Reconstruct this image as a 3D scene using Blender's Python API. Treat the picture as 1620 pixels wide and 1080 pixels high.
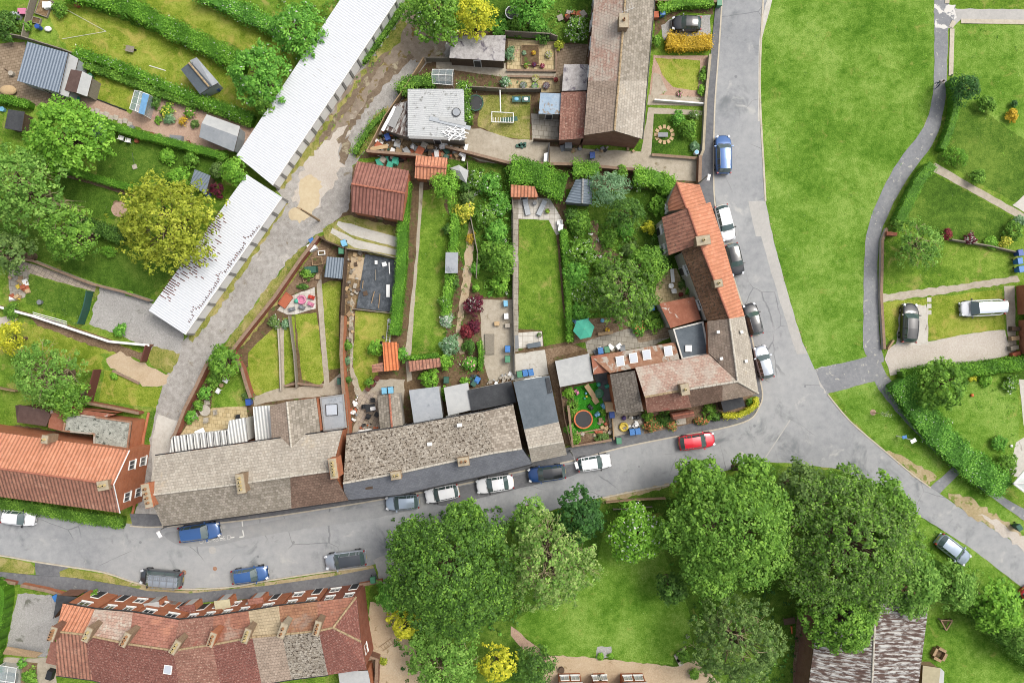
import bpy, math, random
import numpy as np
from mathutils import Vector
for _o in list(bpy.data.objects): bpy.data.objects.remove(_o)
random.seed(7); RNG = np.random.default_rng(11)
PI = math.pi; rad = math.radians
S = 14.0; HC = 88.0                       # pixels per metre on the ground, camera height in metres
SC = bpy.context.scene
# ---------------------------------------------------------------- camera
cd = bpy.data.cameras.new('camera'); cam = bpy.data.objects.new('camera', cd); SC.collection.objects.link(cam)
cam.location = (0, 0, HC); cam.rotation_euler = (0, 0, 0)
cd.sensor_width = 36; cd.lens = 36 * HC / (1620 / S); cd.clip_end = 900; cd.clip_start = .5
SC.camera = cam
# ---------------------------------------------------------------- sky, sun, exposure
SUN_EL, SUN_AZ = rad(58), rad(58)         # azimuth measured clockwise from +Y
w = bpy.data.worlds.new('World'); SC.world = w; w.use_nodes = True
_n = w.node_tree.nodes; _bg = _n['Background']
_s = _n.new('ShaderNodeTexSky'); _s.sky_type = 'NISHITA'; _s.sun_disc = False
_s.sun_elevation = SUN_EL; _s.sun_rotation = SUN_AZ; _s.dust_density = 6; _s.air_density = 1.0; _s.ozone_density = .6
_h = _n.new('ShaderNodeHueSaturation'); _h.inputs['Saturation'].default_value = .45; w.node_tree.links.new(_s.outputs[0], _h.inputs['Color']); w.node_tree.links.new(_h.outputs[0], _bg.inputs[0]); _bg.inputs[1].default_value = 0.15
sl = bpy.data.lights.new('sun', 'SUN'); sl.energy = 1.3; sl.angle = rad(22); sl.color = (1, .955, .88)
so = bpy.data.objects.new('sun', sl); SC.collection.objects.link(so)
so.rotation_euler = (-(PI/2 - SUN_EL), 0, -SUN_AZ); so.location = (0, 0, 60)
so.rotation_mode = 'QUATERNION'
_d = Vector((math.sin(SUN_AZ)*math.cos(SUN_EL), math.cos(SUN_AZ)*math.cos(SUN_EL), math.sin(SUN_EL)))
so.rotation_quaternion = _d.to_track_quat('Z', 'Y')
SC.view_settings.view_transform = 'Standard'; SC.view_settings.look = 'None'
SC.view_settings.gamma = 1; SC.view_settings.exposure = 0.64; SC.cycles.filter_width = 1.0
EXPK = 0.62                               # photograph value -> base colour
# ---------------------------------------------------------------- helpers
def P(px, py, z=0.0):
    k = (HC - z) / HC / S
    return Vector(((px - 810) * k, (540 - py) * k, z))
def P3(t, z=0.0): return P(t[0], t[1], t[2] if len(t) > 2 else z)
def C(h, k=None):
    h = h.lstrip('#'); r = []
    for i in (0, 2, 4):
        c = int(h[i:i+2], 16) / 255
        r.append((c/12.92 if c <= .04045 else ((c+.055)/1.055)**2.4) * (EXPK if k is None else k))
    return (*r, 1)
ORG = {}
def link(o): SC.collection.objects.link(o); return o
def tag(o, label=None, cat=None, group=None, kind=None):
    if label: o['label'] = label
    if cat: o['category'] = cat
    if group: o['group'] = group
    if kind: o['kind'] = kind
    return o
def thing(name, label, cat, loc=(0, 0, 0), rz=0, group=None):
    o = link(bpy.data.objects.new(name, None)); o.location = loc; o.rotation_euler = (0, 0, rz)
    o.empty_display_size = .3; ORG[o.name] = Vector(loc) if rz == 0 else Vector((0, 0, 0))
    return tag(o, label, cat, group)
def local(name, label, cat, group=None):     # a thing modelled round its own origin, moved afterwards
    return thing(name, label, cat, (0, 0, 0), 0, group)
MT = {}
def mts(m):
    return [MT[x] if isinstance(x, str) else x for x in (m if isinstance(m, (list, tuple)) else [m])]
def finish(me, name, mats, parent, smooth=0):
    for m in mts(mats): me.materials.append(m)
    if smooth:
        me.polygons.foreach_set('use_smooth', np.ones(len(me.polygons), bool))
        me.set_sharp_from_angle(angle=rad(smooth))
    o = link(bpy.data.objects.new(name, me))
    if parent is not None: o.parent = parent; ORG[o.name] = ORG.get(parent.name, Vector((0, 0, 0)))
    return o
class MB:
    def __init__(s): s.v = []; s.f = []; s.m = []
    def face(s, pts, m=0):
        b = len(s.v); s.v += [Vector(p) for p in pts]; s.f.append(list(range(b, b+len(pts)))); s.m.append(m); return s
    def mesh(s, pts, faces, m=0):
        b = len(s.v); s.v += [Vector(p) for p in pts]
        for f in faces: s.f.append([b+i for i in f]); s.m.append(m)
        return s
    def loft(s, A, B, m=0, cap=True, mtop=None, msid=None):   # A lower ring, B upper ring
        n = len(A); ms = m if msid is None else msid
        s.mesh(list(A)+list(B), [[i, (i+1) % n, n+(i+1) % n, n+i] for i in range(n)], ms)
        if cap:
            s.mesh(A, [list(range(n))[::-1]], ms); s.mesh(B, [list(range(n))], m if mtop is None else mtop)
        return s
    def slab(s, top, th, m=0, msid=None):
        top = [Vector(p) for p in top]
        ar = sum(top[i].x*top[(i+1) % len(top)].y - top[(i+1) % len(top)].x*top[i].y for i in range(len(top)))
        if ar < 0: top = top[::-1]
        return s.loft([p - Vector((0, 0, th)) for p in top], top, m, True, m, msid)
    def box(s, c, d, rz=0, m=0, tp=1.0, rx=0, ry=0):
        x, y, z = d[0]/2, d[1]/2, d[2]/2; c = Vector(c)
        q = [(-x, -y, -z), (x, -y, -z), (x, y, -z), (-x, y, -z), (-x*tp, -y*tp, z), (x*tp, -y*tp, z), (x*tp, y*tp, z), (-x*tp, y*tp, z)]
        o = []
        from mathutils import Euler
        R = Euler((rx, ry, rz)).to_matrix()
        for a in q: o.append(c + R @ Vector(a))
        return s.mesh(o, [[3, 2, 1, 0], [4, 5, 6, 7], [0, 1, 5, 4], [1, 2, 6, 5], [2, 3, 7, 6], [3, 0, 4, 7]], m)
    def tube(s, a, b, r, r2=None, n=8, m=0):
        a, b = Vector(a), Vector(b); r2 = r if r2 is None else r2
        d = (b-a).normalized(); u = d.orthogonal().normalized(); v = d.cross(u)
        A = [a + (u*math.cos(2*PI*i/n) + v*math.sin(2*PI*i/n))*r for i in range(n)]
        B = [b + (u*math.cos(2*PI*i/n) + v*math.sin(2*PI*i/n))*r2 for i in range(n)]
        return s.loft(A, B, m)
    def cyl(s, c, r, h, n=16, m=0, r2=None): return s.tube(c, Vector(c)+Vector((0, 0, h)), r, r2, n, m)
    def ball(s, c, r, n=10, m=0, sc=(1, 1, 1)):
        c = Vector(c); pts = []; k = n//2
        for j in range(1, k):
            for i in range(n):
                a, b = 2*PI*i/n, PI*j/k
                pts.append(c + Vector((math.sin(b)*math.cos(a)*sc[0], math.sin(b)*math.sin(a)*sc[1], math.cos(b)*sc[2]))*r)
        f = [[j*n+i, (j+1)*n+i, (j+1)*n+(i+1) % n, j*n+(i+1) % n] for j in range(k-2) for i in range(n)]
        t = len(pts); pts += [c+Vector((0, 0, r*sc[2])), c-Vector((0, 0, r*sc[2]))]
        f += [[t, i, (i+1) % n] for i in range(n)] + [[t+1, (k-2)*n+(i+1) % n, (k-2)*n+i] for i in range(n)]
        return s.mesh(pts, f, m)
    def build(s, name, mats, parent=None, smooth=0):
        org = ORG.get(parent.name, Vector((0, 0, 0))) if parent is not None else None
        if org is None:
            xs = [v.x for v in s.v]; ys = [v.y for v in s.v]
            org = Vector(((min(xs)+max(xs))/2, (min(ys)+max(ys))/2, min(v.z for v in s.v)))
        me = bpy.data.meshes.new(name)
        me.from_pydata([v-org for v in s.v], [], s.f)
        me.polygons.foreach_set('material_index', s.m)
        uv = me.uv_layers.new(name='UVMap'); Z = Vector((0, 0, 1))
        buf = []
        for f in s.f:
            p = [s.v[i] for i in f]; nr = Vector((0, 0, 0))
            for i in range(len(p)): nr += p[i].cross(p[(i+1) % len(p)])
            nr = nr.normalized() if nr.length > 1e-9 else Z.copy()
            t = Z.cross(nr)
            if t.length < .04: t = (p[1]-p[0]); t.z = 0
            t = t.normalized() if t.length > 1e-9 else Vector((1, 0, 0))
            v = nr.cross(t)
            for q in p: buf += [q.dot(t), q.dot(v)]
        uv.data.foreach_set('uv', buf)
        o = finish(me, name, mats, parent, smooth)
        if parent is None: o.location = org
        return o
# ---------------------------------------------------------------- node materials
class NT:
    def __init__(s, name, rough=.85, spec=.3):
        s.m = bpy.data.materials.new(name); s.m.use_nodes = True; MT[name] = s.m
        s.t = s.m.node_tree; s.b = s.t.nodes['Principled BSDF']
        s.b.inputs['Roughness'].default_value = rough; s.b.inputs['Specular IOR Level'].default_value = spec
    def n(s, k, **kw):
        x = s.t.nodes.new('ShaderNode'+k)
        for a, b in kw.items():
            if a in x.inputs: x.inputs[a].default_value = b
            else: setattr(x, a, b)
        return x
    def l(s, a, b): s.t.links.new(a, b)
    def co(s, kind='pos', scale=(1, 1, 1), rot=0):
        g = s.n('NewGeometry').outputs['Position'] if kind == 'pos' else s.n('TexCoord').outputs['UV' if kind == 'uv' else 'Object']
        mp = s.n('Mapping'); mp.inputs['Scale'].default_value = scale; mp.inputs['Rotation'].default_value = (0, 0, rot)
        s.l(g, mp.inputs[0]); return mp.outputs[0]
    def noise(s, co, scale, detail=4, rough=.6, dist=0):
        x = s.n('TexNoise'); x.inputs['Scale'].default_value = scale; x.inputs['Detail'].default_value = detail
        x.inputs['Roughness'].default_value = rough; x.inputs['Distortion'].default_value = dist
        s.l(co, x.inputs['Vector']); return x.outputs['Fac']
    def ramp(s, fac, stops):
        r = s.n('ValToRGB'); e = r.color_ramp.elements
        while len(e) < len(stops): e.new(.5)
        for el, (p, c) in zip(e, stops): el.position = p; el.color = c
        s.l(fac, r.inputs[0]); return r.outputs[0]
    def mth(s, op, a, b=0.0, c=0.0):
        x = s.n('Math'); x.operation = op
        for i, q in enumerate((a, b, c)):
            if isinstance(q, (int, float)): x.inputs[i].default_value = q
            else: s.l(q, x.inputs[i])
        return x.outputs[0]
    def mix(s, f, a, b, mode='MIX'):
        x = s.n('MixRGB'); x.blend_type = mode
        for i, q in enumerate((f, a, b)):
            if isinstance(q, (int, float)): x.inputs[i].default_value = q
            elif isinstance(q, tuple): x.inputs[i].default_value = q
            else: s.l(q, x.inputs[i])
        return x.outputs[0]
    def col(s, c):
        if isinstance(c, tuple): s.b.inputs['Base Color'].default_value = c
        else: s.l(c, s.b.inputs['Base Color'])
    def bump(s, h, strength=.5, dist=.05):
        x = s.n('Bump'); x.inputs['Strength'].default_value = strength; x.inputs['Distance'].default_value = dist
        s.l(h, x.inputs['Height']); s.l(x.outputs[0], s.b.inputs['Normal'])
def smooth01(t, f, lo, hi):
    x = t.n('MapRange'); x.interpolation_type = 'SMOOTHSTEP'
    x.inputs['From Min'].default_value = lo; x.inputs['From Max'].default_value = hi
    t.l(f, x.inputs['Value']); return x.outputs['Result']
def m_flat(name, c, rough=.6, spec=.4, metal=0, var=.12, sc=3, bump=0, coat=0):
    t = NT(name, rough, spec); t.b.inputs['Metallic'].default_value = metal
    if coat: t.b.inputs['Coat Weight'].default_value = coat; t.b.inputs['Coat Roughness'].default_value = .08
    if var:
        f = t.noise(t.co('obj'), sc, 5, .65)
        lo = tuple(x*(1-var) for x in c[:3])+(1,); hi = tuple(min(1, x*(1+var)) for x in c[:3])+(1,)
        t.col(t.ramp(f, [(.3, lo), (.7, hi)]))
        if bump: t.bump(f, bump)
    else: t.col(c)
    return t.m
def m_ground(name, cols, s1=.25, s2=3.0, w=.5, rough=.95, bump=.3, patches=None, s3=14, w3=.25, tex=None):
    """three noise scales mixed, then a ramp; patches = [(colour, scale, lo, hi)]"""
    t = NT(name, rough, .15); co = t.co('pos')
    a = t.noise(co, s1, 4, .6, .4); b = t.noise(co, s2, 5, .7); c = t.noise(co, s3, 3, .7)
    f = t.mth('ADD', t.mth('MULTIPLY', a, 1-w-w3), t.mth('ADD', t.mth('MULTIPLY', b, w), t.mth('MULTIPLY', c, w3)))
    n = len(cols); col = t.ramp(f, [(.36+.28*i/(n-1), x) for i, x in enumerate(cols)])
    for k, (pc, ps, lo, hi) in enumerate(patches or []):
        q = t.noise(t.co('pos', (1, 1, 1), 1.3*k+.7), ps, 5, .65, .5)
        col = t.mix(smooth01(t, q, lo, hi), col, pc)
    t.col(col); t.bump(t.mth('ADD', b, c), bump, .06); return t.m
def m_cracks(name, c):
    m = MT[name]; t = NT.__new__(NT); t.m = m; t.t = m.node_tree; t.b = t.t.nodes['Principled BSDF']; co = t.co('pos')
    old = t.b.inputs['Base Color'].links[0].from_socket; nz = t.n('TexNoise'); nz.inputs['Scale'].default_value = .9; nz.inputs['Detail'].default_value = 6; t.l(co, nz.inputs['Vector'])
    wv = t.mix(.25, co, nz.outputs['Color'], 'ADD'); v = t.n('TexVoronoi'); v.feature = 'DISTANCE_TO_EDGE'; v.inputs['Scale'].default_value = .16; t.l(wv, v.inputs['Vector'])
    ln = t.mth('LESS_THAN', v.outputs['Distance'], .006); mk_ = smooth01(t, t.noise(co, .12, 2), .5, .58)
    st = smooth01(t, t.noise(t.co('pos', (1, 1, 1), .5), .45, 5, .75, 1.2), .60, .74)
    q = t.mix(t.mth('MULTIPLY', st, .35), old, c); q = t.mix(t.mth('MULTIPLY', t.mth('MULTIPLY', ln, mk_), .5), q, c)
    dots = t.n('TexVoronoi'); dots.inputs['Scale'].default_value = .33; t.l(co, dots.inputs['Vector']); q = t.mix(t.mth('MULTIPLY', t.mth('LESS_THAN', dots.outputs['Distance'], .055), .5), q, c); t.col(q)
def m_grass(name, dark, mid, light, straw, strawlo=.55, s1=.16):
    t = NT(name, .95, .1); co = t.co('pos')
    a = t.noise(co, s1, 4, .6, .3); b = t.noise(co, 1.3, 5, .75, .3); c = t.noise(co, 7, 4, .75)
    f = t.mth('ADD', t.mth('MULTIPLY', a, .36), t.mth('ADD', t.mth('MULTIPLY', b, .30), t.mth('MULTIPLY', c, .34)))
    col = t.ramp(f, [(.41, dark), (.50, mid), (.59, light)])
    q = t.noise(t.co('pos', (1, 1, 1), 1), .5, 6, .7, .6)
    col = t.mix(t.mth('MULTIPLY', smooth01(t, q, strawlo, strawlo+.18), .85), col, straw)
    d = t.noise(co, 1.9, 3, .5, 0); col = t.mix(t.mth('MULTIPLY', smooth01(t, d, .64, .74), .6), col, dark)
    v = t.n('TexVoronoi'); v.inputs['Scale'].default_value = 1.1; t.l(co, v.inputs['Vector'])
    fl = t.mth('LESS_THAN', v.outputs['Distance'], .035)
    col = t.mix(t.mth('MULTIPLY', fl, .5), col, C('e8eccc'))
    t.col(col); t.bump(t.mth('ADD', t.mth('MULTIPLY', b, .6), c), .9, .12); return t.m
def m_roof(name, c1, c2, gap, moss=None, mlo=.5, mhi=.62, ms=2.2, tw=.30, th=.34, pan=False, moss2=None, m2lo=.55, bump=.7, ms2=.35):
    L_ = lambda q, k=1.42: tuple(min(.85, x*k) for x in q[:3])+(1,) if q else q
    c1, c2, gap, moss, moss2 = L_(c1), L_(c2), tuple(.55*a+.45*b for a, b in zip(L_(gap, 1.15), L_(c1))), L_(moss, 1.2), L_(moss2)
    t = NT(name, .9, .2); uv = t.co('uv')
    br = t.n('TexBrick'); t.l(uv, br.inputs['Vector']); br.offset = 0 if pan else .5
    for k, v in (('Scale', 1), ('Mortar Size', .016 if not pan else .02), ('Mortar Smooth', .6), ('Brick Width', tw), ('Row Height', th), ('Bias', 0)): br.inputs[k].default_value = v
    if pan: br.inputs['Mortar Size'].default_value = .006; tw = .38; br.inputs['Brick Width'].default_value = tw
    br.inputs['Color1'].default_value = c1; br.inputs['Color2'].default_value = c2; br.inputs['Mortar'].default_value = gap
    n1 = t.noise(uv, .45, 5, .65, .4)
    col = t.mix(t.mth('MULTIPLY', smooth01(t, n1, .35, .75), .45), br.outputs[0], tuple(x*.62 for x in c2[:3])+(1,))
    if moss2: col = t.mix(t.mth('MULTIPLY', smooth01(t, t.noise(t.co('uv', (1, 1, 1), .8), ms2, 5, .6, .6), m2lo, m2lo+.15), .75), col, moss2)
    if moss:
        nz = t.noise(uv, ms, 4, .75); col = t.mix(t.mth('MULTIPLY', smooth01(t, nz, mlo, mhi), .9), col, moss)
    fn = t.noise(uv, 18, 3, .7); col = t.mix(.35, col, t.ramp(fn, [(.25, (.45, .45, .45, 1)), (.75, (1.5, 1.5, 1.5, 1))]), 'MULTIPLY')
    t.col(col)
    h = t.mth('ADD', t.mth('SUBTRACT', 1, br.outputs['Fac']), t.mth('MULTIPLY', fn, .3))
    # each course laps over the next one
    sx = t.n('SeparateXYZ'); t.l(uv, sx.inputs[0])
    saw = t.mth('FRACT', t.mth('DIVIDE', sx.outputs[1], th)); h = t.mth('ADD', h, t.mth('MULTIPLY', t.mth('SUBTRACT', 1, saw), .5 if pan else 1.0))
    if pan:
        wv = t.mth('SINE', t.mth('MULTIPLY', sx.outputs[0], 2*PI/tw)); h = t.mth('ADD', h, t.mth('MULTIPLY', wv, 2.2))
    t.bump(h, bump, .045); return t.m
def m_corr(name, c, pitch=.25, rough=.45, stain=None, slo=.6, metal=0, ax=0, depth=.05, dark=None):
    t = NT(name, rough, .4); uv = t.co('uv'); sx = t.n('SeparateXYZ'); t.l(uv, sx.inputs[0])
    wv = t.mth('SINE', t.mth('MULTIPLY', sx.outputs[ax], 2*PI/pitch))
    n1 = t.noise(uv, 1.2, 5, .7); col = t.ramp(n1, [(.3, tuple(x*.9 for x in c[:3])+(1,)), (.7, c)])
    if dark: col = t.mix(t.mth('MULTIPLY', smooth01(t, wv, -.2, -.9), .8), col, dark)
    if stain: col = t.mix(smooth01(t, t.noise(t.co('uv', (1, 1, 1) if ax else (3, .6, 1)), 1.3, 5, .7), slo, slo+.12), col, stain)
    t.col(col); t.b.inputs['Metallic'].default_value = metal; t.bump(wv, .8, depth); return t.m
def m_brick(name, c1, c2, mo, bw=.225, bh=.075, stain=None):
    t = NT(name, .9, .2); uv = t.co('uv'); br = t.n('TexBrick'); t.l(uv, br.inputs['Vector'])
    for k, v in (('Scale', 1), ('Mortar Size', .008), ('Brick Width', bw), ('Row Height', bh)): br.inputs[k].default_value = v
    br.inputs['Color1'].default_value = c1; br.inputs['Color2'].default_value = c2; br.inputs['Mortar'].default_value = mo
    n1 = t.noise(uv, 1.1, 5, .65); col = t.mix(t.mth('MULTIPLY', smooth01(t, n1, .4, .75), .5), br.outputs[0], stain or tuple(x*.6 for x in c2[:3])+(1,))
    t.col(col); t.bump(br.outputs['Fac'], -.3, .01); return t.m
def m_leaf(name, cols, trans=.32):
    cols = [tuple(min(.8, x*(1.35+.3*i)) for x in q[:3])+(1,) for i, q in enumerate(cols)]
    t = NT(name, .6, .25); a = t.n('Attribute'); a.attribute_name = 'var'
    n = len(cols); c = t.ramp(a.outputs['Fac'], [(i/(n-1), x) for i, x in enumerate(cols)])
    t.col(c); tr = t.n('BsdfTranslucent'); t.l(t.mix(1, c, (1.1, 1.15, .5, 1), 'MULTIPLY'), tr.inputs[0])
    mx = t.n('MixShader'); mx.inputs[0].default_value = trans; out = t.t.nodes['Material Output']
    t.l(t.b.outputs[0], mx.inputs[1]); t.l(tr.outputs[0], mx.inputs[2]); t.l(mx.outputs[0], out.inputs[0]); return t.m
def m_glass(name, c, rough=.06):
    t = NT(name, rough, .8); t.col(c); t.b.inputs['Coat Weight'].default_value = .5; return t.m
def m_clear(name, c, alpha=.45):
    t = NT(name, .1, .6); t.col(c); t.b.inputs['Alpha'].default_value = alpha; return t.m
# grass and ground
m_grass('green_grass', C('4f7f1c'), C('79a433'), C('9dc24c'), C('a9b55c'), .56)
m_grass('lawn_grass', C('486e1e'), C('70932f'), C('94b04a'), C('aaa65e'), .52)
m_grass('bright_grass', C('4c781c'), C('729a36'), C('98b658'), C('a0a454'), .57)
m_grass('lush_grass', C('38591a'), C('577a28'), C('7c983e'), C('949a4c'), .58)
m_grass('dry_grass', C('66762c'), C('92964a'), C('b0aa66'), C('c0b07a'), .46)
m_grass('yellow_lawn', C('64801e'), C('8ea038'), C('aeb654'), C('bcb05e'), .5)
m_grass('turf', C('27751c'), C('3c9628'), C('53ac3a'), C('4aa034'), .7)
m_ground('soil', [C('4a3c2c'), C('6e5a44'), C('8e7a5e')], .6, 4, .45, patches=[(C('5a7034'), 1.2, .56, .66)])
m_ground('bare_soil', [C('5e4a38'), C('86705a'), C('a8937a')], .6, 5, .45, bump=.5)
m_ground('asphalt', [C('8d9094'), C('a5a7a8'), C('b5b6b5')], .10, 1.2, .34, rough=.9, bump=.25, s3=22, w3=.28,
         patches=[(C('7f8385'), .22, .55, .70), (C('bcbcb8'), .35, .60, .72), (C('6d6e70'), .9, .71, .78)])
m_cracks('asphalt', C('66686a'))
m_ground('asphalt_dark', [C('616367'), C('77787b'), C('88898a')], .3, 2.5, .4, rough=.9, bump=.25, s3=22, patches=[(C('96968f'), .8, .62, .72)])
m_ground('asphalt_worn', [C('8a8c8f'), C('9c9e9f'), C('acacaa')], .12, 1.2, .34, rough=.9, bump=.25, s3=22, w3=.28, patches=[(C('6d6e70'), .9, .66, .76)])
m_ground('asphalt_pale', [C('aaa9a5'), C('b9b7b2'), C('c6c3bd')], .3, 2.5, .4, rough=.9, bump=.2, s3=22)
m_ground('footpath_mat', [C('7c7e82'), C('8f9194'), C('a2a3a4')], .3, 2.5, .4, rough=.9, bump=.25, s3=22, patches=[(C('b8b6ae'), 1.6, .60, .65), (C('6f7548'), 2.2, .70, .76)])
m_ground('track_mat', [C('868078'), C('aca8a2'), C('cac7c1')], .18, 1.6, .4, bump=.7, w3=.38,
         patches=[(C('d2cdc4'), .25, .56, .7), (C('8c8272'), .7, .60, .70), (C('7e8a4c'), 1.3, .68, .74)])
m_ground('path_peeled', [C('7c7e82'), C('8f9194'), C('a2a3a4')], .3, 2.5, .4, bump=.25, s3=22, patches=[(C('dcdad4'), .75, .50, .53)])
m_ground('track_moss', [C('7d7062'), C('988a7a'), C('b0a494')], .3, 1.8, .4, bump=.5, patches=[(C('7c6a3a'), .7, .55, .63), (C('6d7f38'), .9, .62, .68), (C('c0b8a6'), .35, .58, .7)])
m_ground('track_rut', [C('66584a'), C('80705e'), C('968672')], .5, 3, .4, bump=.6, patches=[(C('b0a68c'), .9, .56, .66), (C('70783c'), 1.1, .62, .70)])
m_ground('sand_mat', [C('bfae90'), C('cebd9c'), C('d8caac')], .5, 3, .4, bump=.3)
m_ground('gravel_grey', [C('9a9894'), C('b6b4b0'), C('d0ceca')], .4, 5, .4, bump=.9, s3=20, w3=.35, patches=[(C('7a7a70'), .6, .6, .7)])
m_ground('gravel_pale', [C('b7ada0'), C('cdc4b8'), C('ddd6cc')], .3, 5, .35, bump=.6, s3=20, w3=.35)
m_ground('gravel_pink', [C('a08472'), C('bda08c'), C('d0b8a4')], .5, 5, .4, bump=.6, s3=16, w3=.35)
m_ground('gravel_tan', [C('b09a7c'), C('c7b294'), C('d6c5ab')], .4, 5, .35, bump=.6, s3=18, w3=.35, patches=[(C('9a8462'), .8, .6, .7)])
m_ground('concrete', [C('a09684'), C('b8ae9c'), C('c8c0b0')], .3, 2.2, .45, bump=.2, patches=[(C('8c8068'), .6, .60, .72)])
m_ground('concrete_pale', [C('b8b4aa'), C('ccc8be'), C('dad6ce')], .3, 2.2, .45, bump=.15, patches=[(C('9c968a'), .8, .62, .72)])
m_ground('kerb_mat', [C('b4ab9a'), C('c8bfad'), C('d4ccbc')], 1, 4, .45, bump=.2)
m_ground('worn_verge', [C('9a8a66'), C('b5a580'), C('c6b899')], .8, 4, .4, bump=.5, patches=[(C('7d8c44'), .9, .55, .62)])
def m_pave(name, a, b, mo, w_, h_, rot=0, off=.5):
    t = NT(name, .9, .2); co = t.co('pos', (1, 1, 1), rot); br = t.n('TexBrick'); t.l(co, br.inputs['Vector']); br.offset = off
    for k, v in (('Scale', 1), ('Mortar Size', .02), ('Brick Width', w_), ('Row Height', h_)): br.inputs[k].default_value = v
    br.inputs['Color1'].default_value = a; br.inputs['Color2'].default_value = b; br.inputs['Mortar'].default_value = mo
    n = t.noise(t.co('pos'), 1.5, 5, .65); t.col(t.mix(.5, br.outputs[0], t.ramp(n, [(.3, (.6, .58, .52, 1)), (.7, (1.2, 1.2, 1.2, 1))]), 'MULTIPLY'))
    t.bump(br.outputs['Fac'], -.4, .02)
m_pave('slabs_grey', C('b8b2a6'), C('a49e92'), C('7a7464'), .6, .6, .1)
m_pave('slabs_tan', C('d6c49c'), C('c6b286'), C('9a8a66'), .45, .45, .1)
m_pave('slabs_brown', C('a89680'), C('94826e'), C('746450'), .45, .3, -.2)
m_pave('slabs_white', C('dedad2'), C('cfcac0'), C('a09a8e'), .6, .6, 0, 0)
m_pave('slabs_check', C('a89c92'), C('c6b9a6'), C('857a6c'), .45, .45, .5, 0)
# roofs
m_roof('tile_pale', C('aba498'), C('989084'), C('767066'), C('bdb8ae'), .56, .7, 3, moss2=C('b4a68c'), m2lo=.6)
m_roof('tile_speckle', C('a69f93'), C('847b6e'), C('585046'), C('3c3026'), .53, .58, 3.6, moss2=C('b0a694'), m2lo=.60, tw=.26, th=.28)
m_roof('tile_dapple', C('a89f92'), C('7c7266'), C('5c5246'), C('c4bcae'), .6, .7, 4, tw=.3, th=.3)
m_roof('tile_brownspeck', C('8a6a58'), C('75584a'), C('4c3a30'), C('a89a84'), .55, .63, 4.5)
m_roof('tile_grey', C('9c9488'), C('7a7367'), C('4c473e'), C('a8a296'), .58, .68, 3.5)
m_roof('tile_greydark', C('777068'), C('625b53'), C('3c3731'), C('918a7e'), .56, .66, 4)
m_roof('tile_brown', C('7a6558'), C('665348'), C('3c302a'), C('968878'), .58, .68, 4)
m_roof('tile_orange', C('c88c70'), C('b87c60'), C('8e5c48'), C('d4a48c'), .6, .72, 3, pan=True, th=.36)
m_roof('tile_orange_new', C('cc7c52'), C('be6e48'), C('96543a'), None, pan=True, th=.36)
m_roof('tile_orange_worn', C('a87a66'), C('946858'), C('5e463c'), C('5e5048'), .52, .66, 3.5, pan=True, th=.36, moss2=C('b88c78'))
m_roof('tile_mossy_pan', C('8a6a54'), C('70543f'), C('4a382c'), C('4c443a'), .50, .6, 4, pan=True, th=.36, moss2=C('a88a70'))
m_roof('tile_red', C('9c6e60'), C('8c6052'), C('64463c'), C('a88a7c'), .56, .7, 3, moss2=C('ac7a64'))
m_roof('tile_red_worn', C('967062'), C('805a4e'), C('5a4238'), C('c0a490'), .56, .64, 4.5, moss2=C('8e5044'))
m_roof('tile_red_dark', C('82564c'), C('724a42'), C('4c342e'), C('a48478'), .55, .62, 4.5)
m_roof('tile_rust', C('a0785e'), C('8c644e'), C('684a3c'), C('b08c64'), .55, .68, 1.2, moss2=C('8c7c70'), m2lo=.5)
m_roof('tile_lichen', C('a0705c'), C('8e6252'), C('684a3e'), C('b4944c'), .62, .70, .8, moss2=C('9c8a7c'), m2lo=.52)
m_roof('tile_cream', C('b4a488'), C('a4957a'), C('847456'), C('c0b298'), .58, .7, 2)
m_roof('tile_pinkgrey', C('ac9688'), C('a08274'), C('7a6054'), C('bcb2a4'), .50, .62, 1.5, moss2=C('aaa094'), m2lo=.46)
m_roof('tile_taupe', C('a29182'), C('8e7e70'), C('63564b'), C('b8ac9c'), .56, .66, 4)
m_roof('slate', C('72757b'), C('666970'), C('4c4e54'), C('7e7f80'), .6, .7, 2, tw=.28, th=.22, bump=.35)
m_roof('tile_garage', C('966a5e'), C('845a50'), C('604640'), C('4c3a34'), .62, .70, 5, pan=True, th=.33)
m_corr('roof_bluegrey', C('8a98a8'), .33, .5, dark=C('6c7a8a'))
m_corr('roof_steel', C('7f8c98'), .3, .5)
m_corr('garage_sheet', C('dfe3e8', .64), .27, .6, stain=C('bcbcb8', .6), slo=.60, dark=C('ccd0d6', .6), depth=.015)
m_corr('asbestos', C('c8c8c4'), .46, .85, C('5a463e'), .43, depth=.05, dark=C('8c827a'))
m_corr('old_sheet', C('cfd2d2'), .22, .8, C('7c7c76'), .55, depth=.03, ax=1)
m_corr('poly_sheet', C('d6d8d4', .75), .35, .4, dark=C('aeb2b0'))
m_ground('felt_grey', [C('9aa0a6'), C('a8adb2'), C('b6babd')], .5, 2, .4, bump=.1, patches=[(C('888e94'), .9, .6, .7)])
m_ground('felt_pale', [C('b0b2b2'), C('bcbebd'), C('c8c9c7')], .5, 2, .4, bump=.1)
m_ground('felt_slate', [C('5f686f'), C('6b747b'), C('788087')], .5, 2, .4, bump=.1)
m_ground('felt_black', [C('3e4043'), C('4a4c4f'), C('585a5c')], .5, 2, .4, bump=.15, patches=[(C('9a9a96'), .6, .64, .72)])
m_ground('felt_brown', [C('5e4c48'), C('6c5852'), C('7a6660')], .5, 2, .4, bump=.15)
m_ground('felt_rust', [C('8e5a48'), C('a46c56'), C('b68470')], .5, 2, .4, bump=.15, patches=[(C('c4bab0'), .7, .60, .64)])
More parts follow.
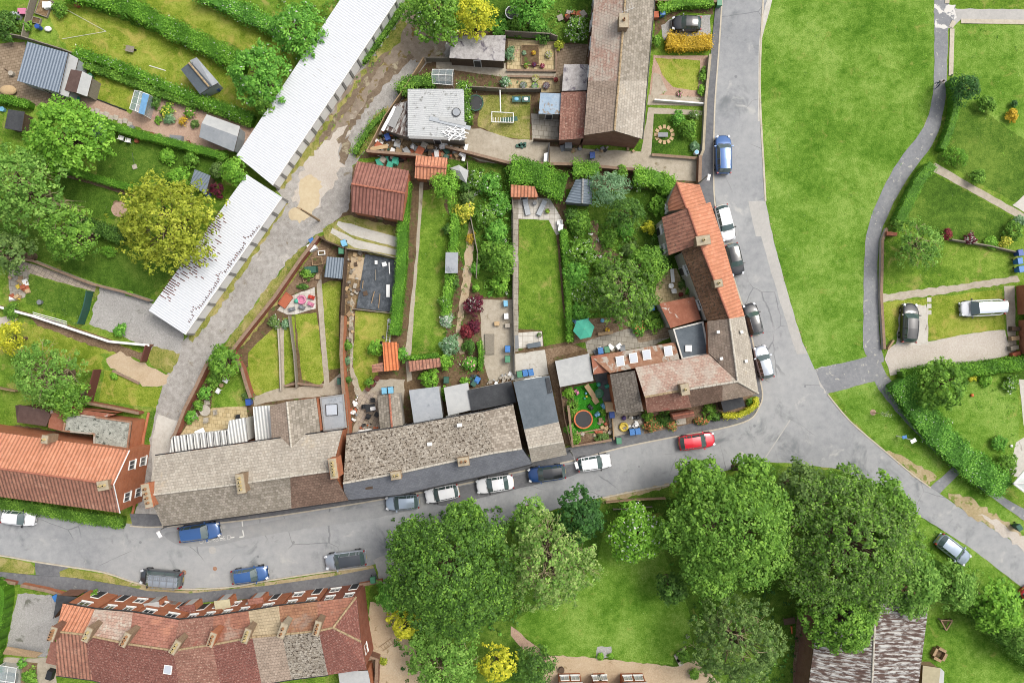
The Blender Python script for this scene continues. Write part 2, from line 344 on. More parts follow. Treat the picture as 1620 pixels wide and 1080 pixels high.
m_ground('felt_weather', [C('8f8a88'), C('b4b0ae'), C('d0cdca')], .7, 2.4, .5, bump=.15, patches=[(C('6c6670'), .8, .56, .66)])
m_ground('lichen_roof', [C('7e8078'), C('a4a69c'), C('c6c8be')], 1, 3.5, .5, bump=.4, patches=[(C('565a52'), 2.2, .56, .64)])
m_ground('rusty_roof', [C('8c6450'), C('a47c64'), C('b8947c')], .6, 3, .5, bump=.3, patches=[(C('b8b0a4'), .45, .50, .56), (C('7a4c3a'), .6, .6, .66)])
m_ground('felt_blue', [C('8fa6bc'), C('a4b8ca'), C('b8c6d2')], .9, 3, .4, bump=.2, patches=[(C('9a8c7a'), 1.1, .56, .64)])
m_ground('membrane', [C('45494e'), C('5c6268'), C('7c8288')], .8, 2.2, .5, bump=.9)
m_ground('litter', [C('6a5640'), C('8a7456'), C('b8a484')], 2, 8, .4, bump=.5)
# walls and bits
m_brick('brick_orange', C('d07c50'), C('c06c44'), C('b09a86'))
m_brick('brick_red', C('b06248'), C('9c543e'), C('a08a7a'))
m_brick('brick_brown', C('a07058'), C('8c604c'), C('94847a'))
m_brick('brick_white', C('d8d4ca'), C('ccc6ba'), C('c0bab0'))
m_flat('render_cream', C('cfc6a4'), .9, var=.1); m_flat('render_white', C('dddad2'), .85, var=.08)
m_flat('ridge_tile', C('b09a78'), .9, var=.3); m_flat('ridge_red', C('b0705a'), .9, var=.3); m_flat('ridge_pale', C('c9c2b4'), .9, var=.25)
m_flat('mortar_pale', C('b4a890'), .9, var=.2); m_flat('pot_clay', C('b88a62'), .8, var=.2); m_flat('pot_cream', C('d9c48c'), .8, var=.2)
m_flat('cap_brown', C('947c68'), .9, var=.25); m_flat('chimney_stone', C('9c846a'), .9, var=.25, sc=6); m_flat('lead', C('9a9ca4'), .5, var=.2); m_flat('pot_mouth', C('181614'), .95, var=0)
m_flat('white_frame', C('e6e6e2', .75), .4, var=.05); m_flat('gutter_black', C('2e2e30'), .5, var=.1); m_flat('gutter_grey', C('9a9a98'), .5, var=.1)
m_glass('window_glass', (.03, .036, .042, 1)); m_glass('car_glass', (.055, .085, .085, 1), .06); m_glass('skylight_glass', (.34, .37, .41, 1), .25)
m_flat('door_white', C('d8d8d4'), .5, var=.05); m_flat('door_dark', C('3a3c40'), .5, var=.1); m_flat('door_brown', C('6a4630'), .5, var=.1)
m_flat('wood', C('a98f6e'), .85, var=.25, sc=8); m_flat('wood_grey', C('8e8678'), .9, var=.25, sc=8); m_flat('wood_dark', C('5e4c3c'), .9, var=.25, sc=8)
m_flat('wood_red', C('6e4036'), .85, var=.2, sc=8); m_flat('shed_grey', C('8d9296'), .8, var=.15); m_flat('shed_pale', C('b4babf'), .7, var=.1)
m_flat('bark', C('6e5c48'), .95, var=.3, sc=6, bump=.6); m_flat('twig', C('a89c78'), .9, var=.2); m_flat('stone', C('b8b0a2'), .9, var=.2, sc=5)
m_flat('white_plastic', C('ececea', .78), .5, var=.05); m_flat('grey_plastic', C('84888c'), .5, var=.1); m_flat('black_plastic', C('26282b'), .5, var=.15)
m_flat('blue_plastic', C('3f7fc4'), .45, var=.08); m_flat('navy_plastic', C('2f56a4'), .45, var=.08); m_flat('sky_plastic', C('7fc0e0'), .5, var=.08); m_flat('green_plastic', C('4f8f6c'), .45, var=.1)
m_flat('darkgreen', C('2f5f50'), .6, var=.15); m_flat('red_plastic', C('c8402c'), .45, var=.08); m_flat('pink_plastic', C('d884a4'), .5, var=.08)
m_flat('orange_plastic', C('d8743c'), .5, var=.08); m_flat('yellow_plastic', C('e8cc4c'), .5, var=.08); m_flat('teal', C('4fb89c'), .7, var=.08)
m_flat('terracotta', C('b8684a'), .85, var=.15); m_flat('steel', C('b0b4b8'), .35, metal=.6, var=.1); m_flat('paint_white', C('dcdcd6', .7), .8, var=.15, sc=10)
m_flat('paint_faint', C('c4c4c0'), .85, var=.15, sc=10); m_flat('purple', C('54407c'), .6, var=.1); m_flat('cloth_blue', C('6c9cc4'), .9, var=.15); m_flat('tan_cloth', C('c8ac84'), .9, var=.15)
m_flat('tyre', C('1c1c1e'), .9, var=0); m_flat('rim', C('8c9094'), .35, metal=.7, var=0); m_flat('trim_black', C('1a1b1d'), .5, var=0)
m_flat('lamp_clear', C('d8dce0', .7), .15, var=0); m_flat('lamp_red', C('9c1c18'), .25, var=0); m_flat('skin', C('c89878'), .6, var=0)
m_flat('denim', C('34466c'), .9, var=.1); m_flat('hair', C('4a3424'), .9, var=.1); m_flat('top_pale', C('d0c4c0'), .9, var=.1)
for k, h_, me_ in (('white', 'e9ebee', 0), ('silver', 'b9c2cc', .55), ('silverblue', 'a9b8c8', .5), ('blue', '38639e', .25), ('darkblue', '284a80', .3), ('red', 'd8283a', .1), ('black', '1d2024', .2), ('charcoal', '43484e', .4)):
    m_flat('paint_'+k+'_car', C(h_, .72), .28, .5, metal=me_, var=0, coat=.8)
m_clear('glasshouse_glass', C('c8dce4'), .35); m_clear('poly_clear', C('e4e8e8', .8), .8)
# leaves
m_leaf('leaf_mid', [C('3c601c'), C('5c862c'), C('84aa44')]); m_leaf('leaf_dark', [C('2c481a'), C('466a28'), C('688c3c')])
m_leaf('leaf_deep', [C('22461e'), C('345c28'), C('4c7838')]); m_leaf('leaf_bright', [C('487820'), C('68982e'), C('8eb848')])
m_leaf('leaf_pale', [C('587038'), C('76904c'), C('9cac68')]); m_leaf('leaf_gold', [C('5e7020'), C('8c982e'), C('b8bc4c')])
m_leaf('leaf_yellow', [C('8a9424'), C('b0b430'), C('d4cc44')]); m_leaf('leaf_orange', [C('94801e'), C('b89a2c'), C('d0b23c')])
m_leaf('leaf_grey', [C('507250'), C('6c9068'), C('90aa88')]); m_leaf('leaf_olive', [C('405a2c'), C('5a763a'), C('7a9250')])
m_leaf('leaf_purple', [C('3c1824'), C('5c2434'), C('7c3444')]); m_leaf('leaf_red', [C('582028'), C('7a2c34'), C('904848')]); m_leaf('leaf_hedge', [C('3f6c1a'), C('598a26'), C('7aa63a')])
m_leaf('leaf_wild', [C('3c6c24'), C('5c9434'), C('88b850')]); m_leaf('leaf_apple', [C('487028'), C('648e38'), C('8aac54')])
m_leaf('bloom_white', [C('a8b0a0'), C('c0c4bc')], .1); m_leaf('bloom_pink', [C('c87890'), C('e0a0b4')], .1); m_leaf('bloom_yellow', [C('d8c840'), C('f0e060')], .1); m_leaf('bloom_rust', [C('a45c3c'), C('c07c50')], .1)
m_leaf('leaf_dead', [C('8c7a5c'), C('a8946c'), C('bca880')], .1)
# ================================================================ builders: ground
def jitter(pts, amp, step=.7, seed=1):
    r = random.Random(seed); out = []; step = .4 if amp >= .1 else step
    for i in range(len(pts)):
        a, b = pts[i], pts[(i+1) % len(pts)]; L = (b-a).length; n = max(1, int(L/step))
        d = (b-a).normalized() if L > 1e-6 else Vector((1, 0, 0)); nr = Vector((-d.y, d.x, 0))
        for k in range(n):
            p = a.lerp(b, k/n); out.append(p + nr*(r.uniform(-amp, amp) if (k or amp) else 0))
    return out
def spline(pts, n=4, closed=False):
    """Catmull-Rom through pixel points"""
    out = []; m = len(pts)
    for i in range(m if closed else m-1):
        g = lambda k: pts[k % m] if closed else pts[max(0, min(m-1, k))]
        p0, p1, p2, p3 = g(i-1), g(i), g(i+1), g(i+2)
        for k in range(n):
            t = k/n; out.append(tuple(.5*((2*p1[c])+(-p0[c]+p2[c])*t+(2*p0[c]-5*p1[c]+4*p2[c]-p3[c])*t*t+(-p0[c]+3*p1[c]-3*p2[c]+p3[c])*t**3) for c in (0, 1)))
    if not closed: out.append(tuple(pts[-1]))
    return out
def tri_face(mb, pts, m=0):
    from mathutils.geometry import tessellate_polygon
    t = tessellate_polygon([pts]); b = len(mb.v); mb.v += pts
    for f in t:
        a, b2, c = [pts[i] for i in f]
        if (b2-a).cross(c-a).z < 0: f = f[::-1]
        mb.f.append([b+i for i in f]); mb.m.append(m)
PC = [0]; PZ = []
def patch(name, mat, px, layer=1, amp=.10, sm=False, z=None, step=.7, thick=0):
    PC[0] += 1; px = spline(px, 4, True) if sm else px
    z = .004*layer if z is None else z
    pts = jitter([P(x, y, z) for x, y in px], amp, step, PC[0])
    if not thick:
        X = np.array([p.x for p in pts]); Y = np.array([p.y for p in pts]); q = list(zip(X, Y)); xs = np.linspace(X.min(), X.max(), 26); ys = np.linspace(Y.min(), Y.max(), 26); gx, gy = [a.ravel() for a in np.meshgrid(xs, ys)]
        gx, gy = np.append(gx, X), np.append(gy, Y); own = inpoly(gx, gy, q); own[-len(X):] = True; gx, gy = gx[own], gy[own]
        def clash(zz): return any(abs(o[0]-zz) < .0006 and (inpoly(gx, gy, o[1]).any() or inpoly(o[2], o[3], q).any()) for o in PZ)
        while clash(z): z += .0009
        PZ.append((z, q, X, Y))
        for p in pts: p.z = z
    mb = MB(); tri_face(mb, pts)
    if thick:
        n = len(pts); low = [p-Vector((0, 0, thick)) for p in pts]
        ar = sum(pts[i].x*pts[(i+1) % n].y-pts[(i+1) % n].x*pts[i].y for i in range(n))
        mb.mesh(low+pts, [([i, (i+1) % n, n+(i+1) % n, n+i] if ar > 0 else [n+i, n+(i+1) % n, (i+1) % n, i]) for i in range(n)])
    return tag(mb.build(name, mat), kind='structure')
def ribbon(px, width, z0, z1):
    """closed strip along a pixel polyline, width in metres -> MB rings"""
    c = [P(x, y, 0) for x, y in px]; L = []; R = []
    for i, p in enumerate(c):
        d = (c[min(i+1, len(c)-1)]-c[max(i-1, 0)]); d.z = 0; d.normalize(); n = Vector((-d.y, d.x, 0))*width/2
        L.append(p+n); R.append(p-n)
    return L, R
def strip(mb, px, width, z0, z1, m=0):
    L, R = ribbon(px, width, z0, z1); a = Vector((0, 0, z0)); b = Vector((0, 0, z1))
    for i in range(len(L)-1):
        mb.loft([R[i]+a, R[i+1]+a, L[i+1]+a, L[i]+a], [R[i]+b, R[i+1]+b, L[i+1]+b, L[i]+b], m, cap=False)
        mb.face([R[i]+b, R[i+1]+b, L[i+1]+b, L[i]+b], m)
    return mb
def kerb(px, width=.16, h=.12): return tag(strip(MB(), spline(px, 4), width, 0, h).build('kerb', 'kerb_mat'), kind='structure')
def line(px, width, mat='paint_faint', z=.03, name='road_marking'):
    L, R = ribbon(px, width, 0, 0); mb = MB(); v = Vector((0, 0, z))
    for i in range(len(L)-1): mb.face([R[i]+v, R[i+1]+v, L[i+1]+v, L[i]+v])
    return tag(mb.build(name, mat), kind='structure')
# ================================================================ walls, fences
def wall(px, h, mat, label, th=.22, name='garden_wall', cat='wall', cap='cap_brown', group=None):
    mb = strip(MB(), px, th, 0, h, 0)
    if cap: strip(mb, px, th+.06, h+.003, h+.06, 1)
    return tag(mb.build(name, [mat, cap or mat]), label, cat, group)
def fence(px, h, mat, label, name='garden_fence', cat='fence', group=None, panel=1.8, th=.05):
    pts = [P(x, y) for x, y in px]; root = thing(name, label, cat, pts[0], 0, group)
    for i in range(len(pts)-1):
        a, b = pts[i], pts[i+1]; L = (b-a).length; n = max(1, round(L/panel)); d = (b-a)/n; ang = math.atan2(d.y, d.x)
        mb = MB()
        for k in range(n):
            c = a+d*(k+.5); w_ = d.length-.1
            mb.box(c+Vector((0, 0, h/2)), (w_, th, h-.1), ang, 0)
            mb.box(c+Vector((0, 0, h-.03)), (w_, th+.05, .05), ang, 0)
        mb.build('panel', mat, root)
        for k in range(n+(i == len(pts)-2)): MB().box(a+d*k+Vector((0, 0, h/2+.05)), (.1, .1, h+.1), ang).build('post', mat, root)
    return root
# ================================================================ foliage
def leafmesh(name, c, nrm, size, var, mats, midx, parent=None, extra=None, asp=.62):
    N = len(c); t = RNG.normal(size=(N, 3)); nrm = nrm/np.maximum(np.linalg.norm(nrm, axis=1, keepdims=True), 1e-6)
    t -= (t*nrm).sum(1, keepdims=True)*nrm; t /= np.maximum(np.linalg.norm(t, axis=1, keepdims=True), 1e-6); b = np.cross(nrm, t)
    s = size[:, None]; V = np.empty((N, 4, 3)); V[:, 0] = c-t*s; V[:, 1] = c+b*s*asp; V[:, 2] = c+t*s; V[:, 3] = c-b*s*asp
    V = V.reshape(-1, 3); nv = len(V); ev = np.zeros((0, 3)); ef = []
    if extra is not None: ev = np.array([list(v) for v in extra.v]) if extra.v else ev; ef = extra.f
    allv = np.vstack([V, ev]) if len(ev) else V
    if parent is not None: org = np.array(ORG[parent.name])
    else: org = np.array([(allv[:, 0].min()+allv[:, 0].max())/2, (allv[:, 1].min()+allv[:, 1].max())/2, 0.0])
    allv = allv-org
    me = bpy.data.meshes.new(name); me.vertices.add(len(allv)); me.vertices.foreach_set('co', allv.astype(np.float32).ravel())
    li = list(range(nv)); ls = list(range(0, nv, 4)); tot = [4]*N
    li = np.arange(nv).tolist(); k = nv
    for f in ef: ls.append(k); tot.append(len(f)); li += [nv+i for i in f]; k += len(f)
    me.loops.add(len(li)); me.loops.foreach_set('vertex_index', li)
    me.polygons.add(len(ls)); me.polygons.foreach_set('loop_start', ls); me.polygons.foreach_set('loop_total', tot)
    mi = midx.tolist()+([len(mts(mats))-1]*len(ef) if ef else []); me.polygons.foreach_set('material_index', mi)
    me.update(calc_edges=True)
    at = me.attributes.new('var', 'FLOAT', 'FACE'); at.data.foreach_set('value', np.concatenate([np.clip(var, 0, 1), np.full(len(ef), .3)]).astype(np.float32))
    o = finish(me, name, mats, parent)
    if parent is None: o.location = org
    return o
def unit(n): v = RNG.normal(size=(n, 3)); return v/np.linalg.norm(v, axis=1, keepdims=True)
def lobes(c, R, rz, K, spread=.6, lr=(.34, .5)):
    L = [(np.array(c)+np.array([RNG.uniform(-.1, .1)*R, RNG.uniform(-.1, .1)*R, .2*rz]), .60), (np.array(c)+np.array([RNG.uniform(-.15, .15)*R, RNG.uniform(-.15, .15)*R, .55*rz]), .40), (np.array(c)+np.array([RNG.uniform(-.3, .3)*R, RNG.uniform(-.3, .3)*R, .5*rz]), .34)]
    for i in range(K):
        a = 2*PI*(i*.618+RNG.uniform(0, .12)); r = math.sqrt((i+.7)/K); d = np.array([math.cos(a)*r, math.sin(a)*r, (1-r)*.9*RNG.uniform(.3, 1)-.15])
        q = RNG.uniform(*lr); L.append((np.array(c)+d*np.array([R, R, rz])*min(spread+.1, 1.02-q), q))
    return L
def crown(c, R, rz, K=14, n=9000, clump=.45, leaf=.16, per=14, spread=.62, lr=(.3, .46), up=.8, rag=.18):
    L = lobes(c, R, rz, K, spread, lr); lc = np.array([l[0] for l in L]); q = np.array([l[1] for l in L])*R
    sc = np.array([1, 1, rz/R]); nc = max(20, n//per); p = q**2/np.sum(q**2)
    k = RNG.choice(len(L), size=int(nc*1.9), p=p); d = unit(len(k)); d[:, 2] = np.where(d[:, 2] < -.35, -d[:, 2], d[:, 2])
    pos = lc[k]+d*(q[k]*(1+RNG.normal(0, rag, len(k))*.5))[:, None]*sc
    dist = np.linalg.norm((pos[:, None]-lc[None])/sc, axis=2)/q[None]; dist[np.arange(len(k)), k] = 9
    ok = dist.min(1) > .70; pos, d = pos[ok][:nc], d[ok][:nc]
    m = len(pos); cv = RNG.uniform(.1, .9, m); cr = clump*RNG.uniform(.6, 1.35, m)
    ld = unit(m*per).reshape(m, per, 3); ld[:, :, 2] = np.abs(ld[:, :, 2])*.9-.15
    lp = pos[:, None]+ld*(cr[:, None, None])*(RNG.uniform(.35, 1, (m, per, 1)))
    nr = ld*1.15+d[:, None]*.45+np.array([0, 0, up])+RNG.normal(0, .35, ld.shape)
    var = cv[:, None]*.75+RNG.uniform(0, .35, (m, per))-.05
    sz = leaf*RNG.uniform(.65, 1.3, m*per)
    return lp.reshape(-1, 3), nr.reshape(-1, 3), sz, var.ravel(), L, q
def midx_for(n, bloom): return (RNG.uniform(0, 1, n) < bloom).astype(int) if bloom else np.zeros(n, int)
def tree(px, py, r, h, mat, label, name='broadleaf_tree', cat='tree', K=14, group=None, wisp=0, bloom=0, bmat=None, leaf=.17, dens=1.0, trunk=.3, clump=.5, flat=.5, core=.62, **kw):
    """r in pixels on the picture, measured at crown height"""
    zc = h*core; R = 1.04*r/S*(HC-zc)/HC; c = P(px, py, zc); rz = min(R, h*flat); base = Vector((c.x, c.y, 0))
    root = thing(name, label, cat, base, 0, group)
    n = int(R*R*330*dens)+500
    lp, nr, sz, var, L, q = crown((c.x, c.y, zc), R, rz, K, n, clump, leaf, **kw)
    leafmesh('crown', lp, nr, sz, var, [mat, bmat] if bmat else [mat], midx_for(len(lp), bloom), root)
    mb = MB(); top = Vector((c.x, c.y, zc-.3*rz)); a = base; rr = trunk
    pts = [base]
    for i in range(1, 5): pts.append(base.lerp(top, i/4)+Vector((random.uniform(-.15, .15), random.uniform(-.15, .15), 0))*(1 if i < 4 else 0))
    for i in range(4): mb.tube(pts[i], pts[i+1], trunk*(1.25-.18*i), trunk*(1.07-.18*i), 9)
    mb.tube(base-Vector((0, 0, .02)), base+Vector((0, 0, .35)), trunk*1.6, trunk*1.2, 9); mb.build('trunk', 'bark', root, 50)
    mb = MB()
    for i, (lc, lq) in enumerate(L[1:]):
        e = Vector(lc)+Vector((0, 0, lq*rz*(.75 if wisp else .1))); s = pts[3].lerp(pts[4], random.random()); md = s.lerp(e, .5)+Vector((random.uniform(-.3, .3), random.uniform(-.3, .3), random.uniform(0, .5)))
        mb.tube(s, md, trunk*.45, trunk*.28, 6); mb.tube(md, e, trunk*.28, trunk*.08, 6)
    mb.build('branches', 'bark', root, 50)
    if wisp:
        mb = MB()
        for i in range(int(wisp)):
            k = RNG.integers(1, len(L)); lc = Vector(L[k][0]); d = Vector(unit(1)[0]); d.z = abs(d.z)*.8
            e = lc+Vector((d.x*q[k], d.y*q[k], d.z*q[k]*rz/R))*random.uniform(.95, 1.12); s = lc+Vector((0, 0, q[k]*rz/R*.3)); md = s.lerp(e, .55)+Vector(unit(1)[0])*.25
            mb.tube(s, md, .045, .03, 4); mb.tube(md, e, .03, .012, 4)
            for _ in range(2):
                e2 = md.lerp(e, random.uniform(.2, .8)); mb.tube(e2, e2+(e-md)*.5+Vector(unit(1)[0])*.45, .02, .008, 4)
        mb.build('twigs', 'twig', root)
    return root
def shrub(px, py, r, h, mat, label, name='shrub', cat='shrub', group=None, bloom=0, bmat=None, leaf=.11, dens=1.0, K=7, ell=None, ang=0, clump=.26, **kw):
    R = r/S*(HC-h*.6)/HC; c = P(px, py, h*.45); n = int(R*R*560*dens)+150
    lp, nr, sz, var, L, q = crown((0, 0, 0), R, h*.55, K, n, min(clump, R*.4), leaf, 10, **kw)
    if ell:
        lp[:, 1] *= ell; ca, sa = math.cos(rad(ang)), math.sin(rad(ang)); lp = np.stack([lp[:, 0]*ca-lp[:, 1]*sa, lp[:, 0]*sa+lp[:, 1]*ca, lp[:, 2]], 1)
    lp = lp+np.array([c.x, c.y, h*.45]); lp[:, 2] = np.maximum(lp[:, 2], .03)
    core = MB()
    for k in range(5):
        a = 2*PI*k/5; f = .35*R; o = Vector((math.cos(a)*f, math.sin(a)*f*(ell or 1), 0))
        core.tube(Vector((c.x, c.y, 0)), Vector((c.x, c.y, h*.5))+o, .03, .012, 5)
    m = [mat]+([bmat] if bmat else [])+['bark']
    return tag(leafmesh(name, lp, nr, sz, var, m, midx_for(len(lp), bloom), None, core), label, cat, group)
def hedge(px, width, h, mat, label, name='hedge', cat='hedge', wild=.06, bloom=0, bmat=None, leaf=.09, dens=1.0, group=None, kind=None):
    """width in metres, px = centre line on the ground"""
    px = spline(px, 3) if len(px) > 2 else px; c = [P(x, y) for x, y in px]
    L = [0.0]
    for i in range(len(c)-1): L.append(L[-1]+(c[i+1]-c[i]).length)
    T = L[-1]; ca = np.array([list(p) for p in c]); La = np.array(L)
    nT = int(T*width*150*dens); nS = int(T*h*2*55*dens); n = nT+nS
    s = RNG.uniform(0, T, n); i = np.clip(np.searchsorted(La, s)-1, 0, len(c)-2); f = (s-La[i])/np.maximum(La[i+1]-La[i], 1e-6)
    p = ca[i]*(1-f[:, None])+ca[i+1]*f[:, None]; d = ca[i+1]-ca[i]; d /= np.linalg.norm(d, axis=1, keepdims=True); nn = np.stack([-d[:, 1], d[:, 0], d[:, 2]*0], 1)
    g = wild*(np.sin(s*2.1)+np.sin(s*3.7+1)+np.sin(s*.9+2)); wv = width*(1+g*.5); u = RNG.uniform(-.5, .5, n); side = np.arange(n) >= nT
    sg = np.where(u > 0, 1, -1); off = np.where(side, sg*.5, u)*wv; zz = np.where(side, RNG.uniform(0, 1, n)**.7*h, h)*(1+g*.35)
    edge = np.where(side, 0, np.maximum(0, np.abs(u)-.36)*h*.9); zz -= edge
    pos = p+nn*off[:, None]; pos[:, 2] = zz; pos += RNG.normal(0, .05+wild*.7, (n, 3)); pos[:, 2] = np.maximum(pos[:, 2], .02)
    nr = np.where(side[:, None], nn*sg[:, None], np.array([[0, 0, 1.]]))+RNG.normal(0, .45, (n, 3))
    var = .5+.22*np.sin(s*1.7+u*3)+RNG.normal(0, .2, n); mb = MB(); strip(mb, px, width*.8, .0, h*.9)
    o = leafmesh(name, pos, nr, leaf*RNG.uniform(.7, 1.3, n), var, [mat]+([bmat] if bmat else [])+[mat], midx_for(n, bloom), None, mb)
    return tag(o, label, cat, group, kind)
def inpoly(X, Y, poly):
    r = np.zeros(len(X), bool); n = len(poly)
    for i in range(n):
        x1, y1 = poly[i]; x2, y2 = poly[(i+1) % n]
        c = ((y1 > Y) != (y2 > Y)) & (X < (x2-x1)*(Y-y1)/((y2-y1) or 1e-9)+x1); r ^= c
    return r
def cover(name, px, mats, n_m2, h, label=None, leaf=.09, weights=None, clump=.22, per=8):
    """low ground cover: clumps of leaves, nobody could count them -> stuff"""
    X = [p[0] for p in px]; Y = [p[1] for p in px]; A = (max(X)-min(X))*(max(Y)-min(Y))/S/S; nc = max(4, int(A*n_m2/per))
    x = RNG.uniform(min(X), max(X), nc); y = RNG.uniform(min(Y), max(Y), nc); k = inpoly(x, y, px); x, y = x[k], y[k]; nc = len(x)
    hh = h*RNG.uniform(.3, 1, nc)*(0.6+.4*np.sin(x*.13)*np.cos(y*.17)); cx, cy = (x-810)/S, (540-y)/S
    d = unit(nc*per).reshape(nc, per, 3); d[:, :, 2] = np.abs(d[:, :, 2]); pos = np.stack([cx, cy, hh*.5], 1)[:, None]+d*np.stack([np.full(nc, clump), np.full(nc, clump), hh*.5], 1)[:, None]
    nr = d+np.array([0, 0, .6])+RNG.normal(0, .35, d.shape); var = RNG.uniform(.1, .9, nc)[:, None]*.7+RNG.uniform(0, .3, (nc, per))
    mi = RNG.choice(len(mats), size=nc, p=weights); mi = np.repeat(mi, per)
    o = leafmesh(name, pos.reshape(-1, 3), nr.reshape(-1, 3), leaf*RNG.uniform(.6, 1.3, nc*per), var.ravel(), mats, mi)
    return tag(o, label, None, None, 'stuff')
# ================================================================ houses
def ccw(pts):
    a = sum(pts[i].x*pts[(i+1) % len(pts)].y-pts[(i+1) % len(pts)].x*pts[i].y for i in range(len(pts)))
    return pts if a > 0 else pts[::-1]
def inset(pts, d):
    pts = ccw(pts); n = len(pts); out = []
    for i in range(n):
        p0, p1, p2 = pts[i-1], pts[i], pts[(i+1) % n]
        a = Vector((p1.x-p0.x, p1.y-p0.y)); b = Vector((p2.x-p1.x, p2.y-p1.y))
        a = a.normalized() if a.length > 1e-6 else Vector((1, 0)); b = b.normalized() if b.length > 1e-6 else a
        na, nb = Vector((-a.y, a.x)), Vector((-b.y, b.x)); m = na+nb; k = m.dot(na)
        if m.length < .2 or abs(k) < .25: m = na; k = 1
        out.append(Vector((p1.x+m.x/k*d, p1.y+m.y/k*d, p1.z)))
    return out
def walls(root, outline, mat, ins=.15, drop=.16, name='wall'):
    pts = inset(outline, ins); mb = MB(); n = len(pts)
    for i in range(n):
        a, b = pts[i], pts[(i+1) % n]; dz = Vector((0, 0, drop))
        mb.face([Vector((a.x, a.y, 0)), Vector((b.x, b.y, 0)), b-dz, a-dz])
    mb.build(name, mat, root); return pts
def opening(root, A, B, f, z, w_, h_, kind='window', fr='white_frame', pane='window_glass', doorm='door_dark'):
    """window or door on the vertical wall A->B (outward = right-hand side of A->B, ccw outline)"""
    d = Vector((B.x-A.x, B.y-A.y, 0)); L = d.length; d.normalize(); n = Vector((d.y, -d.x, 0)); c = Vector((A.x, A.y, 0))+d*L*f; ang = math.atan2(d.y, d.x)
    mb = MB(); up = Vector((0, 0, 1))
    if kind == 'window':
        for sx in (-1, 1): mb.box(c+d*sx*(w_/2-.035)+up*z+n*.03, (.07, .1, h_), ang)
        for sz in (-1, 1): mb.box(c+up*(z+sz*(h_/2-.035))+n*.03, (w_-.14, .1, .07), ang)
        mb.box(c+up*z+n*.02, (.06, .08, h_-.14), ang); mb.box(c+up*(z-h_/2-.05)+n*.06, (w_+.15, .18, .08), ang)
        o = mb.build('window', fr, root); MB().box(c+up*z+n*.012, (w_-.14, .02, h_-.14), ang).build('pane', pane, o)
    else:
        for sx in (-1, 1): mb.box(c+d*sx*(w_/2-.03)+up*h_/2+n*.03, (.06, .1, h_), ang)
        mb.box(c+up*(h_-.03)+n*.03, (w_-.12, .1, .06), ang); o0 = mb.build('door_frame', fr, root)
        MB().box(c+up*(h_/2-.03)+n*.02, (w_-.13, .05, h_-.08), ang).build('door', doorm, root)
def facade(root, A, B, zt, nw=2, doors=1, two=True, fr='white_frame', dm='door_dark', flip=False):
    L = (Vector((B.x-A.x, B.y-A.y))).length; ww = min(1.15, L/(nw+.6)*.6)
    if two:
        for i in range(nw): opening(root, A, B, (i+.5)/nw, zt-1.15, ww, 1.15, 'window', fr)
    sl_ = nw+0
    for i in range(sl_):
        f = (i+.5)/sl_
        if doors and i == (sl_-1 if flip else 0): opening(root, A, B, f, 0, .95, 2.1, 'door', fr, doorm=dm)
        else: opening(root, A, B, f, 1.45, ww*1.15, 1.25, 'window', fr)
def chimney(roof, px, py, zt, lx, ly, ang, pots=2, mat='chimney_stone', zb=3.8, pot='pot_clay', flash=True, ph=.45):
    c = P(px, py, zt); a = rad(ang); mb = MB()
    mb.box(Vector((c.x, c.y, (zb+zt-.2)/2)), (lx, ly, zt-.2-zb), a, 0)
    mb.box(Vector((c.x, c.y, zt-.16)), (lx+.14, ly+.14, .1), a, 0); mb.box(Vector((c.x, c.y, zt-.07)), (lx+.04, ly+.04, .1), a, 1)
    long_x = lx >= ly
    for i in range(pots):
        o = (i-(pots-1)/2)*(max(lx, ly)*.8/max(pots, 1)); d = Vector((math.cos(a), math.sin(a), 0)) if long_x else Vector((-math.sin(a), math.cos(a), 0))
        q = Vector((c.x, c.y, zt-.02))+d*o; mb.cyl(q, .15, ph, 10, 2, .12); mb.cyl(q+Vector((0, 0, ph+.001)), .085, .004, 10, 3)  # last cylinder: flat near-black disc on top of each closed pot
    return mb.build('chimney', [mat, 'mortar_pale', pot, 'pot_mouth'], roof)
def ridge(roof, pts, mat='ridge_tile', r=.12):
    mb = MB()
    for a, b in zip(pts[:-1], pts[1:]):
        n = max(1, int((b-a).length/.45))
        for i in range(n): mb.tube(a.lerp(b, i/n), a.lerp(b, (i+.93)/n), r, r*.93, 8)
    return mb.build('ridge', mat, roof)
def gutter(root, a, b, mat='gutter_black', off=.08, dz=.1):
    d = (b-a); d.z = 0; d.normalize(); n = Vector((d.y, -d.x, 0))*off; z = Vector((0, 0, -dz))
    MB().tube(a+n+z, b+n+z, .06, .06, 6).build('gutter', mat, root)
def building(name, label, cat, roofs, outline, wallmat, group=None, th=.14, ridges=(), rmat='ridge_tile', ins=.15, gut=None, under='wood_dark'):
    """roofs = [(material, [(px,py,z)...])]; outline = eaves and gable points in order"""
    out = [P3(p) for p in outline]; c = sum(out, Vector((0, 0, 0)))/len(out); root = thing(name, label, cat, Vector((c.x, c.y, 0)), 0, group)
    mats = []; mb = MB()
    for m, pts in roofs:
        if m not in mats: mats.append(m)
    mats.append(under)
    for m, pts in roofs: mb.slab([P3(p) for p in pts], th, mats.index(m), len(mats)-1)
    rf = mb.build('roof', mats, root)
    for r in ridges: ridge(rf, [P3(p)+Vector((0, 0, .03)) for p in r], rmat)
    wp = walls(root, out, wallmat, ins)
    return root, rf, wp
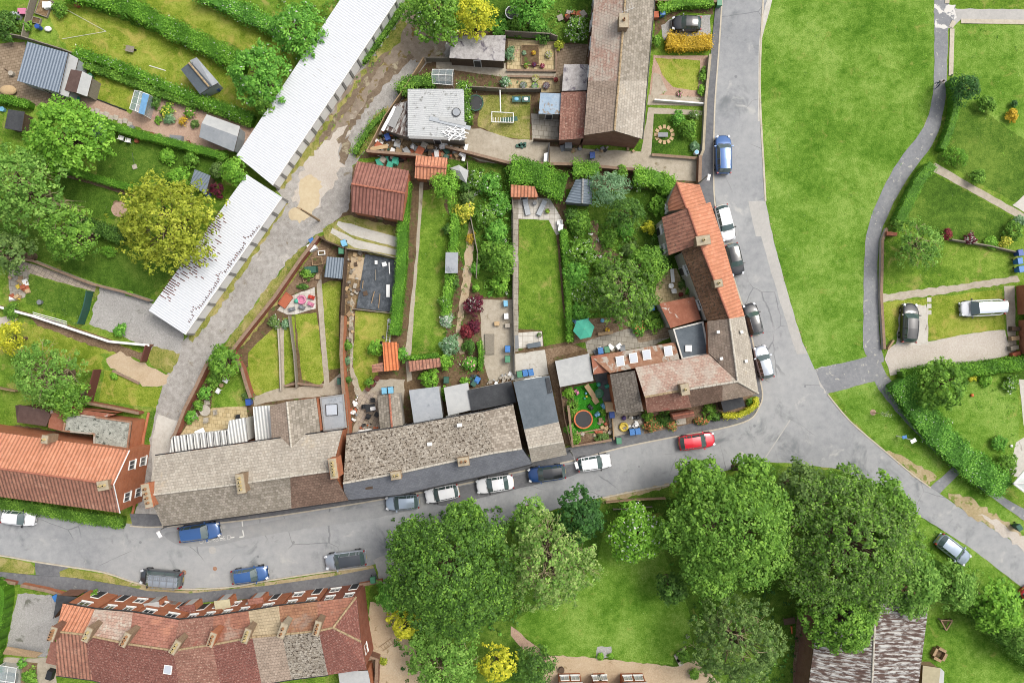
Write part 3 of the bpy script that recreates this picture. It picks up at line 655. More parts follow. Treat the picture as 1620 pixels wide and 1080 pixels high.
def flatroof(name, label, pts, z, mat, wallmat, parapet=.0, pmat=None, ins=.1, th=.12, group=None, cat='outbuilding', door=True, slope=0, dsh=None):
    px = [(p[0], p[1], p[2] if len(p) > 2 else z) for p in pts]
    root, rf, wp = building(name, label, cat, [(mat, px)], px, wallmat, group, th, ins=ins)
    if parapet:
        out = ccw([P3(p) for p in px]); mb = MB(); inn = inset(out, .16); n = len(out)
        for i in range(n):
            j = (i+1) % n; up = Vector((0, 0, parapet)); e = Vector((0, 0, .003))
            mb.loft([out[i]+e, out[j]+e, inn[j]+e, inn[i]+e], [out[i]+up, out[j]+up, inn[j]+up, inn[i]+up])
        mb.build('parapet', pmat or wallmat, rf)
    if door:
        k = max(range(len(wp)), key=lambda i: -(wp[i].y+wp[(i+1) % len(wp)].y)); A, B = wp[k], wp[(k+1) % len(wp)]
        if (B-A).length > 1.3: opening(root, A, B, .5, 0, .85, min(2.0, px[0][2]-.35), 'door')
    return root, rf, wp
def pitched(name, label, a, b, c, d, r0, r1, ze, zr, m1, m2=None, wallmat='wood', cat='shed', group=None, rmat='ridge_pale', door=True, rid=True, th=.08, ins=.1):
    """a-b one eave, d-c the other (px), ridge r0 (between a,d) to r1 (between b,c)"""
    A, B, C_, D = (*a, ze), (*b, ze), (*c, ze), (*d, ze); R0, R1 = (*r0, zr), (*r1, zr)
    root, rf, wp = building(name, label, cat, [(m1, [A, B, R1, R0]), (m2 or m1, [R0, R1, C_, D])], [A, B, R1, C_, D, R0], wallmat, group, th, [[R0, R1]] if rid else (), rmat, ins)
    if door:
        best = None
        for i in range(len(wp)):
            p, q = wp[i], wp[(i+1) % len(wp)]; L = (q-p).length
            if L > 1.4 and (best is None or p.y+q.y < best[0]): best = (p.y+q.y, p, q)
        if best: opening(root, best[1], best[2], .5, 0, .85, min(2.0, ze-.25), 'door', 'wood_dark', doorm='wood')
    return root, rf, wp
def skylight(roof, px, py, z, w_, l_, ang, tilt=0, m='skylight_glass', fr='white_frame'):
    c = P(px, py, z); mb = MB(); a = rad(ang)
    up = Vector((0, 0, .06)); d = Vector((math.cos(a), math.sin(a), 0)); n = Vector((-math.sin(a), math.cos(a), 0))
    for s_ in (-1, 1): mb.box(c+d*s_*w_/2+up, (.08, l_+.08, .14), a, 0, 1, rad(tilt)); mb.box(c+n*s_*l_/2*math.cos(rad(tilt))+Vector((0, 0, s_*l_/2*math.sin(rad(tilt))))+up, (w_-.08, .08, .14), a, 0, 1, rad(tilt))
    o = mb.build('skylight', fr, roof); return o, (c, a, tilt)
def skylight_glass(root, roof, px, py, z, w_, l_, ang, tilt=0, m='skylight_glass', fr='white_frame'):
    """roof light hung on the roof: one mesh, frame and pane"""
    c = P(px, py, z); a = rad(ang); mb = MB()
    mb.box(c+Vector((0, 0, .05)), (w_+.14, l_+.14, .12), a, 0, 1, rad(tilt)); mb.box(c+Vector((0, 0, .115)), (w_, l_, .03), a, 1, 1, rad(tilt))
    return mb.build('skylight', [fr, m], roof)
# ================================================================ cars
def lerp_tab(t, tab):
    for (a, x), (b, y) in zip(tab[:-1], tab[1:]):
        if t <= b: return x+(y-x)*(t-a)/(b-a)
    return tab[-1][1]
KIND = {  # cowl, roof front, roof rear, tail base, height, bonnet z, belt z, tail z
 'hatch': (.27, .42, .88, .975, 1.47, .90, .95, .92), 'estate': (.27, .40, .91, .985, 1.50, .92, .97, .95), 'suv': (.25, .38, .90, .98, 1.68, 1.02, 1.08, 1.05),
 'saloon': (.28, .43, .74, .86, 1.42, .88, .92, .93), 'van': (.17, .30, .975, .995, 1.90, 1.05, 1.12, 1.10), 'mini': (.30, .44, .84, .96, 1.48, .92, .96, .90)}
def car(px, py, deg, lpx, kind, paint, label, roofm=None, rails=False, name='parked_car', cat='car', group='cars parked along the streets', wpx=None, rack=False, glass_roof=False):
    L = lpx/S*.985; W = min(1.86, max(1.66, L*.415)) if wpx is None else wpx/S
    cw, rf_, rr, tb, Ht, bz, wz, tz = KIND[kind]; root = local(name, label, cat, group); pm = 'paint_%s_car' % paint
    st = sorted(set([0, .012, .035, .08, .16, cw-.035, cw, rf_, rf_+.012, rf_+.06, (rf_+rr)/2-.012, (rf_+rr)/2+.012, rr-.10, rr-.075, rr-.02, rr, tb, min(.992, (tb+1)/2+.004), 1.0]))
    wt = [(0, .60), (.012, .72), (.035, .83), (.08, .92), (.16, .98), (.3, 1), (.7, 1), (.88, .985), (.95, .94), (.985, .84), (1, .72)]
    rows = []
    for t in st:
        x = L/2-t*L; w_ = W/2*lerp_tab(t, wt)
        if t <= cw: zs = lerp_tab(t, [(0, .52), (.012, .66), (.035, .72), (.08, .78), (.16, bz-.07), (cw, bz)])
        elif t <= tb: zs = lerp_tab(t, [(cw, bz), (rf_, wz-.01), (rr, wz), (tb, tz)])
        else: zs = lerp_tab(t, [(tb, tz), (.992, tz-.08), (1.0, tz-.28)])
        if t <= cw or t >= tb:
            wg = w_*.90; wr = w_*.80; zg = zs+.015; zr = zs+.03; zc = zs+.05
        else:
            k = 1 if rf_ <= t <= rr else 0; wg = w_*.885; wr = W/2*.665*(1-.10*max(0, (t-.5))); zg = zs
            zr = lerp_tab(t, [(rf_, Ht-.09), ((rf_+rr)/2, Ht-.055), (rr, Ht-.12)]); zc = zr+.06
        rows.append([(x-(.22*(1-t/.5) if t < .5 else -.16*max(0, (t-.65)/.35))*(y/(W/2))**2, y, z) for y, z in
            [(w_*.90, .24), (w_*.99, .42), (w_, zs-.22 if zs > .66 else .5), (w_*.965, zs-.04), (wg, zg), (wr, zr), (wr*.5, zc-.008), (0, zc), (-wr*.5, zc-.008), (-wr, zr), (-wg, zg), (-w_*.965, zs-.04), (-w_, zs-.22 if zs > .66 else .5), (-w_*.99, .42), (-w_*.90, .24)]])
    B_, G, G2, W1, W2, RP = MB(), MB(), MB(), MB(), MB(), MB()
    nC = len(rows[0])
    for i in range(len(st)-1):
        t0, t1 = st[i], st[i+1]; tm = (t0+t1)/2
        for j in range(nC-1):
            q = [rows[i][j], rows[i][j+1], rows[i+1][j+1], rows[i+1][j]]; topc = 5 <= j <= 8; sidec = j in (4, 9)
            if topc and cw < tm < rf_: W1.face(q)
            elif topc and rr < tm < tb: W2.face(q)
            elif sidec and cw < tm < tb and not (t1-t0 < .026): (G if j == 4 else G2).face(q)
            elif topc and rf_ < tm < rr: RP.face(q)
            else: B_.face(q)
    B_.face([p for p in rows[0]][::-1]); B_.face(rows[-1]); 
    B_.face([(L/2-.05, -W*.4, .24), (L/2-.05, W*.4, .24), (-L/2+.05, W*.4, .24), (-L/2+.05, -W*.4, .24)])
    for mb in (B_, RP, G, G2, W1, W2):   # merge duplicate verts so shading is smooth
        d = {}; nv = []; mp = []
        for v in mb.v:
            k = (round(v.x, 4), round(v.y, 4), round(v.z, 4))
            if k not in d: d[k] = len(nv); nv.append(v)
            mp.append(d[k])
        mb.v = nv; mb.f = [list(dict.fromkeys(mp[i] for i in f)) for f in mb.f]; kp = [i for i, f in enumerate(mb.f) if len(f) > 2]; mb.m = [mb.m[i] for i in kp]; mb.f = [mb.f[i] for i in kp]
    B_.build('body', pm, root, 42); RP.build('roof', roofm or pm, root, 42)
    W1.build('windscreen', 'car_glass', root, 42); W2.build('rear_window', 'car_glass', root, 42); G.build('side_window', 'car_glass', root, 42); G2.build('side_window', 'car_glass', root, 42)
    for sx in (.5-.185, -(.5-.19)):
        for sy in (-1, 1):
            o = MB().tube((sx*L, sy*(W/2-.21), .31), (sx*L, sy*(W/2+.005), .31), .31, .31, 18).build('wheel', 'tyre', root, 40)
            MB().tube((sx*L, sy*(W/2), .31), (sx*L, sy*(W/2+.02), .31), .2, .17, 12).build('rim', 'rim', o)
            MB().tube((sx*L, sy*(W/2-.10), .33), (sx*L, sy*(W/2+.001)*.998, .33), .37, .37, 18).build('wheel_arch', 'trim_black', root)
    for sy in (-1, 1):
        MB().box((L/2-.17, sy*W*.355, .695 if bz < 1 else .76), (.34, .26, .12), -sy*.38, 0, .8, 0, .25).build('headlight', 'lamp_clear', root)
        MB().box((-L/2+.10, sy*W*.40, tz-.16), (.16, .20, .26 if kind != 'van' else .6), sy*.3, 0, .85).build('tail_light', 'lamp_red', root)
        mb = MB().box(((.5-cw)*L-.22, sy*(W/2+.09), bz+.05), (.16, .2, .13), sy*.15, 0, .8); mb.box(((.5-cw)*L-.2, sy*(W/2-.02), bz+.01), (.06, .12, .05)); mb.build('wing_mirror', pm if paint != 'white' else 'trim_black', root)
    MB().box((L/2-.01, 0, .46), (.06, W*.5, .16), 0, 0, .9).build('grille', 'trim_black', root)
    MB().box((L/2+.025, 0, .40), (.02, .52, .11)).build('number_plate', 'white_plastic', root); MB().box((-L/2-.005, 0, .55), (.02, .52, .11)).build('number_plate', 'yellow_plastic', root)
    mb = MB(); yy = .01   # shut lines of bonnet and doors, wipers
    cz = lambda f: bz+.045
    mb.box(((.5-cw)*L+.03, 0, bz+.03), (.05, W*.72, .025)); mb.tube(((.5-cw)*L-.03, W*.05, bz+.10), ((.5-cw)*L-.20, W*.32, bz+.17), .012, .012, 4); mb.tube(((.5-cw)*L-.03, -W*.25, bz+.09), ((.5-cw)*L-.2, W*.0, bz+.18), .012, .012, 4)
    mb.build('wipers', 'trim_black', root)
    if rails:
        for sy in (-1, 1): MB().tube(((.5-rf_)*L-.25, sy*W*.335, Ht-.0), ((.5-rr)*L+.3, sy*W*.32, Ht-.03), .022, .022, 6).build('roof_rail', 'steel', root)
    if rack:
        mb = MB()
        for f in (.42, .58, .74, .9): mb.tube(((.5-f)*L, -W*.40, Ht+.10), ((.5-f)*L, W*.40, Ht+.10), .03, .03, 6)
        for sy in (-1, 1): mb.tube(((.5-.38)*L, sy*W*.40, Ht+.10), ((.5-.94)*L, sy*W*.40, Ht+.10), .03, .03, 6)
        for f in (.42, .9):
            for sy in (-1, 1): mb.tube(((.5-f)*L, sy*W*.36, Ht-.12), ((.5-f)*L, sy*W*.40, Ht+.10), .03, .03, 6)
        mb.build('roof_rack', 'steel', root)
    MB().tube(((.5-rr)*L+.2, 0, Ht-.02), ((.5-rr)*L+.02, 0, Ht+.16), .012, .006, 5).build('aerial', 'trim_black', root)
    z0 = .012
    c = P(px, py, .9); root.location = (c.x, c.y, z0); root.rotation_euler = (0, 0, rad(deg)); return root
# ================================================================ the ground
mb = MB(); mb.face([(-400, -400, 0), (400, -400, 0), (400, 400, 0), (-400, 400, 0)]); tag(mb.build('ground', 'lawn_grass'), kind='structure')
# village green
patch('village_green', 'bright_grass', [(1222, -60), (1205, 60), (1202, 130), (1204, 190), (1208, 262), (1212, 320), (1228, 395), (1248, 468), (1270, 540), (1291, 584), (1374, 564), (1368, 500), (1368, 400), (1377, 350), (1397, 300), (1422, 255), (1457, 210), (1473, 170), (1480, 110), (1481, -60)], 1, .12, True)
# roads
patch('road', 'asphalt', [(1146, -60), (1137, 78), (1130, 180), (1129, 300), (1137, 352), (1152, 412), (1170, 470), (1186, 520), (1200, 590), (1206, 624), (1200, 645), (1184, 664), (1137, 678), (1059, 692), (981, 708), (906, 728),
   (800, 750), (700, 772), (600, 790), (520, 803), (420, 818), (330, 828), (243, 833), (150, 822), (60, 806), (-60, 796), (-300, 786), (-300, 866), (-60, 872), (0, 878), (52, 887), (111, 896), (166, 905), (220, 922), (285, 931), (365, 928), (421, 918), (514, 904), (580, 896), (640, 878), (760, 840), (860, 810), (953, 786), (1059, 765),
   (1200, 731), (1250, 732), (1330, 742), (1400, 780), (1435, 805), (1472, 826), (1537, 867), (1584, 904), (1640, 945), (1760, 1040), (1800, 980), (1640, 880), (1558, 828), (1514, 800), (1472, 770), (1446, 751), (1402, 714), (1345, 665), (1308, 621), (1300, 600), (1289, 583), (1269, 540), (1247, 467), (1226, 390), (1211, 318), (1208, 262), (1204, 192), (1202, 130), (1204, 65), (1222, -60)], 2, .04)
patch('road_edge', 'asphalt_pale', [(1184, 318), (1211, 318), (1226, 390), (1247, 467), (1269, 540), (1278, 559), (1261, 560), (1254, 540), (1223, 441), (1204, 374), (1196, 374)], 3, .05)
patch('road_edge', 'concrete_pale', [(1204, 65), (1222, 0), (1216, -10), (1206, 30), (1200, 75), (1199, 192), (1202, 192)], 3, .03)
patch('road_patch', 'asphalt_worn', [(262, 842), (345, 838), (460, 818), (590, 800), (680, 784), (700, 792), (600, 818), (470, 838), (400, 850), (345, 862), (285, 862)], 3, .04, True)
for x_, y_, r_ in ((336, 870, 6), (340, 899, 3.5), (291, 905, 4), (1172, 718, 5)): patch('manhole', 'rusty_roof' if r_ < 5 else 'asphalt_pale', [(x_+r_*math.cos(a*PI/5), y_+r_*math.sin(a*PI/5)) for a in range(10)], 6, 0)
patch('road_patch', 'asphalt_dark', [(690, 778), (800, 756), (900, 734), (918, 738), (905, 752), (830, 770), (700, 800)], 3, .04, True)
patch('road_patch', 'asphalt_pale', [(1289, 584), (1312, 578), (1330, 600), (1318, 616), (1304, 622)], 3, .15)
patch('road_patch', 'asphalt_pale', [(590, 886), (640, 862), (668, 870), (640, 930), (600, 922), (596, 898)], 4, .1)
# side arm and footpaths
patch('side_road', 'footpath_mat', [(1290, 584), (1372, 564), (1392, 568), (1404, 596), (1385, 603), (1309, 622), (1298, 604)], 4, .06)
patch('footpath', 'footpath_mat', [(1480, -60), (1478, 110), (1472, 170), (1456, 210), (1421, 255), (1396, 300), (1376, 350), (1368, 400), (1366, 500), (1369, 560), (1398, 572), (1392, 540), (1389, 470), (1389, 400), (1393, 372), (1405, 340), (1425, 300), (1450, 262), (1480, 220), (1493, 172), (1498, 110), (1501, -60)], 5, .05, True)
patch('footpath', 'footpath_mat', [(1383, 603), (1430, 665), (1475, 710), (1508, 738), (1560, 780), (1605, 812), (1640, 835), (1800, 930), (1800, 900), (1640, 815), (1560, 768), (1512, 725), (1460, 680), (1425, 636), (1405, 596)], 5, .05, True)
patch('footpath', 'footpath_mat', [(1508, 738), (1519, 748), (1487, 780), (1471, 770)], 6, .05)
patch('verge', 'bright_grass', [(1320, 618), (1384, 602), (1407, 632), (1440, 672), (1498, 733), (1478, 750), (1450, 742), (1402, 712), (1347, 662)], 3, .15)
patch('verge', 'worn_verge', [(1400, 712), (1420, 716), (1468, 744), (1480, 752), (1470, 768), (1446, 752)], 6, .25)
patch('verge', 'bright_grass', [(1492, 780), (1510, 748), (1600, 812), (1640, 840), (1700, 890), (1600, 850), (1520, 800)], 3, .15)
patch('verge', 'worn_verge', [(1500, 782), (1530, 785), (1600, 830), (1650, 880), (1612, 862), (1514, 801)], 6, .25)
patch('gravel_verge', 'gravel_pale', [(1548, 812), (1575, 822), (1640, 860), (1760, 940), (1800, 990), (1640, 885), (1580, 842)], 7, .25)
patch('driveway_path', 'asphalt_pale', [(1502, 10), (1514, 14), (1700, 16), (1700, 34), (1520, 31), (1506, 46), (1499, 44)], 6, .04)
patch('driveway_path', 'path_peeled', [(1478, 8), (1512, 8), (1514, 28), (1500, 46), (1480, 44)], 7, .2)
for L_ in ([(1509, 34), (1504, 44)], [(1520, 34), (1700, 37)], [(1506, 46), (1504, 120)], [(1498, 0), (1498, 6)]): kerb(L_, .5, .08)
# pavements by the terraces
patch('pavement', 'asphalt_dark', [(1129, 290), (1130, 180), (1137, 78), (1146, -60), (1139, -60), (1127, 60), (1121, 130), (1116, 200), (1103, 250), (1102, 290), (1110, 300), (1130, 370), (1160, 480), (1185, 610), (1180, 640), (1120, 657), (1000, 684), (905, 706), (840, 722), (700, 752), (560, 778), (420, 800), (300, 815), (205, 812), (210, 832), (243, 833), (330, 828), (420, 818), (520, 803), (600, 790), (700, 772), (800, 750), (906, 728), (981, 708), (1059, 692), (1137, 678), (1184, 664), (1200, 645), (1206, 624), (1200, 590), (1186, 520), (1170, 470), (1152, 412), (1137, 352)], z=.1, amp=0, thick=.1)
kerb([(1146, -60), (1137, 78), (1130, 180), (1129, 300), (1137, 352), (1152, 412), (1170, 470), (1186, 520), (1200, 590), (1206, 624), (1200, 645), (1184, 664), (1137, 678), (1059, 692), (981, 708), (906, 728), (800, 750), (700, 772), (600, 790), (520, 803), (420, 818), (330, 828), (243, 833), (206, 831)])
patch('pavement', 'asphalt_dark', [(-60, 900), (0, 904), (60, 910), (97, 912), (120, 914), (207, 928), (232, 934), (300, 938), (420, 926), (520, 912), (592, 898), (600, 922), (560, 930), (470, 938), (400, 946), (300, 954), (210, 950), (110, 934), (0, 920), (-60, 914)], z=.1, amp=0, thick=.1)
patch('pavement_crossing', 'asphalt_dark', [(55, 888), (110, 897), (95, 903), (97, 913), (57, 909)], 5, .03)
patch('kerb_verge', 'worn_verge', [(205, 920), (230, 925), (285, 934), (365, 931), (421, 921), (514, 907), (592, 893), (592, 900), (520, 913), (420, 927), (300, 939), (232, 935), (205, 930)], z=.09, amp=.05, thick=.08)
patch('verge', 'dry_grass', [(-60, 874), (0, 880), (50, 890), (56, 897), (54, 907), (40, 909), (-60, 900)], 5, .08)
patch('verge', 'dry_grass', [(94, 904), (108, 898), (166, 908), (208, 920), (206, 928), (170, 923), (95, 912)], 5, .08)
kerb([(-60, 873), (0, 878), (52, 887), (111, 896), (166, 905), (220, 922), (285, 931), (365, 928), (421, 918), (514, 904), (580, 896)])
kerb([(953, 787), (1000, 777), (1059, 766)]); kerb([(1208, -10), (1204, 65), (1202, 130), (1204, 192), (1208, 262), (1211, 318)], .2, .05)
patch('verge', 'lush_grass', [(620, 800), (640, 800), (760, 812), (860, 812), (953, 790), (1059, 768), (1056, 800), (960, 806), (860, 850), (700, 880)], 1, .1)
patch('verge', 'worn_verge', [(950, 786), (1059, 764), (1059, 770), (955, 796)], 5, .1)
kerb([(1309, 623), (1345, 666), (1402, 715), (1446, 752), (1472, 771)], .14, .06)
# lane behind the houses
patch('lane', 'track_mat', [(206, 832), (226, 770), (236, 700), (243, 660), (258, 610), (272, 568), (284, 542), (300, 528), (345, 470), (400, 395), (450, 318), (432, 290), (500, 195), (560, 120), (610, 55), (640, 5), (660, 20), (690, 50), (712, 70), (712, 96), (675, 98), (650, 135), (622, 180), (590, 220), (570, 250), (558, 262), (552, 330), (520, 358), (500, 372), (460, 408), (425, 452), (396, 492), (372, 522), (350, 548), (330, 580), (312, 620), (290, 672), (275, 700), (250, 760), (238, 832)], 3, .12)
patch('lane', 'track_moss', [(618, 60), (645, 10), (700, 55), (706, 90), (675, 98), (640, 105), (600, 170), (560, 210), (540, 225), (500, 260), (480, 240), (520, 180), (575, 110)], 4, .35)
patch('lane_ruts', 'track_mat', [(604, 130), (640, 90), (660, 95), (620, 150), (560, 230), (535, 250), (528, 240)], 5, .3)
patch('lane_ruts', 'gravel_pale', [(480, 262), (540, 200), (556, 205), (536, 240), (545, 262), (500, 330), (462, 320)], 5, .35)
for k_, pp in enumerate(([(612, 112), (650, 84), (655, 90), (618, 124), (575, 178), (548, 214), (538, 226), (534, 222), (560, 186)], [(588, 100), (620, 78), (600, 108), (560, 160), (520, 214), (505, 232), (503, 224), (550, 156)], [(540, 225), (552, 214), (556, 240), (545, 262), (538, 256)])): patch('lane_moss', 'track_rut', pp, 6, .22)
patch('sand_patch', 'sand_mat', [(472, 288), (488, 277), (505, 284), (508, 300), (504, 318), (492, 340), (478, 352), (462, 348), (458, 338), (472, 322)], 6, .25, True)
patch('lane_concrete', 'concrete_pale', [(250, 655), (288, 668), (272, 700), (262, 740), (250, 832), (236, 832), (240, 745), (240, 700)], 4, .05)
patch('gravel_yard', 'gravel_grey', [(160, 452), (236, 474), (292, 530), (284, 556), (262, 560), (228, 548), (190, 530), (140, 512)], 4, .15)
patch('lane_verge', 'dry_grass', [(500, 372), (512, 378), (470, 440), (430, 490), (390, 540), (376, 552), (352, 548), (372, 522), (396, 492), (425, 452), (460, 408)], 5, .2)
patch('lane_verge', 'dry_grass', [(448, 316), (456, 322), (360, 470), (306, 540), (296, 534), (345, 470)], 5, .2)
patch('lane_verge', 'dry_grass', [(626, 40), (640, 30), (648, 40), (620, 80), (590, 120), (560, 150), (540, 185), (500, 240), (444, 300), (434, 292), (520, 190)], 5, .3)
patch('lane_verge', 'dry_grass', [(600, 176), (615, 165), (620, 178), (590, 232), (560, 250), (566, 225)], 6, .25)
patch('lawn', 'dry_grass', [(234, 562), (242, 548), (262, 552), (286, 560), (270, 590), (238, 578)], 5, .12)
patch('dirt_path', 'gravel_tan', [(168, 566), (190, 555), (212, 566), (250, 588), (268, 592), (258, 612), (226, 610), (176, 582)], 5, .2)
patch('lawn', 'yellow_lawn', [(165, 585), (180, 585), (226, 612), (258, 612), (247, 645), (156, 634)], 6, .1)
patch('grass_edge', 'lush_grass', [(236, 650), (246, 650), (236, 700), (224, 770), (212, 820), (206, 810)], 4, .08)
# left gardens
patch('patio', 'slabs_brown', [(-60, 72), (40, 66), (45, 130), (62, 140), (108, 158), (96, 168), (45, 168), (-60, 150)], 2, .08)
patch('garden_path', 'gravel_pink', [(106, 150), (140, 150), (205, 180), (242, 145), (330, 178), (402, 203), (392, 240), (300, 236), (205, 196), (128, 168)], 3, .12)
patch('lawn', 'yellow_lawn', [(152, 118), (216, 140), (203, 175), (140, 152)], 4, .06)
patch('lawn', 'yellow_lawn', [(70, 10), (130, 8), (240, 50), (300, 75), (375, 105), (400, 130), (404, 180), (330, 152), (250, 130), (180, 100), (110, 85), (85, 40)], 2, .2)
patch('lawn', 'yellow_lawn', [(215, -40), (300, -40), (450, 70), (470, 110), (420, 95), (330, 55), (240, 20)], 2, .2)
patch('lawn', 'lush_grass', [(160, 210), (350, 250), (352, 290), (240, 305), (150, 285)], 2, .2)
patch('lawn', 'lush_grass', [(80, 270), (210, 300), (220, 350), (120, 345)], 2, .2)
patch('dirt_path', 'bare_soil', [(66, 268), (72, 266), (215, 306), (212, 312)], 5, .06)
patch('garden_lawn', 'lush_grass', [(0, 350), (200, 370), (290, 415), (236, 474), (160, 450), (40, 404), (-40, 400)], 2, .1)
patch('soil_bed', 'bare_soil', [(178, 322), (192, 318), (203, 332), (196, 342), (182, 340)], 4, .1, True)
patch('soil_ring', 'gravel_pink', [(176, 328), (186, 320), (198, 324), (204, 334), (194, 343), (180, 340)], 5, .08, True)
patch('patio', 'slabs_check', [(5, 406), (20, 408), (60, 420), (152, 452), (150, 462), (80, 442), (40, 430), (0, 418)], 4, .05)
patch('patio', 'slabs_grey', [(14, 425), (48, 432), (42, 470), (14, 478)], 5, .12)
patch('garden_lawn', 'lush_grass', [(45, 434), (145, 462), (134, 508), (60, 486), (40, 480)], 5, .1)
patch('lawn', 'yellow_lawn', [(-60, 500), (40, 510), (120, 515), (232, 560), (160, 560), (165, 584), (120, 590), (60, 560), (-60, 560)], 2, .2)
patch('garden_path', 'gravel_pale', [(-60, 505), (20, 500), (30, 505), (0, 520), (-60, 530)], 4, .1)
patch('soil_bed', 'bare_soil', [(44, 500), (110, 515), (160, 535), (236, 562), (230, 572), (150, 548), (60, 515)], 4, .12)
patch('backyard', 'soil', [(20, 672), (170, 690), (176, 712), (0, 690)], 3, .1)
# back gardens of the terrace
patch('garden_soil', 'soil', [(520, 362), (560, 260), (700, 240), (806, 262), (905, 262), (1120, 285), (1180, 500), (1180, 640), (905, 704), (560, 780), (245, 800), (250, 720), (300, 640), (370, 540), (430, 460)], 1, .1)
patch('lawn', 'lawn_grass', [(338, 610), (392, 580), (398, 640), (332, 650)], 4, .08)
patch('patio', 'slabs_tan', [(284, 690), (298, 668), (336, 645), (390, 642), (394, 668), (350, 680), (270, 692)], 5, .05)
patch('lawn', 'yellow_lawn', [(392, 558), (440, 515), (440, 622), (396, 622)], 3, .05)
patch('lawn', 'yellow_lawn', [(392, 558), (415, 535), (442, 510), (442, 625), (404, 625)], 4, .05)
patch('lawn', 'yellow_lawn', [(448, 503), (466, 500), (470, 600), (449, 610)], 5, .05)
patch('lawn', 'yellow_lawn', [(467, 498), (501, 494), (513, 600), (506, 610), (478, 600)], 4, .05)
patch('lawn', 'yellow_lawn', [(508, 450), (522, 444), (540, 445), (536, 500), (538, 582), (518, 585), (512, 540)], 4, .05)
patch('garden_path', 'concrete', [(500, 430), (508, 430), (514, 520), (522, 618), (514, 622), (504, 500)], 5, .03)
patch('garden_path', 'concrete', [(441, 520), (449, 506), (450, 620), (444, 622)], 6, .03)
patch('backyard', 'concrete', [(400, 628), (440, 614), (470, 612), (520, 606), (545, 585), (546, 622), (420, 636), (402, 642)], 6, .05)
patch('patio', 'slabs_white', [(438, 490), (455, 470), (498, 454), (500, 488), (470, 496), (455, 498)], 6, .06)
patch('planting_bed', 'bare_soil', [(440, 478), (480, 420), (510, 382), (524, 385), (510, 430), (500, 452), (455, 468)], 5, .08)
patch('planting_bed', 'litter', [(546, 395), (575, 400), (562, 488), (550, 560), (545, 560)], 5, .08)
patch('planting_bed', 'soil', [(547, 480), (560, 488), (562, 620), (570, 650), (556, 670), (548, 620)], 6, .08)
patch('garden_path', 'concrete', [(556, 470), (560, 480), (558, 580), (572, 615), (600, 600), (640, 600), (636, 690), (556, 690), (568, 640), (553, 590), (552, 500)], 7, .1)
patch('lawn', 'yellow_lawn', [(562, 492), (624, 494), (618, 540), (600, 545), (598, 592), (572, 620), (558, 580)], 8, .07)
patch('patio', 'slabs_check', [(566, 625), (600, 618), (604, 680), (566, 682)], 9, .08)
patch('driveway_strip', 'concrete_pale', [(535, 350), (555, 354), (630, 376), (632, 392), (555, 372), (532, 356)], 6, .04)
patch('driveway_strip', 'concrete_pale', [(526, 360), (560, 378), (630, 395), (628, 404), (560, 392), (522, 368)], 6, .06)
patch('lane_verge', 'dry_grass', [(510, 362), (550, 340), (632, 360), (632, 412), (540, 392), (515, 380)], 5, .1)
patch('plywood_board', 'gravel_tan', [(556, 405), (578, 408), (574, 444), (552, 440)], 8, .04)
patch('soil_bed', 'soil', [(562, 490), (634, 494), (630, 512), (610, 540), (600, 500)], 7, .1)
patch('lawn', 'lawn_grass', [(670, 300), (700, 300), (704, 330), (716, 350), (714, 470), (706, 520), (700, 565), (648, 566), (652, 520), (660, 400)], 4, .1)
patch('garden_path', 'concrete', [(664, 288), (670, 288), (662, 400), (656, 480), (650, 560), (652, 600), (644, 604), (640, 560), (648, 500), (658, 400)], 6, .05)
patch('garden_path', 'gravel_tan', [(742, 350), (752, 380), (745, 440), (738, 480), (728, 520), (735, 560), (727, 560), (722, 520), (730, 460), (736, 400)], 4, .1)
patch('wild_grass', 'lush_grass', [(700, 250), (808, 262), (812, 470), (765, 470), (740, 440), (712, 350)], 2, .1)
patch('lawn', 'lush_grass', [(755, 430), (808, 440), (808, 468), (760, 468)], 3, .1)
patch('backyard', 'concrete', [(760, 474), (812, 474), (815, 590), (775, 605), (762, 560)], 5, .06)
patch('lawn', 'lawn_grass', [(821, 347), (868, 347), (880, 370), (890, 480), (898, 540), (860, 548), (858, 522), (820, 520)], 5, .05)
patch('garden_path', 'slabs_grey', [(809, 312), (820, 312), (820, 520), (820, 556), (811, 556)], 5, .02)
patch('patio', 'slabs_white', [(820, 312), (870, 314), (888, 345), (890, 368), (880, 372), (868, 348), (820, 346)], 6, .02)
patch('patio', 'slabs_white', [(820, 526), (857, 524), (859, 547), (820, 551)], 7, .03)
patch('garden_path', 'lush_grass', [(884, 370), (896, 372), (904, 540), (898, 542)], 6, .04)
patch('backyard', 'concrete_pale', [(812, 560), (862, 553), (868, 592), (812, 602)], 6, .04)
patch('garden_path', 'bare_soil', [(862, 553), (900, 545), (930, 552), (875, 565), (885, 610), (905, 700), (895, 702)], 6, .04)
patch('wild_garden', 'lush_grass', [(895, 300), (1060, 300), (1080, 440), (1070, 540), (930, 555), (900, 540)], 3, .05)
patch('dirt_path', 'bare_soil', [(934, 352), (946, 352), (948, 380), (972, 398), (985, 406), (972, 415), (945, 405), (936, 380)], 5, .1, True)
patch('wild_grass', 'lush_grass', [(1000, 300), (1048, 330), (1050, 400), (1020, 410), (990, 380)], 4, .12)
patch('patio', 'slabs_tan', [(1040, 430), (1070, 425), (1092, 470), (1046, 480), (1036, 470)], 5, .06)
patch('patio', 'slabs_grey', [(926, 540), (990, 520), (1060, 510), (1066, 530), (1030, 548), (930, 560)], 5, .05)
patch('patio', 'slabs_brown', [(1000, 516), (1058, 512), (1066, 532), (1010, 542)], 6, .06)
patch('soil_bed', 'bare_soil', [(905, 505), (995, 500), (1000, 520), (930, 540), (905, 545)], 4, .08)
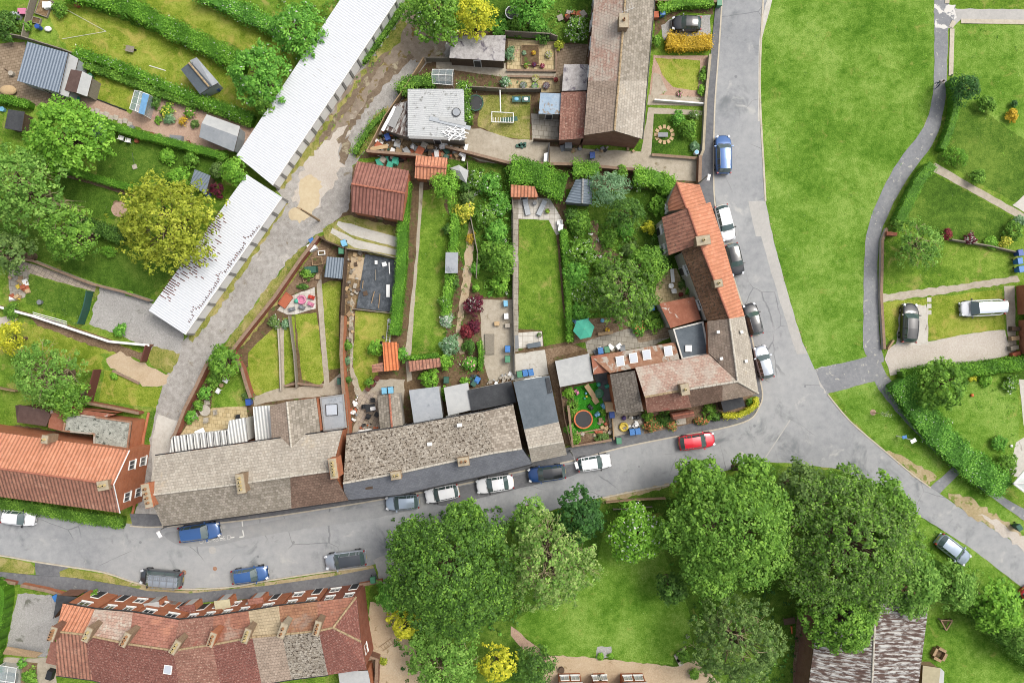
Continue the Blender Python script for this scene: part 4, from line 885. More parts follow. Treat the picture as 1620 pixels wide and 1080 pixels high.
patch('artificial_turf', 'turf', [(908, 612), (938, 606), (955, 600), (958, 675), (938, 685), (905, 684)], 6, .03)
patch('planting_bed', 'bare_soil', [(884, 612), (906, 612), (906, 684), (960, 676), (966, 695), (906, 706), (896, 680)], 5, .05)
patch('dark_paving', 'asphalt_dark', [(938, 590), (962, 588), (968, 640), (956, 640)], 7, .03)
patch('backyard', 'concrete', [(960, 640), (1015, 652), (1022, 690), (970, 695), (962, 660)], 7, .05)
patch('planting_bed', 'bare_soil', [(1015, 655), (1110, 640), (1190, 625), (1195, 640), (1180, 655), (1100, 668), (1020, 686)], z=.13, amp=.05, thick=.1)
# north gardens
patch('garden_soil', 'soil', [(590, 180), (712, 60), (660, -60), (940, -60), (930, 110), (920, 250), (905, 262), (700, 242), (560, 252)], 1, .1)
patch('wild_grass', 'lush_grass', [(700, -60), (940, -60), (930, 70), (800, 60), (780, 50), (700, 50)], 2, .1)
patch('gravel_garden', 'slabs_tan', [(803, 62), (880, 66), (878, 114), (803, 112)], 3, .04)
patch('garden_path', 'concrete', [(690, 98), (800, 100), (800, 110), (880, 116), (878, 124), (800, 122), (690, 108)], 5, .03)
patch('planting_bed', 'soil', [(718, 116), (800, 118), (800, 142), (718, 140)], 4, .04)
patch('patio', 'slabs_tan', [(800, 122), (885, 124), (886, 146), (800, 146)], 4, .04)
patch('patio', 'slabs_brown', [(882, 70), (930, 70), (926, 102), (892, 102), (890, 145), (878, 145)], 4, .04)
patch('lawn', 'dry_grass', [(760, 150), (840, 150), (838, 222), (800, 218), (755, 200)], 4, .08)
patch('backyard', 'slabs_grey', [(840, 180), (884, 182), (884, 224), (842, 222)], 5, .05)
patch('driveway', 'concrete', [(735, 203), (760, 204), (810, 220), (870, 222), (868, 262), (812, 262), (760, 255), (736, 245)], 5, .06)
patch('driveway', 'concrete', [(870, 232), (1014, 240), (1030, 246), (1104, 250), (1104, 287), (1060, 285), (1000, 270), (870, 262)], 6, .06)
patch('junk_yard', 'litter', [(590, 225), (640, 218), (740, 226), (738, 255), (660, 248), (585, 245)], 6, .1)
patch('front_garden', 'gravel_pink', [(1034, 88), (1120, 88), (1112, 160), (1026, 160)], 3, .03)
patch('lawn', 'yellow_lawn', [(1036, 92), (1108, 96), (1104, 144), (1064, 138), (1048, 118)], 5, .06)
patch('garden_path', 'concrete', [(1026, 150), (1114, 154), (1112, 168), (1024, 166)], 5, .03)
patch('garden_path', 'concrete', [(1034, 115), (1044, 118), (1056, 144), (1040, 152), (1030, 150)], 6, .03)
patch('garden_path', 'concrete', [(1026, 170), (1112, 176), (1110, 182), (1034, 180), (1030, 246), (1014, 244)], 5, .04)
patch('lawn', 'lush_grass', [(1034, 178), (1108, 182), (1100, 248), (1030, 244)], 4, .05)
patch('gravel_drive', 'gravel_grey', [(1046, 40), (1075, 25), (1125, 24), (1122, 66), (1050, 64)], 5, .12)
patch('front_garden', 'soil', [(1034, -60), (1135, -60), (1128, 24), (1080, 18), (1060, 30), (1036, 60)], 2, .05)
patch('driveway', 'concrete', [(1040, -5), (1130, 0), (1130, 6), (1040, 6)], 5, .02)
# far right gardens
patch('lawn', 'bright_grass', [(1504, 38), (1700, 40), (1700, 330), (1620, 300), (1560, 230), (1504, 200), (1508, 120)], 2, .1)
patch('lawn', 'lush_grass', [(1510, 160), (1560, 180), (1620, 220), (1700, 260), (1700, 340), (1610, 322), (1550, 290), (1482, 250), (1500, 200)], 3, .1)
patch('garden_path', 'concrete', [(1472, 262), (1480, 258), (1520, 282), (1620, 338), (1700, 380), (1700, 392), (1620, 350), (1530, 300), (1470, 268)], 5, .05)
patch('garden_path', 'concrete_pale', [(1602, 325), (1640, 290), (1660, 300), (1620, 335)], 6, .05)
patch('lawn', 'lush_grass', [(1470, 272), (1530, 302), (1600, 342), (1586, 386), (1500, 380), (1420, 350), (1430, 320)], 3, .1)
patch('lawn', 'lawn_grass', [(1400, 382), (1500, 384), (1600, 400), (1612, 440), (1500, 450), (1396, 462)], 3, .1)
patch('garden_path', 'concrete', [(1394, 466), (1470, 456), (1560, 444), (1610, 436), (1614, 446), (1560, 454), (1470, 468), (1394, 478)], 5, .1)
patch('lawn', 'yellow_lawn', [(1397, 478), (1470, 472), (1464, 486), (1430, 480), (1424, 520), (1408, 540), (1398, 530)], 4, .08)
patch('lawn', 'yellow_lawn', [(1470, 470), (1586, 458), (1590, 522), (1540, 526), (1464, 540)], 4, .08)
patch('garden_path', 'concrete', [(1588, 452), (1605, 452), (1608, 560), (1596, 560)], 5, .04)
patch('driveway', 'gravel_pale', [(1424, 540), (1468, 486), (1468, 540), (1540, 526), (1590, 522), (1600, 560), (1560, 570), (1409, 594), (1400, 568), (1405, 552)], 6, .08)
patch('driveway', 'concrete_pale', [(1424, 486), (1466, 482), (1468, 545), (1418, 545)], 7, .1)
patch('lawn', 'bright_grass', [(1504, 600), (1600, 590), (1614, 640), (1612, 700), (1594, 740), (1540, 720), (1480, 650)], 3, .1)
patch('lawn', 'lush_grass', [(1415, 590), (1620, 560), (1700, 560), (1700, 600), (1520, 600), (1420, 610)], 2, .1)
patch('garden_path', 'concrete_pale', [(1612, 600), (1700, 610), (1700, 780), (1596, 750), (1608, 700), (1622, 690)], 4, .06)
for k, (x, y) in enumerate([(1470, 474), (1470, 484), (1470, 494)]): patch('stepping_slab', 'concrete_pale', [(x-3.5, y-3.5), (x+3.5, y-3.5), (x+3.5, y+3.5), (x-3.5, y+3.5)], 8, 0)
# south: pub lawn, tree belt, barn
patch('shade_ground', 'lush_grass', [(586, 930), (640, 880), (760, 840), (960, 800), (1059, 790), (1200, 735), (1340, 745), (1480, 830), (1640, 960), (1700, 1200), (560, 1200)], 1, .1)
patch('pub_lawn', 'bright_grass', [(960, 830), (1040, 830), (1060, 900), (1090, 960), (1094, 1015), (1070, 1035), (1064, 1050), (980, 1046), (960, 1036), (920, 1040), (868, 1034), (820, 1000), (815, 980), (880, 940), (940, 900)], 3, .12)
patch('gravel_terrace', 'gravel_tan', [(862, 1035), (920, 1038), (960, 1042), (1064, 1054), (1100, 1045), (1140, 1080), (1100, 1140), (850, 1140), (860, 1060)], 4, .1)
patch('dirt_path', 'gravel_pink', [(808, 990), (816, 996), (866, 1036), (862, 1060), (830, 1030), (808, 1004)], 5, .08)
patch('stone_steps', 'gravel_grey', [(945, 1022), (966, 1022), (970, 1040), (942, 1042)], 6, .12)
patch('gravel_yard', 'gravel_tan', [(586, 950), (625, 958), (640, 1000), (680, 1080), (680, 1140), (590, 1140), (580, 1060)], 4, .15)
patch('pub_lawn', 'bright_grass', [(1466, 950), (1500, 940), (1580, 1000), (1640, 1040), (1700, 1140), (1452, 1140)], 3, .1)
patch('verge', 'bright_grass', [(1432, 806), (1472, 828), (1537, 869), (1584, 906), (1640, 948), (1700, 1000), (1640, 990), (1540, 930), (1470, 900), (1440, 860)], 3, .1)
patch('dirt_path', 'bare_soil', [(1262, 970), (1268, 970), (1270, 1000), (1262, 1040), (1258, 1140), (1252, 1140), (1256, 1030)], 5, .06)
patch('gravel_drive', 'gravel_grey', [(28, 938), (72, 940), (112, 944), (98, 960), (88, 1000), (72, 1040), (10, 1030), (16, 990)], 4, .1)
patch('backyard', 'concrete', [(0, 1040), (88, 1040), (92, 1140), (-60, 1140)], 3, .08)
patch('planting_bed', 'litter', [(30, 1045), (60, 1048), (56, 1090), (34, 1100)], 5, .08)
# painted parking bay and give-way marks
for a, b in [((383, 822), (384, 832)), ((384, 838), (386, 848)), ((386, 848), (379, 849)), ((371, 849), (364, 850)), ((356, 851), (348, 851)), ((340, 852), (334, 853))]: line([a, b], .14, 'paint_white')
def road_text(txt, px, py, size, deg, mat='paint_faint'):
    cu = bpy.data.curves.new('road_lettering', 'FONT'); cu.body = txt; cu.size = size; cu.extrude = 0; cu.align_x = 'CENTER'
    cu.space_character = 1.15; o = link(bpy.data.objects.new('road_lettering', cu)); cu.materials.append(MT[mat]); o.location = P(px, py, .03); o.rotation_euler = (0, 0, rad(deg)); return tag(o, kind='structure')
road_text('DISABLED', 341, 856, .75, 8)
line([(1208, 728), (1250, 664)], .12, 'asphalt_pale', z=.02)
# ================================================================ terrace 1 (tall, pale roof)
def terrace(specs, fe, rg, be, ze, zr, wallmat, group, ridgem='ridge_tile', front_facade=True, gcol='gutter_black'):
    """fe street-side eaves, rg ridge, be garden-side eaves (px, n+1 points); specs [(label, mat_front, mat_back)]"""
    out = []
    for i, (lab, mf, mbk) in enumerate(specs):
        F0, F1, R0, R1, B0, B1 = (*fe[i], ze), (*fe[i+1], ze), (*rg[i], zr), (*rg[i+1], zr), (*be[i], ze), (*be[i+1], ze)
        root, rf, wp = building('terraced_house', lab, 'house', [(mf, [F0, F1, R1, R0]), (mbk, [R0, R1, B1, B0])], [F0, F1, R1, B1, B0, R0], wallmat, group, ridges=[[R0, R1]], rmat=ridgem)
        for (a, b) in ((F0, F1), (B0, B1)):
            A, B = P3(a), P3(b); c = (P3(F0)+P3(B0)+P3(F1)+P3(B1))/4; m = (A+B)/2-c; d = B-A
            if Vector((d.y, -d.x, 0)).dot(m) < 0: A, B = B, A
            n = Vector(((B-A).y, -(B-A).x, 0)).normalized()
            facade(root, A-n*.148, B-n*.148, ze, 2 if (B-A).length > 3.6 else 1, 1, flip=bool(i % 2)); gutter(root, A, B, gcol)
        out.append((root, rf))
    return out
G1 = 'houses of the tall pale-roofed terrace'
T1 = terrace([('tall terraced house at the lane corner with all-pale rear slope and end chimney', 'tile_grey', 'tile_pale'), ('tall terraced house with slate-grey front slope and four-pot chimney', 'tile_grey', 'tile_pale'), ('tall terraced house with dark brown front slope next to the brick gable', 'tile_brown', 'tile_pale')],
   [(257, 832), (386, 815), (461, 804), (551, 791)], [(235, 783), (378, 765), (459, 753), (525, 744)], [(245, 721), (385, 701), (465, 690), (542, 680)], 5.3, 7.4, 'brick_orange', G1, 'ridge_pale')
chimney(T1[0][1], 232, 784, 8.2, 2.4, .75, -78, 4, 'brick_orange', 4.6); chimney(T1[1][1], 380, 765, 8.6, 1.9, .8, -82, 4, zb=6.2, pot='pot_cream'); chimney(T1[2][1], 527, 741, 8.6, 2.0, .75, -82, 5, 'brick_orange', 6, 'pot_cream')
# ---- terrace 2
G2 = 'houses of the low slate-fronted terrace'
T2 = terrace([('low terraced house with densely speckled rear slope beside the brick gable', 'slate', 'tile_speckle'), ('low terraced house with speckled tiles and one small roof vent', 'slate', 'tile_speckle'), ('low terraced house with speckled rear slope and a larger roof vent', 'slate', 'tile_speckle'), ('low terraced house with pale tiles next to the flat grey roof', 'slate', 'tile_dapple')],
   [(545, 791), (632, 782), (706, 765), (788, 747), (842, 733)], [(543, 764), (630, 748), (707, 731), (781, 716), (826, 709)], [(548, 688), (623, 677), (693, 664), (766, 651), (812, 640)], 4.6, 6.2, 'brick_white', G2, 'ridge_pale')
chimney(T2[0][1], 626, 752, 7.2, 1.0, .75, 8, 2, 'chimney_stone', 5.2, 'pot_cream'); chimney(T2[2][1], 733, 730, 7.2, 1.1, .8, 8, 2, 'chimney_stone', 5.2)
for (rf, x, y) in ((T2[1][1], 680, 702), (T2[2][1], 727, 672)):
    c = P(x, y, 5.5); mb = MB(); mb.box(c, (.5, .35, .35), .1, 0); mb.build('roof_vent', 'white_frame', rf)
# ---- subject house between
root, rf, wp = building('terraced_house', 'end terraced house with flat slate-coloured rear roof and pale tiled ridge', 'house',
   [('felt_slate', [(812, 604, 5.0), (869, 594, 5.0), (884, 667, 5.5), (829, 679, 5.5)]), ('tile_pale', [(829, 679, 5.5), (884, 667, 5.5), (892, 698, 6.4), (836, 708, 6.4)]), ('tile_pale', [(836, 708, 6.4), (892, 698, 6.4), (897, 719, 4.8), (841, 731, 4.8)])],
   [(841, 731, 4.8), (897, 719, 4.8), (892, 698, 6.4), (884, 667, 5.5), (869, 594, 5.0), (812, 604, 5.0), (829, 679, 5.5), (836, 708, 6.4)], 'brick_white', G2, ridges=[[(836, 708, 6.4), (892, 698, 6.4)]], rmat='ridge_pale')
facade(root, P(841, 731, 4.8)+Vector((.1, .16, 0)), P(897, 719, 4.8)+Vector((-.1, .16, 0)), 4.8, 2, 1)
MB().slab([P(863, 598, 5.16), P(869, 597, 5.16), P(874, 621, 5.2), P(866, 623, 5.2)], .12).build('roof_recess_dark', 'felt_black', rf)  # shade of the roof recess put into the black colour of a raised slab
opening(root, P(869, 594, 5)+Vector((0, -.15, 0)), P(812, 604, 5)+Vector((0, -.15, 0)), .5, 3.6, 1.4, 1.1); opening(root, P(869, 594, 5)+Vector((0, -.15, 0)), P(812, 604, 5)+Vector((0, -.15, 0)), .3, 0, .9, 2.05, 'door')
# ---- rear wings of terrace 1
building('rear_wing', 'gabled rear wing with brown tiles joined to the tall terrace', 'house wing', [('tile_taupe', [(427, 642, 4.6), (454, 635, 5.9), (461, 708, 5.9), (430, 697, 4.6)]), ('tile_grey', [(454, 635, 5.9), (500, 629, 4.6), (507, 684, 4.6), (461, 708, 5.9)])],
   [(430, 697, 4.6), (507, 684, 4.6), (500, 629, 4.6), (454, 635, 5.9), (427, 642, 4.6)], 'brick_orange', ridges=[[(454, 635, 5.9), (461, 708, 5.9)]], rmat='ridge_pale')
flatroof('lean_to', 'cream corrugated lean-to roof beside the brown rear wing', [(400, 643), (427, 641), (430, 695), (404, 698)], 3.0, 'poly_sheet', 'render_cream')
r_, rf_, _w = flatroof('flat_extension', 'flat grey extension roof with one square skylight', [(506, 628), (544, 623), (549, 676), (512, 682)], 3.0, 'felt_grey', 'brick_orange', .08, 'gutter_grey'); skylight_glass(r_, rf_, 525, 648, 3.05, 1.15, 1.1, 3, 0, fr='gutter_black')
wall([(547, 500), (545, 560), (548, 610), (552, 640), (556, 690)], 1.7, 'brick_orange', 'tall red brick boundary wall ending at the gap between the two terraces', .3)
r_, rf_, _w = flatroof('conservatory', 'white glass-roofed lean-to with dark bars behind the corner house', [(272, 690), (350, 681), (360, 680), (362, 665), (388, 660), (392, 698), (268, 716)], 2.9, 'poly_sheet', 'white_frame', cat='conservatory')
mb = MB()
for i in range(9):
    t = i/8; mb.tube(P(274+84*t, 690-9*t, 3.0), P(276+84*t, 714-11.5*t, 3.0), .04, .04, 4)
mb.build('glazing_bars', 'gutter_black', rf_)
# ---- rear wings of terrace 2
building('rear_wing', 'small lean-to rear wing with weathered grey tiles and red ridge', 'house wing', [('tile_grey', [(597, 626, 3.0), (616, 623, 3.7), (620, 677, 3.7), (601, 680, 3.0)]), ('tile_grey', [(616, 623, 3.7), (631, 622, 3.0), (638, 675, 3.0), (620, 677, 3.7)])],
   [(601, 680, 3.0), (638, 675, 3.0), (631, 622, 3.0), (616, 623, 3.7), (597, 626, 3.0)], 'brick_white', ridges=[[(616, 623, 3.7), (620, 677, 3.7)]], rmat='ridge_red')
flatroof('flat_extension', 'flat pale blue-grey felt extension with puddle stains', [(647, 617), (694, 611), (701, 661), (655, 671)], 3.0, 'felt_grey', 'render_white')
flatroof('flat_extension', 'flat light grey sheeted extension left of the black felt roof', [(702, 613), (740, 605), (747, 648), (709, 657)], 3.0, 'felt_pale', 'render_white')
flatroof('flat_extension', 'flat black felt extension along the back of the low terrace', [(740, 617), (809, 603), (817, 636), (746, 650)], 3.2, 'felt_black', 'render_white')
# ================================================================ corner block
G3 = 'houses of the corner block'
b1, r1_, w1 = building('terraced_house', 'corner block house with pinkish rear slope and stone chimney', 'house', [('tile_pinkgrey', [(1005, 581, 4.8), (1073, 569, 4.8), (1086, 616, 6.8), (1020, 628, 6.8)]), ('tile_red_worn', [(1020, 628, 6.8), (1086, 616, 6.8), (1094, 644, 4.8), (1024, 653, 4.8)])],
   [(1024, 653, 4.8), (1094, 644, 4.8), (1086, 616, 6.8), (1073, 569, 4.8), (1005, 581, 4.8), (1020, 628, 6.8)], 'brick_orange', G3, ridges=[[(1020, 628, 6.8), (1086, 616, 6.8)]])
facade(b1, P(1024, 653, 4.8)+Vector((0, .16, 0)), P(1094, 644, 4.8)+Vector((0, .16, 0)), 4.8); chimney(r1_, 1084, 616, 8.0, .8, 1.1, 10, 1, 'chimney_stone', 6, 'pot_cream')
b2, r2_, w2 = building('terraced_house', 'corner house with hipped pale tiled roof pointing at the junction', 'house',
   [('tile_pinkgrey', [(1073, 569, 4.8), (1121, 560, 4.8), (1167, 603, 6.8), (1086, 616, 6.8)]), ('tile_brown', [(1086, 616, 6.8), (1143, 607, 6.8), (1143, 634, 4.8), (1094, 644, 4.8)]), ('tile_taupe', [(1143, 607, 6.8), (1167, 603, 6.8), (1200, 623, 4.8), (1143, 634, 4.8)]),
    ('tile_taupe', [(1119, 508, 4.8), (1154, 504, 6.8), (1167, 603, 6.8), (1121, 558, 4.8)]), ('tile_pale', [(1154, 504, 6.8), (1178, 500, 4.8), (1188, 546, 4.8), (1200, 621, 4.8), (1167, 603, 6.8)])],
   [(1094, 644, 4.8), (1143, 634, 4.8), (1200, 622, 4.8), (1188, 546, 4.8), (1178, 500, 4.8), (1154, 504, 6.8), (1119, 508, 4.8), (1121, 560, 4.8), (1073, 569, 4.8), (1086, 616, 6.8)], 'brick_orange', G3, ridges=[[(1086, 616, 6.8), (1167, 603, 6.8)], [(1154, 504, 6.8), (1167, 603, 6.8)], [(1167, 603, 6.8), (1200, 622, 4.8)]], rmat='ridge_pale')
facade(b2, P(1094, 644, 4.8)+Vector((0, .16, 0)), P(1200, 622, 4.8)+Vector((-.3, .2, 0)), 4.8, 3)
for x, y in ((1136, 525), (1141, 567), (1173, 525), (1180, 571)):
    mb = MB(); mb.box(P(x, y, 6.0), (.3, .3, .35), .2); mb.build('roof_vent', 'white_frame', r2_)
def ehouse(lab, w0, w1_, r0, r1, e0, e1, ze, zr, mw, me, rm='ridge_red'):
    A = [(*e0, ze), (*e1, ze), (*r1, zr), (*w1_, ze), (*w0, ze), (*r0, zr)]
    root, rf, wp = building('terraced_house', lab, 'house', [(mw, [A[4], A[5], A[2], A[3]]), (me, [A[5], A[0], A[1], A[2]])], A, 'brick_white', G3, ridges=[[A[5], A[2]]], rmat=rm)
    n = Vector((-.15, .03, 0)); facade(root, P(*e1, ze)+n, P(*e0, ze)+n, ze); facade(root, P(*w0, ze)-n, P(*w1_, ze)-n, ze); return root, rf
e1 = ehouse('small cottage end with new orange pantiles and ivy on its gable', (1056, 322), (1058, 334), (1070, 288), (1086, 330), (1107, 292), (1117, 321), 3.6, 5.2, 'tile_orange', 'tile_orange')
e2 = ehouse('cottage with dark-weathered wide west slope and bright orange street slope', (1047, 344), (1058, 404), (1088, 329), (1107, 385), (1124, 320), (1142, 374), 4.6, 6.6, 'tile_orange_worn', 'tile_orange')
e3 = ehouse('long cottage with mossy brown garden slope and orange street slope', (1078, 397), (1119, 508), (1107, 385), (1154, 504), (1142, 374), (1178, 500), 4.6, 6.6, 'tile_mossy_pan', 'tile_orange')
chimney(e2[1], 1113, 380, 7.6, 1.4, .9, 8, 1, 'chimney_stone', 5.4, 'pot_cream'); chimney(e3[1], 1137, 448, 7.6, .8, .7, 10, 1, 'chimney_stone', 5.6, 'pot_cream')
flatroof('flat_extension', 'low brown-red felt roof in the corner block courtyard', [(1043, 480), (1098, 469), (1109, 505), (1061, 519)], 3.0, 'felt_rust', 'brick_white')
r_, rf_, _w = flatroof('flat_extension', 'dark flat roof with white parapet and small roof vent', [(1064, 520), (1112, 508), (1122, 560), (1078, 568)], 3.2, 'felt_slate', 'render_white', .2, 'render_white')
MB().box(P(1089, 551, 3.3), (.7, .7, .3)).build('roof_vent', 'white_frame', rf_)
r_, rf_, _w = flatroof('rear_extension', 'rust-patched low roof carrying four skylights', [(935, 564, 2.9), (1068, 541, 2.9), (1075, 568, 3.7), (965, 590, 3.7)], 3, 'rusty_roof', 'brick_white', cat='house wing')
for x, y in ((981, 571), (1002, 566), (1023, 561), (1057, 555)): skylight_glass(r_, rf_, x, y, 3.38, .75, .95, 8)
flatroof('flat_extension', 'red-brown square roof between the grey shed and the skylights', [(935, 563), (962, 559), (966, 588), (939, 592)], 3.0, 'felt_rust', 'brick_white')
flatroof('flat_shed', 'flat grey shed roof on posts beside the play garden', [(878, 571), (932, 559), (939, 602), (886, 612)], 2.6, 'felt_pale', 'wood_grey')
building('rear_wing', 'dark mossy tiled wing at the end of the corner block', 'house wing', [('tile_greydark', [(965, 592, 4.4), (1004, 586, 5.6), (1018, 650, 5.6), (975, 655, 4.4)])], [(975, 655, 4.4), (1018, 650, 5.6), (1004, 586, 5.6), (965, 592, 4.4)], 'brick_orange')
r_, rf_, _w = pitched('porch', 'red-tiled porch in front of the corner block', (1062, 654), (1096, 648), (1099, 658), (1066, 664), (1064, 658), (1098, 652), 2.4, 2.9, 'tile_red', wallmat='brick_orange', cat='porch', rmat='ridge_red', door=True)
flatroof('carport', 'dark fabric canopy tucked behind the yellow hedge', [(1140, 634), (1175, 628), (1179, 642), (1145, 652)], 2.3, 'felt_black', 'wood_dark', cat='canopy')
# ================================================================ top terrace
G4 = 'houses of the north terrace'
def nhouse(lab, y0, y1, mw, me, wallm='brick_brown'):
    X = lambda a, b, y: a+(b-a)*(y+0)/213.0
    we = lambda y: (X(940, 924, y), y+ (0)); rg_ = lambda y: (X(989, 972, y), y-7*(y > 200)); ea = lambda y: (X(1035, 1016, y), y+6*(y > 200))
    A = [(*we(y1), 4.8), (*rg_(y1), 6.6), (*ea(y1), 4.8), (*ea(y0), 4.8), (*rg_(y0), 6.6), (*we(y0), 4.8)]
    root, rf, wp = building('terraced_house', lab, 'house', [(mw, [A[0], A[1], A[4], A[5]]), (me, [A[1], A[2], A[3], A[4]])], A, wallm, G4, ridges=[[A[4], A[1]]])
    facade(root, P3(A[2])-Vector((.148, 0, 0)), P3(A[3])-Vector((.148, 0, 0)), 4.8); facade(root, P3(A[5])+Vector((.148, 0, 0)), P3(A[0])+Vector((.148, 0, 0)), 4.8)
    gutter(root, P3(A[2]), P3(A[3])); return root, rf
nhouse('north terrace house cut by the top edge of the picture', -110, -30, 'tile_grey', 'tile_pale')
n1 = nhouse('north terrace house north of the chimney with spotted roof', -30, 34, 'tile_pinkgrey', 'tile_grey'); n2 = nhouse('middle north terrace house with pink-red patches on its west slope', 34, 128, 'tile_pinkgrey', 'tile_grey')
n3 = nhouse('end house of the north terrace with brown brick south gable', 128, 214, 'tile_taupe', 'tile_pale')
chimney(n2[1], 987, 32, 7.8, .9, 1.4, 0, 1, 'chimney_stone', 5.8)
mb = MB(); c = P(993, 20, 7.6); mb.tube(P(990, 30, 6.5), c, .025, .02, 5); mb.tube(c-Vector((.7, 0, 0)), c+Vector((.7, .5, 0)), .015, .015, 4)
for k in range(5): mb.tube(c+Vector((-.5+k*.25, -.35+.18*k, 0)), c+Vector((-.6+k*.25, .35+.18*k, 0)), .01, .01, 4)
mb.build('tv_aerial', 'steel', n2[1])
building('lean_to', 'red-brown tiled lean-to against the end of the north terrace', 'outbuilding', [('tile_red_worn', [(888, 146, 2.6), (928, 145, 3.6), (923, 219, 3.6), (884, 222, 2.6)])], [(888, 146, 2.6), (928, 145, 3.6), (923, 219, 3.6), (884, 222, 2.6)], 'brick_brown')
flatroof('flat_extension', 'flat mottled grey roof north of the red-brown lean-to', [(892, 102), (931, 102), (928, 143), (889, 144)], 2.8, 'felt_weather', 'brick_brown')
flatroof('shed', 'small shed with patchy blue-white felt roof', [(855, 147), (888, 148), (886, 181), (852, 180)], 2.3, 'felt_blue', 'wood_grey', cat='shed')
# ================================================================ left orange house
bL, rL, wL = building('brick_house', 'large brick house with bright orange north slope beside the lane', 'house', [('tile_orange', [(-70, 674, 5.2), (205, 712, 5.2), (180, 766, 7.4), (-70, 731, 7.4)]), ('tile_orange_worn', [(-70, 731, 7.4), (180, 766, 7.4), (190, 811, 5.2), (-70, 776, 5.2)])],
   [(-70, 776, 5.2), (190, 811, 5.2), (180, 766, 7.4), (205, 712, 5.2), (-70, 674, 5.2)], 'brick_orange', ridges=[[(-70, 731, 7.4), (180, 766, 7.4)]], rmat='ridge_red')
chimney(rL, 162, 768, 8.1, .9, 1.1, -80, 2, 'chimney_stone', 6.6, 'pot_cream'); chimney(rL, 70, 695, 7.0, .6, .8, -8, 1, 'chimney_stone', 5, 'pot_cream')
ga, gb = P(190, 811, 5.2), P(205, 712, 5.2); gn = Vector((-.14, 0, 0))
for f in (.22, .74):
    for z in (3.9, 1.4): opening(bL, ga+gn, gb+gn, f, z, 1.0, 1.3)
gutter(bL, P(205, 712, 5.2), P(180, 766, 7.4), 'white_frame', .0, -.02); gutter(bL, P(180, 766, 7.4), P(190, 811, 5.2), 'white_frame', .0, -.02)
opening(bL, P(-70, 776, 5.2)+Vector((0, .16, 0)), P(190, 811, 5.2)+Vector((0, .16, 0)), .85, 3.9, 1.1, 1.2); opening(bL, P(-70, 776, 5.2)+Vector((0, .16, 0)), P(190, 811, 5.2)+Vector((0, .16, 0)), .6, 1.5, 1.4, 1.3)
flatroof('rear_extension', 'brick extension with lichen-covered flat roof behind the orange-roofed house', [(105, 652), (209, 666), (203, 712), (149, 705), (149, 687), (100, 682)], 3.3, 'lichen_roof', 'brick_orange', .18, 'rusty_roof', cat='house wing')
building('outhouse', 'dark red-brown hipped outhouse roof under the spreading tree', 'outbuilding', [('felt_brown', [(24, 641, 2.3), (27, 668, 2.3), (73, 674, 2.3), (80, 656, 2.8), (72, 648, 2.9), (30, 640, 2.9)]), ], [(24, 641, 2.3), (27, 668, 2.3), (73, 674, 2.3), (80, 656, 2.8), (72, 648, 2.9), (30, 640, 2.9)], 'wood_red')
building('outhouse', 'low outhouse with pinkish felt roof between yard wall and lichen roof', 'outbuilding', [('felt_rust', [(80, 642, 2.5), (184, 655, 2.5), (165, 660, 2.5), (106, 653, 2.5), (98, 682, 2.5), (76, 676, 2.5)])], [(80, 642, 2.5), (184, 655, 2.5), (165, 660, 2.5), (106, 653, 2.5), (98, 682, 2.5), (76, 676, 2.5)], 'brick_orange')
# ================================================================ south-west terrace
G5 = 'houses of the south-west brick terrace'
sx_r = [(89, 998), (133, 1003), (204, 1018), (274, 1028), (336, 1019), (399, 1007), (446, 1003), (504, 997)]
sx_f = [(99, 954), (150, 963), (210, 968), (283, 980), (338, 974), (393, 966), (441, 958), (502, 951)]
sx_b = [(89, 1068), (146, 1075), (196, 1090), (286, 1102), (352, 1098), (414, 1082), (461, 1074), (519, 1067)]
lab5 = [('south-west terrace house with bright orange pantiles at the gravel drive end', 'tile_orange', 'tile_orange_worn'), ('south-west terrace house with greyish patches on its street slope', 'tile_pinkgrey', 'tile_red_dark'), ('south-west terrace house with even salmon tiles and one skylight', 'tile_red', 'tile_red_dark'), ('south-west terrace house right of the skylight where the row bends', 'tile_red_worn', 'tile_red_worn'),
        ('south-west terrace house with yellow lichen patch on red tiles', 'tile_lichen', 'tile_red_dark'), ('south-west terrace house with cream tiles', 'tile_cream', 'tile_taupe'), ('south-west terrace house with rust orange street slope and speckled rear', 'tile_rust', 'tile_speckle')]
T5 = terrace(lab5, sx_f, sx_r, sx_b, 5.2, 7.2, 'brick_orange', G5, 'ridge_tile')
for k, (x, y, m) in enumerate(((82, 1003, 'brick_brown'), (137, 1004, 'chimney_stone'), (197, 1012, 'chimney_stone'), (276, 1024, 'chimney_stone'), (334, 1012, 'brick_orange'), (389, 1006, 'chimney_stone'), (446, 998, 'mortar_pale'))):
    chimney(T5[k][1], x, y, 8.3, 1.45, .6, 70-4*k*(k < 4), (4, 2, 3, 3, 3, 4, 2)[k], m, 6, ('pot_clay', 'pot_cream')[k % 2])
root, rf, wp = building('terraced_house', 'hipped end house of the south-west terrace with dark red tiles', 'house', [('tile_lichen', [(502, 951, 5.2), (564, 943, 5.2), (527, 992, 7.2), (504, 997, 7.2)]), ('tile_red_dark', [(564, 943, 5.2), (571, 1014, 5.6), (527, 992, 7.2)]), ('tile_red_dark', [(504, 997, 7.2), (527, 992, 7.2), (571, 1014, 5.6), (580, 1058, 5.2), (519, 1067, 5.2)])],
   [(519, 1067, 5.2), (580, 1058, 5.2), (571, 1014, 5.5), (564, 943, 5.2), (502, 951, 5.2), (504, 997, 7.2)], 'brick_red', G5, ridges=[[(504, 997, 7.2), (527, 992, 7.2)], [(527, 992, 7.2), (564, 943, 5.2)], [(527, 992, 7.2), (571, 1014, 5.6)]])
